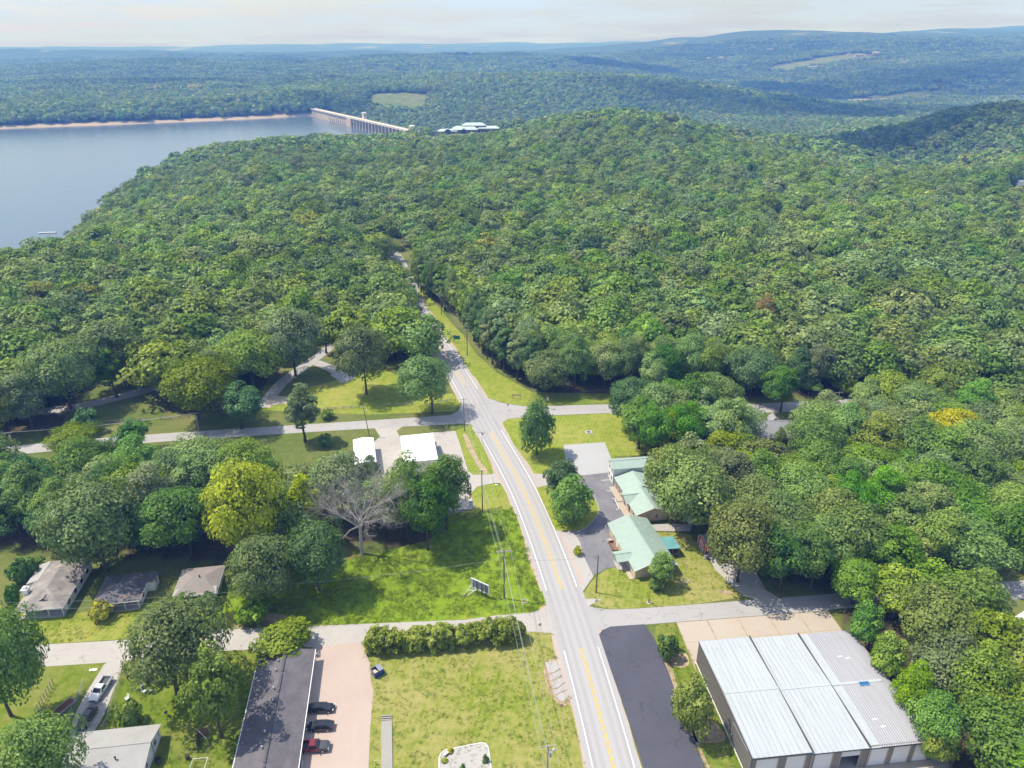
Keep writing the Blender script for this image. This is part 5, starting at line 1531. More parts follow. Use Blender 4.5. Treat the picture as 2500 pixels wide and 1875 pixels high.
# ---- three cottages on the left
def cottage(px4, eave, ridge, roof, wall, label, ridge_len=None, axis='x', posts=True, name='cottage', porch=1.9):
    ctr, w, d, rz = rect_fit(px4, eave)
    w -= 0.9; d -= 0.9
    o = empty(name, (ctr.x, ctr.y, 0), rz); tag(o, label, 'cottage', 'old cottages along the side street')
    walls(o, w, d - porch, eave - 0.1, wall, y0=porch / 2)
    hip_roof(o, w, d, eave, ridge, roof, 0.45, ridge_len, axis)
    p_ = MB(); p_.box((0, -d / 2 + porch / 2 - 0.05, 0.12), (w, porch + 0.2, 0.24)); p_.build('porch_floor', M['concrete'], o)
    for k in range(4):
        q = MB(); x = -w / 2 + 0.12 + k * (w - 0.24) / 3
        q.box((x, -d / 2 + 0.1, eave / 2 + 0.05), (0.12, 0.12, eave - 0.25)); q.build('porch_post', M['white'], o)
    bm_ = MB(); bm_.box((0, -d / 2 + 0.1, eave - 0.13), (w, 0.14, 0.2)); bm_.build('porch_beam', M['white'], o)
    for u in (-w * .27, w * .27): window(o, 'f', u, 1.5, 1.1, 1.1, w, d - porch, 0, porch / 2)
    door(o, 'f', 0, 0.95, 2.05, w, d - porch, M['wood'], 0, porch / 2)
    n = max(2, int(d / 3.4))
    for k in range(n): window(o, 'r', -d / 2 + porch + 1.0 + k * (d - porch - 1.6) / max(1, n - 0.4), 1.5, 0.9, 1.1, w, 0, 0, 0, 'trim_dark')
    f_ = MB()
    for s in (-1, 1):
        f_.box((0, s * (d / 2 + 0.47), eave - 0.12), (w + 0.9, 0.06, 0.16)); f_.box((s * (w / 2 + 0.47), 0, eave - 0.12), (0.06, d + 0.9, 0.16))
    f_.build('fascia', M['white'], o)
    return o, w, d
c1, w1, d1 = cottage([(33,1494),(157,1482),(222,1364),(120,1368)], 2.7, 4.3, M['shingle_old'], M['wall_white'], 'long weathered cottage with a white chimney, leftmost of the cottages', None, 'y')
gable_roof(c1, 3.0, 1.6, 3.1, 3.9, M['shingle_old'], 'y', 0.2, 0.1, 0.3, -d1 / 2 + 2.4, 'gable_vent')
ch = MB(); ch.box((-w1 / 2 - 0.3, -d1 / 2 + 5.0, 2.0), (1.1, 1.2, 4.0)); ch.box((-w1 / 2 - 0.3, -d1 / 2 + 5.0, 4.05), (1.3, 1.4, 0.2)); ch.box((-w1 / 2 - 0.3, -d1 / 2 + 5.0, 4.35), (0.7, 0.8, 0.4)); ch.build('chimney', M['white'], c1)
sw = MB(); slab(sw, [(-w1 / 2 - 2.2, 1.0, 2.3), (-w1 / 2 + 0.5, 1.0, 3.1), (-w1 / 2 + 0.5, d1 / 2, 3.1), (-w1 / 2 - 2.2, d1 / 2, 2.3)], 0.14); sw.build('side_roof', M['roof_pale'], c1)
walls(c1, 2.2, d1 / 2 - 1.2, 2.25, M['wall_white'], x0=-w1 / 2 - 1.1, y0=d1 / 4 + 0.6)
for (x, y) in ((0.6, 2.6), (1.8, 3.4), (-0.3, 5.0), (2.2, -3.0)):
    q_ = MB(); q_.cyl((x, y, 3.3), (x, y, 4.5 - abs(x) * 0.2), 0.08, n=8); q_.build('roof_vent', M['metal'], c1)
c2, w2, d2 = cottage([(225,1478),(342,1466),(369,1395),(262,1405)], 2.6, 4.0, M['shingle_black'], M['wall_white'], 'square cottage with dark blotched hip roof, middle of the three cottages', 2.6)
walls(c2, 1.6, 3.0, 2.5, M['wall_white'], x0=w2 / 2 + 0.82, y0=d2 / 2 - 1.6)
q_ = MB(); slab(q_, [(w2 / 2 + 0.3, d2 / 2 - 3.3, 2.75), (w2 / 2 + 1.9, d2 / 2 - 3.3, 2.55), (w2 / 2 + 1.9, d2 / 2 + 0.2, 2.55), (w2 / 2 + 0.3, d2 / 2 + 0.2, 2.75)]); q_.build('side_roof', M['shingle_black'], c2)
window(c2, 'r', d2 / 2 - 1.6, 1.5, 0.8, 1.0, w2 + 3.24, 0)
c3, w3, d3 = cottage([(419,1460),(529,1448),(549,1380),(447,1389)], 2.6, 3.9, M['shingle_brown'], M['wall_white'], 'square cottage with brown grey hip roof, rightmost of the three cottages', 2.4)
q_ = MB(); q_.cyl((0.3, -0.2, 3.6), (0.3, -0.2, 4.35), 0.14, n=8); q_.build('roof_vent', M['dark'], c3)
q_ = MB(); slab(q_, [(-w3 / 2 - 0.45, -d3 / 2 - 0.5, 2.62), (w3 / 2 + 0.45, -d3 / 2 - 0.5, 2.62), (w3 / 2 + 0.2, -d3 / 2 + 1.6, 3.02), (-w3 / 2 - 0.1, -d3 / 2 + 1.6, 3.02)], 0.06); q_.build('porch_roof', M['roof_pale'], c3)

# ---- pale roofed house bottom left
hz_ = 2.6
bl, br_ = G(185, 1788, hz_), G(394, 1766, hz_)
v_ = (br_ - bl); ang = math.atan2(v_.y, v_.x)
PW = v_.length - 0.8; PD = 8.4
n_ = Vector((math.sin(ang), -math.cos(ang)))
c_ = (bl + br_) / 2 + n_ * (PD / 2 + 0.4)
ph = empty('house', (c_.x, c_.y, 0), ang); tag(ph, 'white walled house with pale flat pitched roof, bottom left', 'house')
walls(ph, PW, PD, 2.55, M['wall_white'], 3.5, 'x')
gable_roof(ph, PW, PD, 2.62, 3.85, M['roof_pale'], 'x', 0.4)
window(ph, 'r', 1.6, 1.6, 1.1, 1.2, PW, PD); window(ph, 'r', -2.6, 1.6, 0.8, 1.2, PW, PD); window(ph, 'r', 3.3, 1.5, 0.5, 0.9, PW, PD)
door(ph, 'r', -0.6, 0.95, 2.05, PW, PD, M['white'])
q_ = MB(); q_.cyl((2.0, -2.2, 2.9), (2.0, -2.2, 3.7), 0.1, n=8); q_.cyl((2.0, -2.2, 3.7), (2.0, -2.2, 3.82), 0.18, n=8); q_.build('roof_vent', M['dark'], ph)
pp = MB(); pp.cyl((PW / 2 + 0.08, 0.5, 0.1), (PW / 2 + 0.08, 0.5, 3.2), 0.04); pp.build('downpipe', M['trim_dark'], ph)

# ---- motel office
ctr, w, d, rz = rect_fit([(1546,1391),(1629,1354),(1587,1276.5),(1492.5,1284)], 2.9)
rz = math.radians(12.5)
w = 9.4; d = 17.0
of = empty('motel_office', (ctr.x + 0.2, ctr.y, 0), rz); tag(of, 'tan office house with pale green metal gable roof and porch', 'house')
walls(of, w, d, 2.75, M['wall_tan'], 4.3, 'y')
gable_roof(of, w, d, 2.9, 4.6, M['green_metal'], 'y', 0.5)
sm_ = MB()
for k in range(1, 40):
    y = -d / 2 - 0.5 + k * (d + 1.0) / 40
    for s in (-1, 1):
        p0 = Vector((s * 0.15, y, 4.6 - 0.15 * 0.36 + 0.02)); p1 = Vector((s * (w / 2 + 0.48), y, 2.9 - 0.48 * 0.36 + 0.02))
        sm_.cyl(p0, p1, 0.02, n=4, caps=False)
tag(sm_.build('roof_seams', M['green_metal'], of), kind='stuff')
gd = MB()
for s in (-1, 1):
    for e in (-1, 1):
        a = Vector((0, e * (d / 2 + 0.53), 4.5)); b = Vector((s * (w / 2 + 0.5), e * (d / 2 + 0.53), 2.62)); gd.cyl(a, b, 0.09, n=4)
gd.build('bargeboard', M['white'], of)
window(of, 'f', -0.6, 1.6, 1.3, 1.2, w, d); window(of, 'f', 2.6, 1.6, 1.2, 1.2, w, d)
for v in (-6.5, 5.2): window(of, 'l', v, 1.5, 1.3, 1.1, w, d)
door(of, 'l', 3.0, 1.0, 2.05, w, d, M['white'])
for v in (-5, 0, 5.5): window(of, 'r', v, 1.5, 1.1, 1.1, w, d)
# porch gable
gable_roof(of, 3.4, 3.4, 2.75, 3.5, M['green_metal'], 'x', 0.25, 0.1, -w / 2 - 1.2, -3.4, 'porch_roof')
for yy in (-4.9, -1.9):
    q_ = MB(); q_.box((-w / 2 - 2.5, yy, 1.35), (0.14, 0.14, 2.6)); q_.build('porch_post', M['white'], of)
q_ = MB(); q_.box((-w / 2 - 1.3, -3.4, 0.08), (2.8, 3.4, 0.16)); q_.build('porch_floor', M['concrete'], of)
q_ = MB(); q_.box((-w / 2 - 0.7, -6.6, 0.06), (1.0, 3.8, 0.12)); q_.build('path', M['tanconc'], of)
# teal lean-to with posts
q_ = MB(); slab(q_, [(w / 2 + 0.2, -3.4, 2.75), (w / 2 + 3.9, -3.4, 2.4), (w / 2 + 3.9, 1.2, 2.4), (w / 2 + 0.2, 1.2, 2.75)], 0.08); q_.build('lean_to_roof', M['teal_metal'], of)
for (x, y) in ((w / 2 + 3.7, -3.2), (w / 2 + 1.9, -3.2), (w / 2 + 3.7, 1.0)):
    q_ = MB(); q_.box((x, y, 1.2), (0.12, 0.12, 2.35)); q_.build('porch_post', M['greywood'], of)
q_ = MB(); q_.box((w / 2 + 2.0, -1.1, 0.08), (3.8, 4.6, 0.14)); q_.build('porch_floor', M['wood'], of)
rl = MB(); rl.box((w / 2 + 2.8, -3.3, 0.9), (1.9, 0.08, 0.08)); rl.box((w / 2 + 2.8, -3.3, 0.5), (1.9, 0.06, 0.06)); rl.build('railing', M['greywood'], of)
for (x, y) in ((1.6, 5.5), (2.9, 4.6), (2.4, -1.0)):
    q_ = MB(); zz = 4.6 - abs(x) * 0.36; q_.cyl((x, y, zz - 0.1), (x, y, zz + 0.35), 0.08, n=8); q_.build('roof_vent', M['roof_white'], of)
q_ = MB(); q_.box((-w / 2 - 1.0, 3.0, 0.4), (1.4, 3.0, 0.1)); q_.box((-w / 2 - 1.65, 3.0, 0.7), (0.08, 3.0, 0.7)); q_.box((-w / 2 - 1.0, 4.5, 0.7), (1.4, 0.08, 0.7)); q_.build('deck', M['wood'], of)
stn = MB()
for k in range(9): stn.box((-w / 2 - 1.2 + random.uniform(-.5, .5), 5.6 + random.uniform(-.6, .6), 0.4 + random.uniform(-.2, .3)), (0.5, 0.6, 0.5), random.random())
stn.build('stone_planter', M['stone'], of)

# ---- motel row
def motel_block(px4, eave, ridge, label, axis, wall, name='motel_block', rz=None, w=None, d=None, roof='green_metal'):
    ctr, w_, d_, r_ = rect_fit(px4, eave)
    w = w or w_; d = d or d_
    o = empty(name, (ctr.x, ctr.y, 0), r_ if rz is None else rz); tag(o, label, 'building', 'motel row along the parking lot')
    walls(o, w - 0.8, d - 0.8, eave - 0.1, wall, ridge - 0.25, axis)
    gable_roof(o, w - 0.8, d - 0.8, eave, ridge, M[roof], axis, 0.4)
    return o, w - 0.8, d - 0.8
MR = math.radians(12.0)
m1, a1, b1 = motel_block([(1512,1143),(1590,1139),(1578,1113),(1501,1118)], 5.2, 6.2, 'two storey white end block of the motel with green roof', 'x', M['wall_white'], rz=math.radians(8), w=13.0)
for v in (-1.2, 1.2): window(m1, 'l', v, 3.8, 1.2, 1.3, a1, b1); window(m1, 'l', v, 1.5, 1.2, 1.3, a1, b1)
m2, a2, b2 = motel_block([(1527,1196),(1605,1200),(1578,1158),(1513,1160)], 2.9, 4.3, 'middle block of the motel with green gable roof', 'y', M['wall_tan'], rz=MR, w=10.4)
m3, a3, b3 = motel_block([(1561,1257),(1627,1247),(1594,1195),(1530,1198)], 2.9, 4.4, 'near block of the motel with tan gable wall and small window', 'y', M['wall_tan'], rz=MR, w=9.6)
gable_roof(m3, 4.0, 4.4, 2.95, 4.0, M['green_metal'], 'x', 0.3, 0.1, -a3 / 2 + 1.2, b3 / 2 - 2.4, 'cross_gable')
window(m3, 'f', 1.0, 1.55, 0.95, 1.2, a3, b3)
for o_, a_, b_ in ((m2, a2, b2), (m3, a3, b3)):
    for k in range(3):
        y = -b_ / 2 + 1.6 + k * (b_ - 3) / 2
        door(o_, 'l', y, 0.95, 2.05, a_, b_, M['wood']); 
        window(o_, 'l', y + 1.25, 1.5, 1.0, 1.1, a_, b_)
    q_ = MB(); q_.box((-a_ / 2 - 0.9, 0, 0.07), (1.7, b_, 0.14)); q_.build('walkway', M['tanconc'], o_)
    for k in range(4):
        q_ = MB(); q_.box((-a_ / 2 - 0.35, -b_ / 2 + 0.4 + k * (b_ - 0.8) / 3, 1.35), (0.1, 0.1, 2.6)); q_.build('porch_post', M['white'], o_)
    g_ = MB()
    for s in (-1, 1):
        for e in (-1, 1):
            hgt = 4.3 if o_ is m2 else 4.4
            g_.cyl((0, e * (b_ / 2 + 0.42), hgt - 0.1), (s * (a_ / 2 + 0.4), e * (b_ / 2 + 0.42), 2.7), 0.08, n=4)
    g_.build('bargeboard', M['white'] if o_ is m3 else M['trim_dark'], o_)
q_ = MB(); q_.box((-a3 / 2 - 0.5, -b3 / 2 + 0.2, 0.9), (0.8, 1.8, 1.8)); q_.build('brick_pier', M['wall_brick'], m3)
# wooden shed behind the near block, in tree shade
sh = empty('wood_shed', tuple(G(1642, 1262)) + (0,), MR); tag(sh, 'dark brown wooden shed beside the near motel block', 'shed')
walls(sh, 3.6, 4.0, 2.4, M['wood'], 3.0, 'y'); gable_roof(sh, 3.6, 4.0, 2.45, 3.2, M['shingle_dark'], 'y', 0.2, 0.08); door(sh, 'f', 0, 1.0, 2.0, 3.6, 4.0, M['barn_red'])
ds = empty('dark_shed', tuple(G(1700, 1270)) + (0,), 0.15); tag(ds, 'low shed with dark green roof at the end of the concrete path', 'shed')
walls(ds, 5.0, 4.0, 2.3, M['wall_white'], 3.0, 'x'); gable_roof(ds, 5.0, 4.0, 2.35, 3.1, plain('dark_green_roof', (0.035, 0.09, 0.085), 0.5), 'x', 0.3, 0.08); door(ds, 'l', 0, 1.0, 2.0, 5.0, 4.0, M['white'])

# ---- red barn shed with gambrel roof
rbn = empty('barn_shed', tuple(G(1742, 1335)) + (0,), math.radians(14)); tag(rbn, 'small red barn shed with grey gambrel roof and white crossed door', 'shed')
bw_, bd_ = 6.4, 3.8
prof = [(-bd_ / 2, 0), (-bd_ / 2, 2.0), (-bd_ / 2 * 0.72, 3.1), (0, 3.8), (bd_ / 2 * 0.72, 3.1), (bd_ / 2, 2.0), (bd_ / 2, 0)]
m_ = MB()
for s in (-1, 1):
    X = s * bw_ / 2
    m_.poly([(X, p[0], p[1]) for p in (prof if s > 0 else prof[::-1])])
for s in (-1, 1): m_.box((0, s * (bd_ / 2 - 0.05), 1.0), (bw_ - 0.01, 0.1, 2.0))
m_.build('wall', M['barn_red'], rbn)
m_ = MB(); ov = 0.25
for p, q in zip(prof[1:-2], prof[2:-1]):
    slab(m_, [(-bw_ / 2 - ov, p[0] * 1.06, p[1] + 0.04), (bw_ / 2 + ov, p[0] * 1.06, p[1] + 0.04), (bw_ / 2 + ov, q[0] * 1.06, q[1] + 0.04), (-bw_ / 2 - ov, q[0] * 1.06, q[1] + 0.04)], 0.08)
m_.build('roof', M['shingle_grey'], rbn)
m_ = MB(); X = -bw_ / 2 - 0.04
m_.box((X, 0, 1.0), (0.06, 1.7, 1.9)); dr = m_.build('door', M['barn_red'], rbn)
m_ = MB(); X -= 0.05
for (y, z, a, b) in ((-.85, 1.0, .12, 1.95), (.85, 1.0, .12, 1.95), (0, .05, 1.8, .12), (0, 1.95, 1.8, .12)): m_.box((X, y, z), (0.05, a, b))
for s in (-1, 1): m_.cyl((X, -.8 * s, 0.1), (X, .8 * s, 1.9), 0.06, n=4)
m_.build('door_trim', M['white'], dr)
m_ = MB()
for p, q in zip(prof[:-1], prof[1:]): m_.cyl((X, p[0], p[1]), (X, q[0], q[1]), 0.07, n=4)
for s in (-.35, .35): m_.box((X, s, 2.7), (0.05, 0.1, 1.2))
m_.build('trim', M['white'], rbn)

# ---- grey shingled house among the trees
ctr, w, d, rz = rect_fit([(1869,1064),(1927,1061),(1914,1024),(1854,1027)], 4.6)
gh = empty('house', (ctr.x - 1.5, ctr.y, 0), rz); tag(gh, 'grey shingled house half hidden in the woods, with two dormers', 'house')
gw = 13.5; gd_ = 9.0
walls(gh, gw, gd_, 4.0, M['wall_white'], 6.6, 'x'); 
gable_roof(gh, gw, gd_, 4.1, 7.0, M['shingle_grey'], 'x', 0.5)
for x_ in (-4.6, 1.8):
    walls(gh, 2.6, 2.4, 6.0, M['wall_white'], x0=x_, y0=2.8, name='dormer'); gable_roof(gh, 2.6, 3.0, 6.0, 7.2, M['shingle_grey'], 'y', 0.3, 0.1, x_, 2.9, 'dormer_roof')
for u in (-4, 0, 4): window(gh, 'f', u, 2.0, 1.1, 1.4, gw, gd_)

# ---- two white roofed buildings
ctr, w, d, rz = rect_fit([(985,1128),(1071,1121),(1054,1056),(977,1064)], 4.2)
wb = empty('commercial_building', (ctr.x, ctr.y, 0), rz); tag(wb, 'larger white flat roofed building beside the highway lot', 'building', 'white roofed buildings')
walls(wb, w - 0.5, d - 0.5, 4.1, M['wall_white'])
gable_roof(wb, w - 0.6, d - 0.6, 4.15, 4.75, M['roof_white'], 'x', 0.3, 0.12, offset=d * 0.22)
for k in range(4): window(wb, 'r', -d / 2 + 3 + k * 4.5, 1.7, 2.0, 1.6, w - 0.5, d - 0.5)
door(wb, 'r', 1.0, 1.1, 2.1, w - 0.5, d - 0.5, M['dark'])
ctr, w, d, rz = rect_fit([(868,1132),(918,1127),(912.5,1067),(859,1073)], 3.8)
wc = empty('commercial_building', (ctr.x, ctr.y, 0), rz); tag(wc, 'smaller white flat roofed building left of the drive', 'building', 'white roofed buildings')
walls(wc, w - 0.5, d - 0.5, 3.6, M['wall_white']); gable_roof(wc, w - 0.6, d - 0.6, 3.7, 4.1, M['roof_white'], 'y', 0.3, 0.12)
door(wc, 'r', -2, 2.6, 2.4, w - 0.5, d - 0.5, M['door_white']); window(wc, 'r', 4, 1.6, 1.2, 1.0, w - 0.5, d - 0.5)
for i, (px_, py_, lab) in enumerate([(548, 1240, 'left one glimpsed through the wood by the yellow tree'), (395, 1255, 'glimpsed through the middle of the left wood')]):
    g = G(px_, py_); o = empty('trailer_home', (g.x, g.y, 0), 0.25 + i * 0.4); tag(o, 'white roofed trailer home, ' + lab, 'trailer')
    walls(o, 10, 4, 2.7, M['wall_white']); gable_roof(o, 10, 4, 2.75, 3.2, M['roof_white'], 'x', 0.2, 0.08); window(o, 'f', 2, 1.5, 1.0, 0.9, 10, 4); door(o, 'f', -1, 0.9, 2.0, 10, 4, M['door_white'])
g = G(2410, 1000); o = empty('house', (g.x, g.y, 0), -0.2); tag(o, 'tan roofed house in a gap of the right hand woods', 'house')
walls(o, 12, 8, 3.0, M['wall_white'], 4.8, 'x'); gable_roof(o, 12, 8, 3.1, 5.2, M['wall_tan'], 'x', 0.5); window(o, 'f', 3, 1.6, 1.2, 1.2, 12, 8)
g = G(2505, 1545); o = empty('house', (g.x + 3, g.y, 0), 0.5); tag(o, 'white roofed house cut by the right edge', 'house')
walls(o, 9, 7, 2.8, M['wall_white'], 4.0, 'x'); gable_roof(o, 9, 7, 2.85, 4.2, M['roof_white'], 'x', 0.4); window(o, 'l', 1, 1.5, 1.1, 1.1, 9, 7)

# ---- dam
M['damcon'] = shingle_mat('dam_concrete', (0.56, 0.47, 0.385), 0.14, (0.40, 0.31, 0.24), 0.05)
M['damtop'] = plain('dam_deck', (0.62, 0.57, 0.52), 0.9, var=0.08, scale=0.1)
M['gate'] = plain('dam_gate', (0.085, 0.095, 0.11), 0.7, var=0.15, scale=0.1)
dvec = (DAM_B - DAM_A); DL = dvec.length; drz = math.atan2(dvec.y, dvec.x)
dam = empty('dam', (DAM_A.x, DAM_A.y, -23.0), drz)
tag(dam, 'long pale concrete dam with spillway gates holding back the lake', 'dam')
def dam_s(px):
    u = (px - 1250) / FPX
    # x = u * (y*CP + (H-z)*SP)
    k0 = DAM_A.x - u * (DAM_A.y * CP + (CAM_H + 23) * SP); k1 = dvec.x - u * dvec.y * CP
    return max(0.0, min(DL, -k0 / k1 * DL))
# wall with sloped downstream face (local +y is the lake side)
def dam_wall(s0, s1, y_up, mat, name, z0=-50, z1=0):
    m = MB()
    m.hexa([(s0, -42, z0), (s1, -42, z0), (s1, y_up, z0), (s0, y_up, z0), (s0, -5, z1), (s1, -5, z1), (s1, y_up, z1), (s0, y_up, z1)])
    return m.build(name, mat, dam)
sG0, sG1, sB, sP = dam_s(1003), dam_s(862.5), dam_s(852), dam_s(807)
dam_wall(0, sG0, 4, M['damcon'], 'abutment_wall'); dam_wall(sG1, sB, 6.5, M['damcon'], 'block_wall', z1=0.4); dam_wall(sB, sP, 3.6, M['damcon'], 'pilaster_wall'); dam_wall(sP, DL + 8, 4, M['damcon'], 'wall')
dam_wall(sG0, sG1, 3.2, M['damcon'], 'spillway_crest', z1=-14.6)
NG = 17
for k in range(NG + 1):
    s = sG0 + (sG1 - sG0) * k / NG
    m = MB(); m.box((s, -1.0, -10.2), (3.0, 15.0, 20.6)); m.build('pier', M['damcon'], dam)
for k in range(NG):
    s = sG0 + (sG1 - sG0) * (k + .5) / NG
    m = MB(); m.box((s, 0.5, -8.3), ((sG1 - sG0) / NG - 3.1, 1.2, 12.6)); m.build('gate', M['gate'], dam)
for k in range(9):
    s = sB + (sP - sB) * (k + 0.3) / 9
    m = MB(); m.hexa([(s, 3.6, -46), (s + 4.2, 3.6, -46), (s + 4.2, 8.0, -46), (s, 8.0, -46), (s, 3.6, -7), (s + 4.2, 3.6, -7), (s + 4.2, 4.4, -7), (s, 4.4, -7)]); m.build('pilaster', M['damcon'], dam)
m = MB(); m.box((DL / 2, 0, 0.9), (DL + 20, 12, 1.8)); m.build('deck', M['damtop'], dam)
for s_ in (-1, 1):
    m = MB(); m.box((DL / 2, s_ * 5.8, 2.3), (DL + 20, 0.5, 1.1)); m.build('parapet', M['damcon'], dam)
for s, hh, ww in ((dam_s(880), 15, 8.5), (dam_s(995), 9, 9)):
    m = MB(); m.box((s, -9, hh / 2 - 1), (ww, 7, hh)); tw = m.build('tower', M['damtop'], dam)
    m = MB(); m.box((s, -9, hh - 0.8), (ww + 1.2, 8, 0.8)); m.build('roof', M['roof_white'], tw)
    m = MB(); m.box((s - ww / 2 - 0.03, -9, hh * 0.6), (0.1, 3, 2.4)); m.box((s, -5.46, hh * 0.6), (3, 0.1, 2.4)); m.build('window', M['glass'], tw)

# ---- visitor centre near the dam
vz = -8.0
vc = empty('visitor_centre', (-66, 1150, vz), math.radians(4)); tag(vc, 'large building with pale metal roofs beside the dam', 'building')
M['vcroof'] = plain('pale_teal_roof', (0.42, 0.50, 0.49), 0.5, var=0.05, scale=0.1)
for (x, y, w_, d_, ev, rd, ax_) in ((-32, -6, 26, 16, 4.2, 7.0, 'x'), (-6, 0, 36, 22, 6.0, 10.5, 'x'), (8, 8, 32, 16, 11.0, 14.5, 'x'), (30, 4, 30, 18, 7.0, 10.0, 'x')):
    walls(vc, w_, d_, ev - 0.2, M['stone'], x0=x, y0=y, th=0.4); hip_roof(vc, w_, d_, ev, rd, M['vcroof'], 2.0, w_ * 0.75, 'x', x, y)
    q_ = MB()
    for k in range(int(w_ / 3)): q_.box((x - w_ / 2 + 1.5 + k * 3, y - d_ / 2 - 0.08, ev / 2), (2.2, 0.12, ev * 0.55))
    tag(q_.build('window_band', M['glass'], vc), kind='stuff')
for x in (-32, -8):
    gable_roof(vc, 9, 6, 5.5, 8.2, M['vcroof'], 'y', 0.6, 0.2, x, -9 if x > -20 else -13, 'entrance_gable')
    walls(vc, 8, 0.6, 5.4, M['dark'], 7.6, 'y', x, -11.6 if x > -20 else -15.6, 'entrance_wall')
def tsheet(name, pts, dz, mat, label, parent=None):
    c = MB(); ps = ccw([Vector(p) for p in pts]); zz = terrain([p.x for p in ps], [p.y for p in ps])
    c.poly([(p.x, p.y, float(z) + dz) for p, z in zip(ps, zz)])
    return tag(c.build(name, mat), label, kind='structure')
ribbon('visitor_parking', spline([Vector((-142, 1160)), Vector((-110, 1118)), Vector((-60, 1112)), Vector((10, 1118))], 6), [-9, -4, 0, 4, 9], 0.3, M['lane2'], 'pale parking lot before the visitor centre', follow=0.4)
# switchyard behind the dam
sy = empty('switchyard', (-90, 1262, tz(-90, 1262) + 1), 0.2); tag(sy, 'grey steel switchyard behind the dam crest', 'substation')
for k in range(7):
    m = MB(); x = -36 + k * 12
    for dx in (-2, 2): m.cyl((x + dx, 0, 0), (x + dx, 0, 13), 0.25, n=4)
    m.cyl((x - 6, 0, 11), (x + 6, 0, 11), 0.3, n=4); m.cyl((x - 2, 0, 0), (x + 2, 0, 12), 0.15, n=4); m.build('gantry', M['metal'], sy)
m = MB(); m.box((0, 4, 4), (92, 1.5, 8)); m.build('retaining_wall', plain('dark_wall', (0.16, 0.165, 0.18), 0.9), sy)

# ---- far buildings on the ridges
for (px_, py_, Y_, w_, h_, lab) in [(2098, 133, 4050, 60, 16, 'long tan hotel block on the far right ridge'), (2072, 132, 4050, 26, 10, 'small tan block left of the far ridge hotel'), (2138, 128, 4150, 46, 14, 'tan block right of the far ridge hotel'),
        (598, 214, 2470, 36, 6, 'white roofed shed in the forest beyond the lake'), (2205, 152, 3700, 40, 6, 'white roof on the slope at the far right'), (1760, 140, 4400, 40, 7, 'pale house on the dark middle ridge'), (1730, 142, 4400, 24, 6, 'small pale house left of the one on the middle ridge'), (1985, 163, 3650, 50, 5, 'pale roof beside the field on the far slope'), (1880, 120, 5200, 60, 8, 'white building at the foot of the far hills'), (1040, 112, 8000, 120, 14, 'white speck of a building on the plain before the far hills')]:
    v = (py_ - 937.5) / FPX; dd = SP + v * CP; ff = CP - v * SP
    zc = CAM_H - Y_ * dd / ff; x_ = (px_ - 1250) / FPX * Y_ / ff
    zg = tz(x_, Y_); w_ *= 0.7; h_ *= 0.75
    o = empty('distant_building', (x_, Y_, max(zg, zc - h_)), random.uniform(-.2, .2)); tag(o, lab, 'building')
    walls(o, w_, w_ * 0.4, h_, M['wall_tan'], th=0.5); gable_roof(o, w_, w_ * 0.4, h_ + .1, h_ + 4, M['roof_pale'] if 'tan' not in lab else M['stone'], 'x', 0.8, 0.3)
# transmission towers on the cleared bank
for (x_, lab) in ((-240, 'leftmost'), (-195, 'second'), (-150, 'third'), (-105, 'rightmost')):
    zz = tz(x_, 2300); o = empty('transmission_tower', (x_, 2300, zz), 0.3); tag(o, f'steel lattice power tower on the hill behind the dam, {lab} of four', 'power tower', 'lattice towers behind the dam')
    m = MB(); H_ = 34
    for sx in (-1, 1):
        for sy_ in (-1, 1): m.cyl((sx * 4, sy_ * 4, 0), (sx * 0.8, sy_ * 0.8, H_), 0.28, n=4)
    for k in range(5):
        z0, z1 = H_ * k / 5, H_ * (k + 1) / 5; a, b = 4 - 3.2 * k / 5, 4 - 3.2 * (k + 1) / 5
        for s in (-1, 1): m.cyl((-a, s * a, z0), (b, s * b, z1), 0.15, n=3); m.cyl((s * a, -a, z0), (s * b, b, z1), 0.15, n=3)
    m.build('lattice', M['metal'], o)
    m = MB()
    for z in (H_ - 9, H_ - 4): m.cyl((-7, 0, z), (7, 0, z), 0.3, n=4)
    m.build('crossarm', M['metal'], o)
# ------------------------------------------------------------------ vehicles
def paint(name, col, rough=0.25):
    t = NT(name); t.color(col)
    t.b.inputs['Coat Weight'].default_value = 0.6; t.b.inputs['Coat Roughness'].default_value = 0.08
    return t.rough(rough, 0.5)
M['chrome'] = plain('chrome', (0.55, 0.56, 0.57), 0.25, 0.9, var=0.05)
t = NT('lamp_red'); t.color((0.35, 0.01, 0.01)); M['lamp_red'] = t.rough(0.3)
t = NT('lamp_clear'); t.color((0.62, 0.64, 0.66)); M['lamp_clear'] = t.rough(0.15)

def loft(mb, st, zb, e0=True, e1=True):
    """st: (x, half width, top z, low z) stations -> closed body"""
    b0 = len(mb.v); n = 8
    for (x, hw, zt, zl) in st:
        sh = min(0.16, (zt - zl) * 0.35)
        mb.v += [(x, -hw * .9, zl), (x, -hw, zl + 0.12), (x, -hw, zt - sh), (x, -hw * .88, zt), (x, hw * .88, zt), (x, hw, zt - sh), (x, hw, zl + 0.12), (x, hw * .9, zl)]
    for i in range(len(st) - 1):
        for k in range(n):
            a = b0 + i * n + k; c = b0 + i * n + (k + 1) % n
            mb.f.append((a, c, c + n, a + n))
    mb.f.append(tuple(b0 + k for k in range(n))[::-1]); mb.f.append(tuple(b0 + (len(st) - 1) * n + k for k in range(n)))

def quadslab(p, mat, name, parent, out=0.012):
    p = [Vector(q) for q in p]; n = (p[1] - p[0]).cross(p[2] - p[0]).normalized()
    m = MB(); m.hexa([q - n * 0.01 for q in p] + [q + n * out for q in p]); return m.build(name, mat, parent)

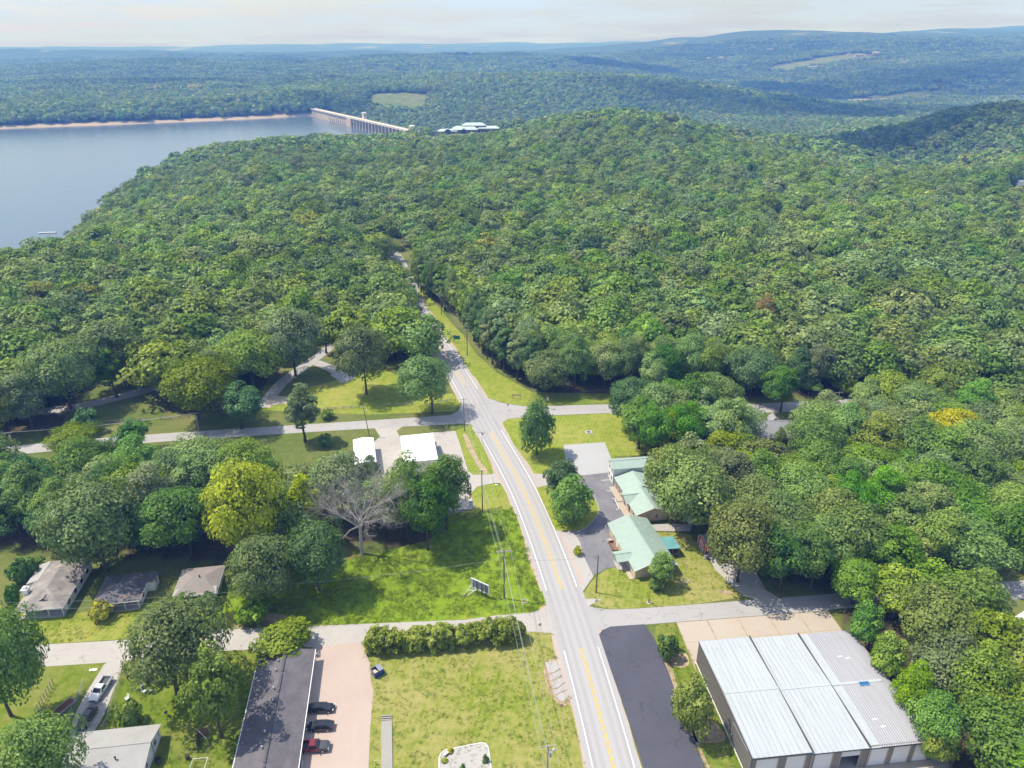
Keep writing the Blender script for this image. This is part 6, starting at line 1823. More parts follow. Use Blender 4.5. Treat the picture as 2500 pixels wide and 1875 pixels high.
def wheel(parent, x, y, r, wd, rimmat):
    m = MB(); s = 1 if y > 0 else -1
    m.cyl((x, y - wd / 2, r), (x, y + wd / 2, r), r, n=18)
    o = m.build('wheel', M['rubber'], parent)
    m = MB(); m.cyl((x, y + s * (wd / 2 - 0.04), r), (x, y + s * (wd / 2 + 0.012), r), r * 0.64, r * 0.58, 14)
    m.build('rim', rimmat, o)

def cabin(parent, lo, hi, zl, zh, bl, bh, mat, sides=2):
    """lo=(x_rear,x_front) at belt, hi at roof; half widths bl, bh"""
    m = MB()
    P8 = [(lo[0], -bl, zl), (lo[1], -bl, zl), (lo[1], bl, zl), (lo[0], bl, zl), (hi[0], -bh, zh), (hi[1], -bh, zh), (hi[1], bh, zh), (hi[0], bh, zh)]
    m.hexa(P8)
    me = m.mesh('cabin'); bm = bmesh.new(); bm.from_mesh(me)
    bmesh.ops.bevel(bm, geom=[e for e in bm.edges if all(v.co.z > zl + 0.1 for v in e.verts)], offset=0.09, segments=3, affect='EDGES')
    bm.to_mesh(me); bm.free(); link('cabin', me, mat, parent)
    V = [Vector(p) for p in P8]
    def face(a, b, c, d, u0, u1, v0, v1):
        f = lambda u, v: (a.lerp(b, u)).lerp(d.lerp(c, u), v)
        return [f(u0, v0), f(u1, v0), f(u1, v1), f(u0, v1)]
    quadslab(face(V[1], V[2], V[6], V[5], .05, .95, .08, .9), M['glass'], 'windshield', parent)
    quadslab(face(V[3], V[0], V[4], V[7], .07, .93, .1, .86), M['glass'], 'rear_window', parent)
    for (a, b, c, d) in ((V[0], V[1], V[5], V[4]), (V[2], V[3], V[7], V[6])):
        for k in range(sides):
            u0 = 0.07 + 0.86 * k / sides + 0.015; u1 = 0.07 + 0.86 * (k + 1) / sides - 0.015
            quadslab(face(a, b, c, d, u0, u1, .1, .86), M['glass'], 'side_window', parent)

def lamps(root, xf, xr, y, zf, zr, wf=0.36):
    for s in (-1, 1):
        m = MB(); m.box((xf, s * y, zf), (0.14, wf, 0.15)); m.build('headlight', M['lamp_clear'], root)
        m = MB(); m.box((xr, s * y, zr), (0.1, wf * .9, 0.16)); m.build('taillight', M['lamp_red'], root)

def sedan(name, label, cat, mat, x, y, rz, rim='metal', L=4.75):
    root = empty(name, (x, y, Z4), rz); tag(root, label, cat)
    k = L / 4.7
    m = MB()
    loft(m, [(-2.34*k,.66,.70,.38),(-2.25*k,.79,.90,.30),(-1.9*k,.86,.97,.24),(-1.2*k,.89,.98,.22),(0,.9,.97,.22),(0.9*k,.89,.95,.22),(1.5*k,.87,.88,.22),(2.05*k,.81,.78,.26),(2.28*k,.70,.66,.32),(2.36*k,.60,.55,.38)], .25)
    o = m.build('body', mat, root, True); md = o.modifiers.new('edge', 'EDGE_SPLIT'); md.split_angle = 0.9
    cabin(root, (-1.85*k, 1.12*k), (-1.05*k, 0.28*k), .94, 1.44, .82, .62, mat)
    for xx in (-1.38*k, 1.42*k):
        for s in (-1, 1): wheel(root, xx, s * .80, .325, .22, M[rim])
    lamps(root, 2.2*k, -2.27*k, .62, .66, .80)
    for s in (-1, 1):
        q = MB(); q.box((0.75*k, s * .98, .98), (0.14, 0.2, 0.13)); q.build('mirror', mat, root)
        q = MB(); q.box((-0.1, s * .905, .78), (0.16, 0.03, 0.03)); q.build('handle', M['chrome'], root)
    q = MB(); q.box((2.33*k, 0, .42), (0.12, 1.3, .14)); q.build('bumper', M['trim_dark'], root)
    return root

def pickup(name, label, cat, mat, x, y, rz, hood=None, L=5.6, z=Z4):
    root = empty(name, (x, y, z), rz); tag(root, label, cat)
    m = MB()
    loft(m, [(-0.55,.95,1.06,.42),(0.2,.95,1.08,.40),(1.15,.95,1.08,.40)], .3)
    o = m.build('body', mat, root, True); md = o.modifiers.new('edge', 'EDGE_SPLIT'); md.split_angle = 0.8
    m = MB(); loft(m, [(1.16,.95,1.08,.40),(2.0,.94,1.06,.40),(2.55,.9,1.0,.42),(2.74,.84,.88,.46)], .3)
    o = m.build('hood', hood or mat, root, True); md = o.modifiers.new('edge', 'EDGE_SPLIT'); md.split_angle = 0.8
    cabin(root, (-0.62, 1.25), (-0.45, 0.55), 1.06, 1.72, .88, .70, mat)
    bd = MB()
    for s in (-1, 1): bd.box((-1.7, s * .90, .84), (2.25, .10, .62))
    bd.box((-2.80, 0, .84), (.08, 1.86, .62)); bd.box((-0.6, 0, .84), (.08, 1.7, .62)); bd.build('bed', mat, root)
    q = MB(); q.box((-1.7, 0, .60), (2.15, 1.7, .08)); q.build('bed_floor', M['trim_dark'], root)
    for xx in (-1.75, 1.72):
        for s in (-1, 1): wheel(root, xx, s * .84, .38, .25, M['metal'])
    lamps(root, 2.70, -2.83, .72, .82, .85, .28)
    q = MB(); q.box((2.78, 0, .52), (.14, 1.8, .18)); q.build('bumper', M['chrome'], root)
    q = MB(); q.box((-2.9, 0, .5), (.12, 1.8, .16)); q.build('bumper', M['chrome'], root)
    q = MB(); q.box((2.745, 0, .78), (.06, 1.05, .26)); q.build('grille', M['trim_dark'], root)
    for s in (-1, 1):
        q = MB(); q.box((0.85, s * 1.05, 1.15), (.16, .22, .2)); q.build('mirror', M['trim_dark'], root)
    return root

black = paint('black_paint', (0.012, 0.013, 0.018)); darkgrey = paint('charcoal_paint', (0.05, 0.053, 0.06)); maroon = paint('maroon_paint', (0.16, 0.012, 0.02)); silver = paint('white_paint_car', (0.66, 0.67, 0.68)); hoodm = paint('matte_black_hood', (0.045, 0.045, 0.05), 0.5)
def mid(a, b): return (G(*a) + G(*b)) / 2
g = mid((752, 1735), (818, 1733)); sedan('parked_car', 'black sedan facing away from the long building, farthest of three on the gravel', 'car', black, g.x, g.y, math.radians(3))
g = mid((748, 1780), (818, 1776)); sedan('parked_car', 'black sedan facing the long building, middle of the three cars on the gravel', 'car', black, g.x, g.y, math.radians(183))
g = mid((722, 1832), (808, 1826)); pickup('pickup_truck', 'maroon pickup with black hood, nearest on the gravel lot', 'pickup truck', maroon, g.x, g.y, math.radians(4), hoodm)
a, b = G(226, 1722), G(268, 1658); v_ = a - b; g = (a + b) / 2; pickup('pickup_truck', 'white pickup with empty dark bed on the gravel drive', 'pickup truck', silver, g.x, g.y, math.atan2(v_.y, v_.x))
a, b = G(195, 1787), G(232, 1730); v_ = a - b; g = (a + b) / 2; sedan('parked_car', 'dark grey sedan parked nose down the drive in front of the white pickup', 'car', darkgrey, g.x, g.y, math.atan2(v_.y, v_.x))
for (px_, py_, lab, mt, ang) in ((2430, 968, 'white car in the gap of the right hand woods', silver, 0.2), (2375, 1000, 'dark car beside the tan roofed house in the woods', darkgrey, 1.2)):
    g = G(px_, py_); sedan('parked_car', lab, 'car', mt, g.x, g.y, ang)
# yard at the right edge: orange truck, sheds
def at_depth(px_, py_, z=0.0):
    g = G(px_, py_, z); return g
yz = tz(*G(2470, 470)[:2])
g = G(2487, 468, yz)
tr = empty('dump_truck', (g.x, g.y, yz + 0.3), 0.1); tag(tr, 'orange truck on the asphalt yard at the far right edge', 'truck')
om = paint('orange_paint', (0.62, 0.15, 0.03))
q = MB(); q.box((0, 0, 2.0), (5.6, 2.5, 2.4)); q.build('box_body', om, tr); q = MB(); q.box((-4.0, 0, 1.6), (2.0, 2.3, 2.2)); q.build('cab', M['trim_dark'], tr)
q = MB(); q.box((-5.02, 0, 2.1), (0.05, 1.9, 0.9)); q.build('windshield', M['glass'], tr)
for xx in (-3.9, 1.0, 2.2):
    for s in (-1, 1): wheel(tr, xx, s * 1.15, .5, .35, M['metal'])
tsheet('yard_asphalt', [Vector((404, 566)), Vector((440, 552)), Vector((560, 560)), Vector((560, 620)), Vector((430, 622))], 0.5, M['oldlot'], 'asphalt yard at the far right edge')
tsheet('yard_road', [Vector((412, 560)), Vector((440, 545)), Vector((560, 540)), Vector((560, 556)), Vector((442, 556))], 0.7, M['lane'], 'pale road along the yard at the far right edge')
for (px_, py_, w_, d_, h_, rm, lab) in ((2490, 452, 12, 7, 3.5, 'shingle_grey', 'grey roofed shed behind the orange truck'), (2445, 455, 7, 4, 2.6, 'roof_white', 'small white roof beside the yard light pole')):
    g = G(px_, py_, yz); o = empty('shed', (g.x, g.y, yz), 0.1); tag(o, lab, 'shed'); walls(o, w_, d_, h_, M['wall_white']); gable_roof(o, w_, d_, h_ + .05, h_ + 1.3, M[rm], 'x', 0.4)
g = G(2453, 465, yz); m = MB(); m.cyl((0, 0, 0), (0, 0, 13), 0.14, 0.09); yp = empty('light_pole', (g.x, g.y, yz)); m.build('pole', M['palepole'], yp); m = MB(); m.cyl((0, 0, 12.4), (1.6, 0, 12.9), 0.06); m.build('lamp_arm', M['metal'], yp); tag(yp, 'pale light pole at the yard on the far right edge', 'light pole')

# ------------------------------------------------------------------ poles and wires
POLES = {}
def pole(key, base_px, h, label, mat='polewood', arm=0.0, arm_rot=0.0, r=0.16, dbl=False, lean=(0, 0), xform=0, xy=None, lamp=False):
    g = Vector(xy) if xy else G(*base_px)
    z0 = 0.0 if g.y < 340 else tz(g.x, g.y)
    o = empty('utility_pole', (g.x, g.y, z0)); tag(o, label, 'utility pole', 'utility poles')
    top = Vector((lean[0], lean[1], h))
    m = MB(); m.cyl((0, 0, -0.3), top, r, r * 0.68, 10); m.build('pole', M[mat], o)
    at = []
    if arm:
        d = Vector((math.cos(arm_rot), math.sin(arm_rot), 0)); nrm = Vector((-d.y, d.x, 0))
        for s in ((-1, 1) if dbl else (1,)):
            m = MB(); c = top + Vector((0, 0, -0.35)) + nrm * s * 0.14
            m.box(tuple(c), (arm * 2, 0.11, 0.13), arm_rot); m.build('crossarm', M['palepole'], o)
        for k in (-1, -0.2, 1):
            p = top + d * arm * 0.94 * k + Vector((0, 0, -0.28)); q = MB(); q.cyl(p, p + Vector((0, 0, 0.26)), 0.06, 0.04, 8); q.build('insulator', M['white'], o)
            at.append(o.location + p + Vector((0, 0, 0.26)))
    else:
        for dz in (0.1, -0.9, -1.7): at.append(o.location + top + Vector((0.12, 0, dz)))
    for k in range(xform):
        q = MB(); a = k * 1.6; c = top + Vector((0.38 * math.cos(a), -0.38, -1.9)); q.cyl(c, c + Vector((0, 0, 0.95)), 0.25, n=12); q.cyl(c + Vector((0, 0, 0.95)), c + Vector((0, 0, 1.1)), 0.08, n=8); q.build('transformer', M['metal'], o)
    if lamp:
        q = MB(); q.cyl(top + Vector((0, 0, -1.2)), top + Vector((0.9, 0, -0.8)), 0.04, n=6); q.build('lamp_arm', M['metal'], o)
        q = MB(); q.cyl(top + Vector((0.9, 0, -0.95)), top + Vector((0.9, 0, -0.65)), 0.22, 0.12, 10); q.build('lamp_head', M['lamp_clear'], o)
    POLES[key] = (at, o.location + top + Vector((0, 0, -2.2)))
    return o
def hp(bp, tp): return height_px(bp[0], bp[1], tp[1])
AR = math.radians(8)
pole('A', None, 12, 'pale utility pole with crossarm and transformer above the roadside sign', 'palepole', 1.25, AR, 0.19, False, (0, 0), 1, (5.5, 74.6), True)
pole('B', (1231, 1461), hp((1231, 1461), (1228, 1343)), 'utility pole with double crossarm on the lush lawn beside the billboard', 'polewood', 1.5, AR, 0.19, True)
pole('C', (1178, 1249), hp((1178, 1249), (1172, 1148)), 'dark utility pole at the driveway of the white building lot', 'polewood', 1.1, 0.25)
pole('D', (1134, 1052), hp((1134, 1052), (1132, 973)), 'dark utility pole at the corner of the rail fence street and the highway', 'polewood', 1.1, 0.3)
pole('E', (1141, 868), hp((1141, 868), (1136, 804)), 'utility pole right of the highway behind the green road sign', 'polewood', 1.1, 0.3)
pole('F', (1078, 769), hp((1078, 769), (1077, 722)), 'utility pole on the grass verge beyond the green road sign', 'polewood', 1.1, 0.3)
pole('Ga', (998, 680), hp((998, 680), (995, 640)), 'utility pole under the tall tree wall, beyond the one on the verge', 'polewood', 1.1, 0.3)
pole('Gb', None, 11, 'far utility pole at the last visible bit of highway', 'palepole', 1.1, 0.4, xy=(-134, 526), dbl=False)
pole('Gc', None, 12, 'farthest utility pole, standing against the dark trees', 'palepole', 1.1, 0.4, xy=(-150, 560))
pole('O', (1455, 1447), 10.2, 'dark bare pole on the corner lawn before the green roofed office', 'polewood', 0)
pole('L1', (902, 1064), hp((902, 1064), (890, 995)), 'thin leaning street pole on the verge above the white roofs', 'polewood', 0, lean=(-1.0, 0), r=0.13, lamp=True)
pole('L2', (486, 1054), hp((486, 1054), (477, 1008)), 'street pole with transformer under the dark tree', 'palepole', 0.9, 0.2, xform=2)
pole('L3', (47, 1106), hp((47, 1106), (35, 1055)), 'leaning pole at the far left end of the side street', 'palepole', 0.9, 0.2, lean=(-1.2, 0), xform=1)
pole('R1', (1334, 997), hp((1334, 997), (1333, 963)), 'pole with transformer beside the street right of the crossing', 'polewood', 0, xform=1)
pole('R2', (2044, 986), hp((2044, 986), (2045, 957)), 'pole with crossarm on the street behind the grey house', 'palepole', 1.1, 0.1)
pole('R3', (2428, 1385), hp((2428, 1385), (2447, 1306)), 'leaning grey pole with transformer at the right edge of the woods', 'palepole', 1.0, 0.3, lean=(1.2, 0), xform=2)
pole('N1', (628, 1499), hp((628, 1499), (620, 1433)), 'leaning pole in the weeds right of the cottages', 'polewood', 0, lean=(-0.5, 0), r=0.14, lamp=True)
M['wire'] = plain('wire', (0.42, 0.43, 0.42), 0.5, 0.3, var=0.05)
M['wiredark'] = plain('dark_wire', (0.10, 0.10, 0.10), 0.6, var=0.05)
def span(a, b, sag=1.0, n=12):
    return [a.lerp(b, k / n) - Vector((0, 0, sag * 4 * (k / n) * (1 - k / n))) for k in range(n + 1)]
def wire(points, label, r=0.02, mat='wire', sag=0.9, group='overhead wires'):
    m = MB()
    for a, b in zip(points[:-1], points[1:]): m.tube(span(Vector(a), Vector(b), sag), r, 4)
    tag(m.build('power_wire', M[mat]), label, 'wire', group)
PA = Vector((11, 30, 11.5))
for k, side in ((0, 'left'), (1, 'middle'), (2, 'right')):
    off_ = [Vector((-1.3, 0, 0)), Vector((-0.3, 0, 0.2)), Vector((1.3, 0, 0))][k]
    wire([PA + off_] + [POLES[q][0][k] for q in ('A', 'B', 'C', 'D')], f'{side} wire of the line along the highway, from the sign to the crossing', 0.024)
    wire([POLES[q][0][k] for q in ('D', 'E', 'F', 'Ga', 'Gb', 'Gc')], f'{side} wire of the line running up the highway verge into the forest', 0.022)
    wire([POLES['L3'][0][k] + Vector((-60, -6, 0)), POLES['L3'][0][k], POLES['L2'][0][k]] , f'{["left", "middle", "right"][k]} wire over the left end of the rail fence street', 0.022, sag=0.8)
wire([POLES['A'][1], POLES['B'][1], POLES['C'][1], POLES['D'][1]], 'thick lower cable of the line along the highway', 0.03)
wire([POLES['N1'][0][0], POLES['B'][1]], 'wire crossing the lush lawn from the weedy pole to the double crossarm pole', 0.02)
wire([Vector((G(-60, 1545).x, G(-60, 1545).y, 8)), POLES['N1'][0][1]], 'upper wire passing in front of the cottages', 0.02)
wire([Vector((G(-60, 1560).x, G(-60, 1560).y, 7)), POLES['N1'][0][2]], 'lower wire passing in front of the cottages', 0.02)
wire([POLES['B'][1], POLES['O'][0][0]], 'thin wire crossing the highway to the dark bare pole', 0.018, 'wiredark')
wire([POLES['D'][1], POLES['R1'][0][0], Vector((G(1520, 990).x, G(1520, 990).y, 7.5))], 'thin wire crossing the highway at the far crossing', 0.018, 'wiredark')
wire([POLES['R3'][0][0], POLES['R3'][0][0] + Vector((40, 6, 0))], 'upper wire leaving the leaning grey pole', 0.02)
wire([POLES['R3'][0][2], POLES['R3'][0][2] + Vector((40, 6, -1))], 'lower wire leaving the leaning grey pole', 0.02)

# ------------------------------------------------------------------ signs and street furniture
bb = empty('billboard', tuple(G(1172, 1452)) + (0,), math.radians(-33)); tag(bb, 'small billboard seen from behind on the lush lawn, on white braces', 'billboard')
q = MB(); q.box((0, 0, 2.35), (4.6, 0.10, 2.5)); q.build('panel', plain('billboard_back', (0.40, 0.41, 0.46), 0.7, var=0.15, scale=1.5), bb)
for z_ in (1.35, 1.95, 2.55, 3.15):
    q = MB(); q.box((0, -0.09, z_), (4.5, 0.07, 0.09)); q.build('rail', M['trim_dark'] if z_ != 1.35 else M['white'], bb)
for x_ in (-1.9, -0.7, 0.6, 1.7):
    q = MB(); q.box((x_, -0.17, 1.8), (0.13, 0.12, 3.7)); q.build('post', M['trim_dark'] if x_ > -1.5 else M['white'], bb)
q = MB(); q.box((0, 0, 3.65), (4.7, 0.16, 0.10)); q.box((2.33, 0, 2.35), (0.09, 0.16, 2.6)); q.box((-2.33, 0, 2.35), (0.09, 0.16, 2.6)); q.build('frame', M['white'], bb)
for p0, p1 in (((-2.0, -0.2, 2.2), (-2.9, -2.3, 0)), ((-2.5, -1.3, 1.1), (-0.7, -0.3, 1.0)), ((-0.7, -0.2, 1.4), (-2.1, -2.0, 0.2))):
    q = MB(); q.cyl(p0, p1, 0.055, n=6); q.build('brace', M['white'], bb)

sg = empty('business_sign', (8.7, 73.4, 0), math.radians(7)); tag(sg, 'white lettered sign box with dark top beside the pale utility pole', 'sign')
q = MB(); q.box((0, 0, 4.3), (2.6, 0.65, 1.15)); q.build('sign_box', M['trim_dark'], sg)
q = MB(); q.box((0, -0.34, 4.3), (2.48, 0.03, 1.03)); fp = q.build('sign_face', M['white'], sg)
q = MB()
for row, (z_, xs_) in enumerate(((4.52, (-.55, -.3, -.05, .2, .45, .7, .95)), (4.22, (-.3, -.05, .2, .45, .7)))):
    for x_ in xs_:
        for (dx, dz, ww, hh) in ((-.07, 0, .035, .2), (.07, 0, .035, .2), (0, .08 if (int(x_ * 100) % 2) else -.02, .12, .035)): q.box((x_ + dx, -0.358, z_ + dz), (ww, 0.006, hh))
q.cyl((-.88, -0.356, 4.42), (-.88, -0.364, 4.42), 0.17, n=3)
tag(q.build('lettering', M['trim_dark'], fp), kind='stuff')
for x_ in (-0.9, 0.9):
    q = MB(); q.cyl((x_, 0, 0), (x_, 0, 3.75), 0.08, n=8); q.build('post', M['trim_dark'], sg)

gs = empty('road_sign', tuple(G(1115, 838)) + (0,), math.radians(-14)); tag(gs, 'green rectangular road sign on two posts on the highway verge', 'sign')
q = MB(); q.box((0, 0, 2.55), (3.0, 0.06, 1.75)); sp_ = q.build('sign_panel', plain('sign_green', (0.015, 0.20, 0.16), 0.5), gs)
for x_ in (-1.0, 1.0):
    q = MB(); q.box((x_, 0.08, 1.3), (0.1, 0.1, 2.6)); q.build('post', M['greywood'], gs)
q = MB()
for (a, b, c, d) in ((0, 3.39, 2.94, .05), (0, 1.71, 2.94, .05), (-1.46, 2.55, .05, 1.7), (1.46, 2.55, .05, 1.7)): q.box((a, -0.036, b), (c, 0.01, d))
q.build('border', M['white'], sp_)
s2 = empty('sign_frame', tuple(G(1261, 975)) + (0,), math.radians(-8)); tag(s2, 'open wooden sign frame on the grass right of the far crossing', 'sign')
for x_ in (-1.5, 1.5):
    q = MB(); q.box((x_, 0, 1.0), (0.12, 0.12, 2.0)); q.build('post', M['greywood'], s2)
q = MB(); q.box((0, 0, 1.6), (2.9, 0.06, 0.6)); q.build('sign_board', M['wall_tan'], s2)
q = MB(); q.box((0, 0, 0.4), (3.2, 0.08, 0.1)); q.build('rail', M['greywood'], s2)
s3 = empty('notice_board', tuple(G(1150, 1240)) + (0,), math.radians(10)); tag(s3, 'blue and white notice board beside the highway driveway', 'sign')
q = MB(); q.box((0, 0, 1.4), (1.1, 0.1, 1.5)); q.build('board', M['white'], s3)
q = MB(); q.box((0, -0.06, 1.75), (0.95, 0.02, 0.45)); q.box((0, -0.06, 1.0), (0.95, 0.02, 0.3)); q.build('print', plain('sign_blue', (0.25, 0.36, 0.52), 0.6), s3)
for x_ in (-.5, .5):
    q = MB(); q.box((x_, 0, 0.5), (0.08, 0.08, 1.0)); q.build('post', M['greywood'], s3)
lg = empty('log', tuple(G(1128, 1247)) + (0,), 0.1); tag(lg, 'pale log along the end of the white building lot', 'log')
q = MB(); q.cyl((-2.6, 0, 0.22), (2.6, 0, 0.22), 0.2, n=9); q.build('trunk', M['greywood'], lg)
def stop_sign(px_, py_, rz, label, back=True):
    g = G(px_, py_); o = empty('stop_sign', (g.x, g.y, 0), rz); tag(o, label, 'sign')
    q = MB(); q.cyl((0, 0, 0), (0, 0, 2.6), 0.04, n=6); q.build('post', M['metal'], o)
    q = MB(); q.cyl((0, -0.05, 2.3), (0, -0.03, 2.3), 0.4, n=8); q.build('plate', M['metal'] if back else M['lamp_red'], o)
stop_sign(1318, 1546, math.radians(200), 'thin sign post at the hedge corner of the near crossing')
stop_sign(1455, 1487, math.radians(20), 'sign plate lying low on the office lawn edge')
stop_sign(1240, 1003, 0, 'sign post on the far corner of the crossing')
stop_sign(1178, 1075, 0, 'thin sign post beside the highway at the corner grass strip')
# dumpster
dm = empty('dumpster', tuple(G(922, 1645)) + (0,), math.radians(38)); tag(dm, 'blue dumpster with one lid open at the corner of the dry lawn', 'dumpster')
bl_ = paint('dumpster_blue', (0.02, 0.045, 0.20), 0.4)
q = MB(); w_, d_, h_ = 1.9, 1.55, 1.35
for s in (-1, 1): q.box((s * w_ / 2, 0, h_ / 2), (0.06, d_, h_)); q.box((0, s * d_ / 2, h_ / 2), (w_, 0.06, h_))
q.box((0, 0, 0.1), (w_, d_, 0.1))
for x_ in (-.6, 0, .6): q.box((x_, -d_ / 2 - 0.05, h_ / 2), (0.1, 0.08, h_))
q.build('body', bl_, dm)
q = MB(); q.box((w_ / 4, 0, h_ + 0.04), (w_ / 2, d_ + .1, 0.06)); q.build('lid', plain('lid_grey', (0.22, 0.24, 0.30), 0.5), dm)
for x_ in (-.7, .7):
    for y_ in (-.6, .6): q = MB(); q.cyl((x_, y_ - .05, 0.04), (x_, y_ + .05, 0.04), 0.1, n=10); q.build('caster', M['rubber'], dm)
q = MB(); q.box((-0.45, 0, 0.75), (0.8, 1.3, 0.2), 0.3); q.build('trash_bag', M['wall_tan'], dm)

# rail fence
def rail_fence(pts, label, gap=2.75):
    a, b = pts; d = b - a; n = max(2, round(d.length / gap)); rz = math.atan2(d.y, d.x); st = d.length / n
    o = empty('rail_fence', (a.x, a.y, 0), rz); tag(o, label, 'fence', 'split rail fences')
    pm = MB(); pm.box((0, 0, 0.55), (0.15, 0.15, 1.2)); pme = pm.mesh('post'); pme.materials.append(M['greywood'])
    rm = MB(); rm.box((st / 2, 0, 0), (st - 0.1, 0.09, 0.13)); rme = rm.mesh('rail'); rme.materials.append(M['greywood'])
    for k in range(n + 1): link('post', pme, None, o, (k * st, 0, 0))
    for k in range(n):
        for z_ in (0.95, 0.5): link('rail', rme, None, o, (k * st, 0.02, z_ + random.uniform(-.03, .03)))
rail_fence((G(780, 1003), G(897, 996)), 'grey rail fence on the park lawn, right of the slim tree')
rail_fence((G(927, 994), G(1008, 989)), 'grey rail fence left of the bright corner tree')
rail_fence((G(258, 1034), G(365, 1027)), 'grey rail fence below the park lane, left stretch')
rail_fence((G(393, 1025), G(462, 1020)), 'short grey rail fence running under the wide yellowish tree')
rail_fence((G(1070, 985), G(1112, 980)), 'short rail fence right of the bright corner tree')

# wire mesh fences of the back yard
M['mesh'] = plain('fence_wire', (0.42, 0.44, 0.42), 0.5, 0.5, var=0.1)
def mesh_fence(pts, label, h=1.2, gap=2.6):
    o = empty('wire_fence', (pts[0].x, pts[0].y, 0)); tag(o, label, 'fence', 'wire mesh fences')
    wv = MB()
    for a, b in zip(pts[:-1], pts[1:]):
        a = a - Vector((pts[0].x, pts[0].y)); b = b - Vector((pts[0].x, pts[0].y)); d = b - a; n = max(1, round(d.length / gap))
        for k in range(n + 1):
            p = a + d * k / n; q = MB(); q.cyl((p.x, p.y, 0), (p.x, p.y, h + 0.05), 0.035, n=6); q.build('post', M['mesh'], o)
        q = MB(); q.cyl((a.x, a.y, h), (b.x, b.y, h), 0.028, n=6); q.build('top_rail', M['mesh'], o)
        L_ = d.length; u = d / L_
        s = 0.0
        while s < L_:
            for dr in (1, -1):
                e = s + dr * h; zz = h
                if e > L_: zz = h - (e - L_); e = L_
                if e < 0: zz = h + e; e = 0
                if zz > 0.1: wv.cyl((a.x + u.x * s, a.y + u.y * s, 0.03), (a.x + u.x * e, a.y + u.y * e, zz), 0.008, n=3, caps=False)
            s += 0.28
    tag(wv.build('wire_mesh', M['mesh'], o), kind='stuff')
mesh_fence([G(300, 1650), G(286, 1690), G(262, 1765), G(248, 1790)], 'wire mesh fence along the drive beside the white pickup')
mesh_fence([G(185, 1778), G(248, 1772)], 'short wire mesh fence in front of the dark grey sedan', 1.1)
mesh_fence([G(206, 1670), G(180, 1735), G(165, 1765)], 'wire mesh fence between garden and drive')
mesh_fence([G(300, 1650), G(322, 1650)], 'short wire fence end by the drive entrance')
tf = empty('garden_fence', tuple(G(90, 1748)) + (0,), 0); tag(tf, 'leaning grey board trellis in the shaded garden', 'fence')
a, b = G(90, 1748), G(131, 1672); d = b - a; L_ = d.length; tf.rotation_euler = (0, 0, math.atan2(d.y, d.x))
for k in range(9):
    q = MB(); q.box((0, 0, 0.9), (0.12, 0.05, 1.7)); q.build('picket', M['greywood'], tf, loc=(k * L_ / 8, 0, 0))
for z_ in (0.5, 1.3):
    q = MB(); q.box((L_ / 2, 0.06, z_), (L_, 0.05, 0.1)); q.build('rail', M['greywood'], tf)
pb = empty('planter_box', tuple(G(157, 1728)) + (0,), math.radians(65)); tag(pb, 'raised wooden planter frame filled with brown soil', 'planter')
q = MB()
for s in (-1, 1): q.box((0, s * 0.8, 0.25), (3.6, 0.08, 0.5)); q.box((s * 1.8, 0, 0.25), (0.08, 1.6, 0.5))
q.build('frame', M['palepole'], pb); q = MB(); q.box((0, 0, 0.2), (3.5, 1.5, 0.3)); q.build('soil', plain('soil', (0.11, 0.055, 0.03), 0.95), pb)

# yard things
def lawn_chair(px_, py_, rz, label):
    g = G(px_, py_); o = empty('lawn_chair', (g.x, g.y, 0), rz); tag(o, label, 'chair', 'lawn chairs')
    q = MB(); q.box((0, 0, 0.42), (0.6, 0.6, 0.06)); q.build('seat', M['wall_white'], o)
    q = MB(); q.hexa([(-.3, .26, .42), (.3, .26, .42), (.3, .32, .42), (-.3, .32, .42), (-.3, .46, 1.05), (.3, .46, 1.05), (.3, .52, 1.05), (-.3, .52, 1.05)]); q.build('backrest', M['wall_white'], o)
    for x_ in (-.27, .27):
        for y_ in (-.27, .27): q = MB(); q.box((x_, y_, 0.2), (0.05, 0.05, 0.4)); q.build('leg', M['metal'], o)
        q = MB(); q.box((x_ * 1.1, 0, 0.62), (0.06, 0.6, 0.05)); q.build('armrest', M['wall_white'], o)
lawn_chair(349, 1678, 0.3, 'pale lawn chair on the sunny grass, upper one of the pair by the tree')
lawn_chair(353, 1691, 1.2, 'pale lawn chair on the sunny grass, lower one of the pair by the tree')
lawn_chair(311, 1709, -0.4, 'pale lawn chair above the vine patch')
lawn_chair(372, 1690, 2.0, 'grey lawn chair in the shade of the big street tree')
def kettle(px_, py_, label, name='grill'):
    g = G(px_, py_); o = empty(name, (g.x, g.y, 0)); tag(o, label, name.replace('_', ' '))
    q = MB(); q.cyl((0, 0, 0.6), (0, 0, 0.85), 0.2, 0.32, 12); q.cyl((0, 0, 0.85), (0, 0, 1.1), 0.32, 0.12, 12); q.build('bowl', M['trim_dark'], o)
    for k in range(3): q = MB(); q.cyl((0.12 * math.cos(k * 2.1), 0.12 * math.sin(k * 2.1), 0.6), (0.35 * math.cos(k * 2.1), 0.35 * math.sin(k * 2.1), 0), 0.03, n=5); q.build('leg', M['metal'], o)
kettle(407, 1747, 'dark kettle grill on the sunny back yard grass')
bl2 = empty('trash_barrel', tuple(G(459, 1853)) + (0,)); tag(bl2, 'rusty burn barrel on the back yard grass', 'barrel')
q = MB(); q.cyl((0, 0, 0), (0, 0, 0.9), 0.33, n=14); q.build('drum', plain('rust', (0.085, 0.04, 0.02), 0.9, var=0.3), bl2); q = MB(); q.cyl((0, 0, 0.88), (0, 0, 0.91), 0.28, n=14); q.build('ash', M['dark'], bl2)
bl3 = empty('trash_bin', tuple(G(388, 1862)) + (0,)); tag(bl3, 'black round bin against the white gable wall, bottom left', 'bin')
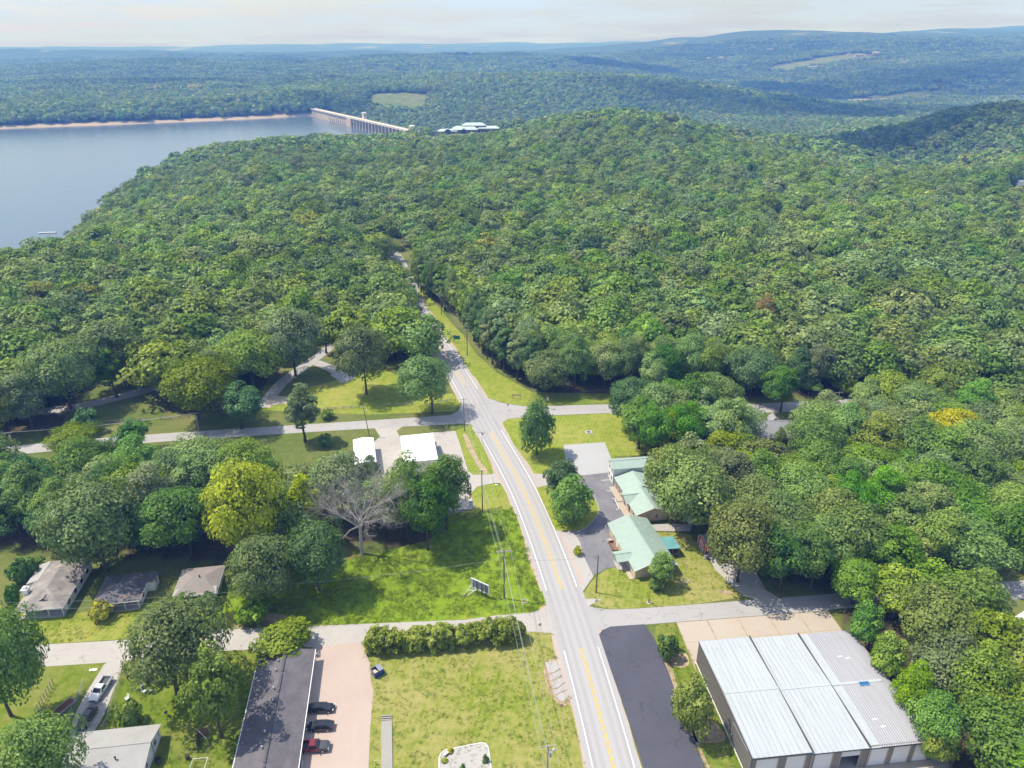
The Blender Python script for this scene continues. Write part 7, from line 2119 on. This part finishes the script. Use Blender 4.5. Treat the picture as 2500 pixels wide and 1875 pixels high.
q = MB(); q.cyl((0, 0, 0), (0, 0, 1.0), 0.42, 0.48, 14); q.build('bin', M['trim_dark'], bl3); q = MB(); q.cyl((0, 0, 1.0), (0, 0, 1.12), 0.5, 0.3, 14); q.build('lid', M['rubber'], bl3)
sw_ = empty('shelter', tuple(G(497, 1810)) + (0,), 0.3); tag(sw_, 'dark open wooden shelter frame beside the back fence', 'shed')
for x_ in (-.9, .9):
    for y_ in (-1.3, 1.3): q = MB(); q.box((x_, y_, 0.9), (0.1, 0.1, 1.8)); q.build('post', M['greywood'], sw_)
q = MB(); q.box((0, 1.3, 0.9), (1.9, 0.05, 1.7)); q.box((-.9, 0, 0.9), (0.05, 2.6, 1.7)); q.build('wall', M['wood'], sw_)
q = MB(); q.cyl((-.9, 1.3, 1.85), (.9, -1.3, 1.85), 0.06, n=5); q.build('beam', M['palepole'], sw_)
fr = empty('climbing_frame', tuple(G(487, 1872)) + (0,), 0.1); tag(fr, 'white tubular frame on the back yard grass', 'frame')
for p0, p1 in (((-1.2, -1, .8), (1.2, -1, .8)), ((-1.2, 1, .8), (1.2, 1, .8)), ((-1.2, -1, .8), (-1.2, 1, .8)), ((1.2, -1, .8), (1.2, 1, .8)), ((-1.2, -1, 0), (-1.2, -1, .8)), ((1.2, -1, 0), (1.2, -1, .8)), ((-1.2, 1, 0), (-1.2, 1, .8)), ((1.2, 1, 0), (1.2, 1, .8))):
    q = MB(); q.cyl(p0, p1, 0.04, n=6); q.build('tube', M['white'], fr)
# small things on the lawns
def ring(px_, py_, r, label):
    g = G(px_, py_); o = empty('fire_ring', (g.x, g.y, 0)); tag(o, label, 'fire ring')
    for k in range(12):
        a = k * 0.5236; q = MB(); q.box((0, 0, 0.1), (0.34, 0.22, 0.2)); s_ = q.build('stone', M['stone'], o, loc=(r * math.cos(a), r * math.sin(a), 0)); s_.rotation_euler = (0, 0, a + 1.57)
ring(1673, 1418, 0.75, 'ring of pale stones on the lawn beside the office')
ring(1281, 1469, 0.6, 'small ring of stones on the lush lawn corner')
def cover(px_, py_, w_, label, mat='concrete'):
    g = G(px_, py_); o = empty('utility_cover', (g.x, g.y, 0), 0.2); tag(o, label, 'utility cover')
    q = MB(); q.box((0, 0, 0.06), (w_, w_ * .8, 0.12)); q.build('slab', M[mat], o); q = MB(); q.cyl((0, 0, 0.12), (0, 0, 0.15), w_ * .25, n=12); q.build('lid', M['trim_dark'], o)
cover(1371, 1723, 0.7, 'dark square drain box below the broken slab', 'wood'); cover(1437, 1055, 2.2, 'pale concrete cover on the lawn above the motel pad', 'greyslab'); cover(1224, 1463, 0.5, 'small dark utility box at the double crossarm pole', 'trim_dark')
cover(1212, 1184, 0.7, 'little white utility box at the driveway grass', 'white')
hy = empty('hydrant', tuple(G(1584, 1472)) + (0,)); tag(hy, 'rusty hydrant on a stone base on the office lawn edge', 'hydrant')
q = MB(); q.cyl((0, 0, 0), (0, 0, 0.12), 0.5, n=10); q.build('base', M['stone'], hy); q = MB(); q.cyl((0, 0, 0.1), (0, 0, 1.5), 0.16, 0.1, 10); q.cyl((-.25, 0, 0.8), (.25, 0, 0.8), 0.08, n=8); q.build('barrel', M['wood'], hy)
ac = empty('air_conditioner', tuple(G(1570, 1405)) + (0,), 0.2); tag(ac, 'white air conditioner box at the office gable wall', 'air conditioner')
q = MB(); q.box((0, 0, 0.42), (0.9, 0.9, 0.8)); q.build('case', M['white'], ac); q = MB(); q.cyl((0, 0, 0.82), (0, 0, 0.86), 0.34, n=14); q.build('fan_grille', M['metal'], ac)
rk = empty('stump', tuple(G(1722, 1362)) + (0,)); tag(rk, 'grey stump beside the gravel drive by the red barn', 'stump')
q = MB(); q.cyl((0, 0, 0), (0.1, 0, 0.7), 0.7, 0.5, 9); q.cyl((0.3, 0.2, 0.3), (1.0, 0.5, 0.1), 0.25, 0.12, 7); q.build('wood', M['greywood'], rk)
po = empty('gate_posts', tuple(G(1774, 1424)) + (0,)); tag(po, 'pair of pale posts at the gravel drive under the olive tree', 'post')
for x_ in (-.3, .3): q = MB(); q.box((x_, 0, 0.9), (0.2, 0.2, 1.9)); q.build('post', M['wall_white'], po)
fl = empty('floodlight', tuple(G(1090, 1844)) + (0,), 0.8); tag(fl, 'small floodlight lying on the white gravel bed', 'lamp')
q = MB(); q.box((0, 0, 0.3), (0.9, 0.3, 0.25)); q.build('housing', M['trim_dark'], fl); q = MB(); q.box((0, 0.12, 0.45), (0.9, 0.5, 0.05)); q.build('glass', M['lamp_clear'], fl)
bq = MB(); bq.box((0, 0, 0.06), (1.4, 0.5, 0.1), 0.1)
o = bq.build('board', M['white']); o.location = tuple(G(228, 1636)) + (0.02,); tag(o, 'white board lying on the grass beside the drive', 'board')
sa = empty('bollard', tuple(G(918, 1866)) + (0,)); tag(sa, 'short pipe standing beside the long concrete walk', 'bollard')
q = MB(); q.cyl((0, 0, 0), (0, 0, 0.9), 0.09, n=8); q.cyl((0, 0, 0.9), (0, 0, 1.0), 0.13, 0.1, 8); q.build('pipe', M['metal'], sa)
# dock on the lake
dk = empty('dock', tuple(G(116, 569, -40)) + (-40,), 0.12); tag(dk, 'thin pale dock reaching into the lake from the bare bank', 'dock')
q = MB(); q.box((0, 0, 0.6), (15, 1.8, 0.3)); q.build('deck', M['wall_white'], dk)
for k in range(8): q = MB(); q.cyl((-7 + k * 2, 0.7, -3), (-7 + k * 2, 0.7, 1.4), 0.2, n=6); q.build('pile', M['greywood'], dk)
# debris boom across the lake near the far bank
by = empty('buoy_line', (-716, 1560, -40)); tag(by, 'dotted line of floats on the lake near the far bank', 'buoy line')
for k in range(8):
    q = MB(); q.cyl((0, 0, -0.3), (0, 0, 0.9), 1.3, n=8); q.build('float', M['wall_tan'], by, loc=(k * 3.0, -k * 12.0, 0))

# ------------------------------------------------------------------ hedge, conical shrubs, dead trees
def foliage_obj(name, lob, nleaf, size, mat, seed, parent, center):
    rng = np.random.default_rng(seed)
    c = np.array([l[:3] for l in lob]); r = np.array([l[3] for l in lob])
    cv = np.clip(rng.normal(size=len(c)) * 0.2 + 0.5, 0, 1)
    v, f, a = leaves_for(c, r, cv, nleaf, size, rng, np.array(center), 0.85)
    return link(name, fast_mesh(name, v, f, [M[mat]], cv=a), None, parent)
a, b = G(897, 1610), G(1280, 1578); d = b - a
hd = empty('hedge', (a.x, a.y, 0), math.atan2(d.y, d.x)); tag(hd, 'long tall untrimmed hedge between the side street and the dry lawn', 'hedge')
M['leaf_hedge'] = leaf_mat('leaf_hedge', (0.165, 0.250, 0.028), (0.330, 0.440, 0.050), (0.480, 0.560, 0.115), False)
lob = []
rr = random.Random(4)
for i in range(620):
    s = rr.random(); side = rr.uniform(-1, 1)
    hh = 3.7 + 0.5 * math.sin(s * 17) + 0.3 * math.sin(s * 41 + 1) + rr.uniform(-.5, .5)
    if abs(s - 0.56) < 0.025: hh -= 0.8
    zz = rr.random() ** 0.6 * hh
    endk = min(1, min(s, 1 - s) * 12 + 0.35)
    lob.append((s * d.length, 2.2 + side * 2.1 * endk * (1 - 0.45 * (zz / hh) ** 2), 0.4 + zz * (0.6 + 0.4 * endk), rr.uniform(0.5, 0.95)))
foliage_obj('foliage', lob, 30000, 0.34, 'leaf_hedge', 5, hd, (d.length / 2, 2.2, 0.5))
q = MB()
for k in range(16): q.cyl((1 + k * d.length / 16.5, 2.2, 0), (1.3 + k * d.length / 16.5, 2.0, 2.2), 0.07, 0.03, 5)
q.build('stems', M['bark'], hd)
for (px_, py_, h_, r_, lab) in ((1185, 1858, 1.7, 0.5, 'small dark conical shrub at the right edge of the white gravel bed'), (1130, 1880, 1.5, 0.45, 'small conical shrub in the middle of the white gravel bed'), (1099, 1836, 0.6, 0.5, 'yellow tuft near the top of the gravel bed'), (1085, 1858, 0.6, 0.5, 'brown yellow tuft at the left of the gravel bed')):
    g = G(px_, py_); o = empty('shrub', (g.x, g.y, 0)); tag(o, lab, 'shrub')
    lob = [(rr.uniform(-1, 1) * r_ * .5 * (1 - z / h_), rr.uniform(-1, 1) * r_ * .5 * (1 - z / h_), z, r_ * (1.05 - .75 * z / h_)) for z in [h_ * k / 9 for k in range(9)]]
    foliage_obj('foliage', lob, 420, 0.2, 'leaf_deep' if h_ > 1 else 'leaf_yellow', 9, o, (0, 0, 0))

def dead_tree(x, y, H, R, seed, label, n0=9, trunk_r=0.42):
    rr = random.Random(seed); o = empty('dead_tree', (x, y, 0)); tag(o, label, 'tree')
    tm_ = MB(); bmb = MB()
    top = Vector((0.4, 0.2, H * 0.42)); tm_.cyl((0, 0, -0.3), (0.1, 0, H * .2), trunk_r * 1.2, trunk_r, 9); tm_.cyl((0.1, 0, H * .2), top, trunk_r, trunk_r * .7, 9)
    def branch(p, dirv, ln, r, lev):
        if lev > 4 or ln < 0.35: return
        n = 3; q = p
        for k in range(n):
            dirv = (dirv + Vector((rr.gauss(0, .17), rr.gauss(0, .17), rr.gauss(0.03, .12)))).normalized()
            q2 = q + dirv * ln / n; r2 = r * (1 - 0.22)
            bmb.cyl(q, q2, r, r2, 5 if lev < 3 else 3, False); q = q2; r = r2
            if k >= 1 or lev > 0:
                for _ in range(2):
                    sd = (dirv + Vector((rr.gauss(0, .7), rr.gauss(0, .7), rr.gauss(0.1, .4)))).normalized()
                    branch(q, sd, ln * rr.uniform(.45, .68), r * .68, lev + 1)
    for k in range(n0):
        a = k * 6.283 / n0 + rr.uniform(-.3, .3); s = Vector((0.1, 0, H * .2)).lerp(top, rr.uniform(.35, 1))
        up = rr.uniform(.25, 1.6); branch(s, Vector((math.cos(a), math.sin(a), up)).normalized(), R * rr.uniform(.62, .95) / math.sqrt(1 + up * .5), trunk_r * .40, 0)
    tm_.build('trunk', M['deadwood'], o); tag(bmb.build('branches', M['deadwood'], o), kind='stuff')
g = G(884, 1352); dead_tree(g.x, g.y, 25, 13.5, 3, 'large bare dead tree with pale branches at the edge of the lush lawn', 14, 0.38)
g = G(2268, 1215); dead_tree(g.x, g.y, 14.5, 4.6, 8, 'bare dead tree in the wood above the warehouse, right', 8, 0.26)
g = G(1632, 690); dead_tree(g.x, g.y, 16.5, 4, 12, 'thin dead snag sticking out of the big forest', 5, 0.2)
# ------------------------------------------------------------------ haze
hz = MB()
hz.box((0, 6600, 140), (24500, 13800, 460))
t = NT('haze')
t.t.nodes.remove(t.b)
pv = t.n('VolumePrincipled')
pv.inputs['Color'].default_value = (0.13, 0.34, 1.0, 1)
pv.inputs['Density'].default_value = 0.00024
pv.inputs['Absorption Color'].default_value = (1, 1, 1, 1)
pv.inputs['Anisotropy'].default_value = 0.0
t.l(pv.outputs[0], t.out.inputs['Volume'])
ho = hz.build('haze', t.m)
tag(ho, 'thin blue summer haze over the whole landscape', kind='stuff')
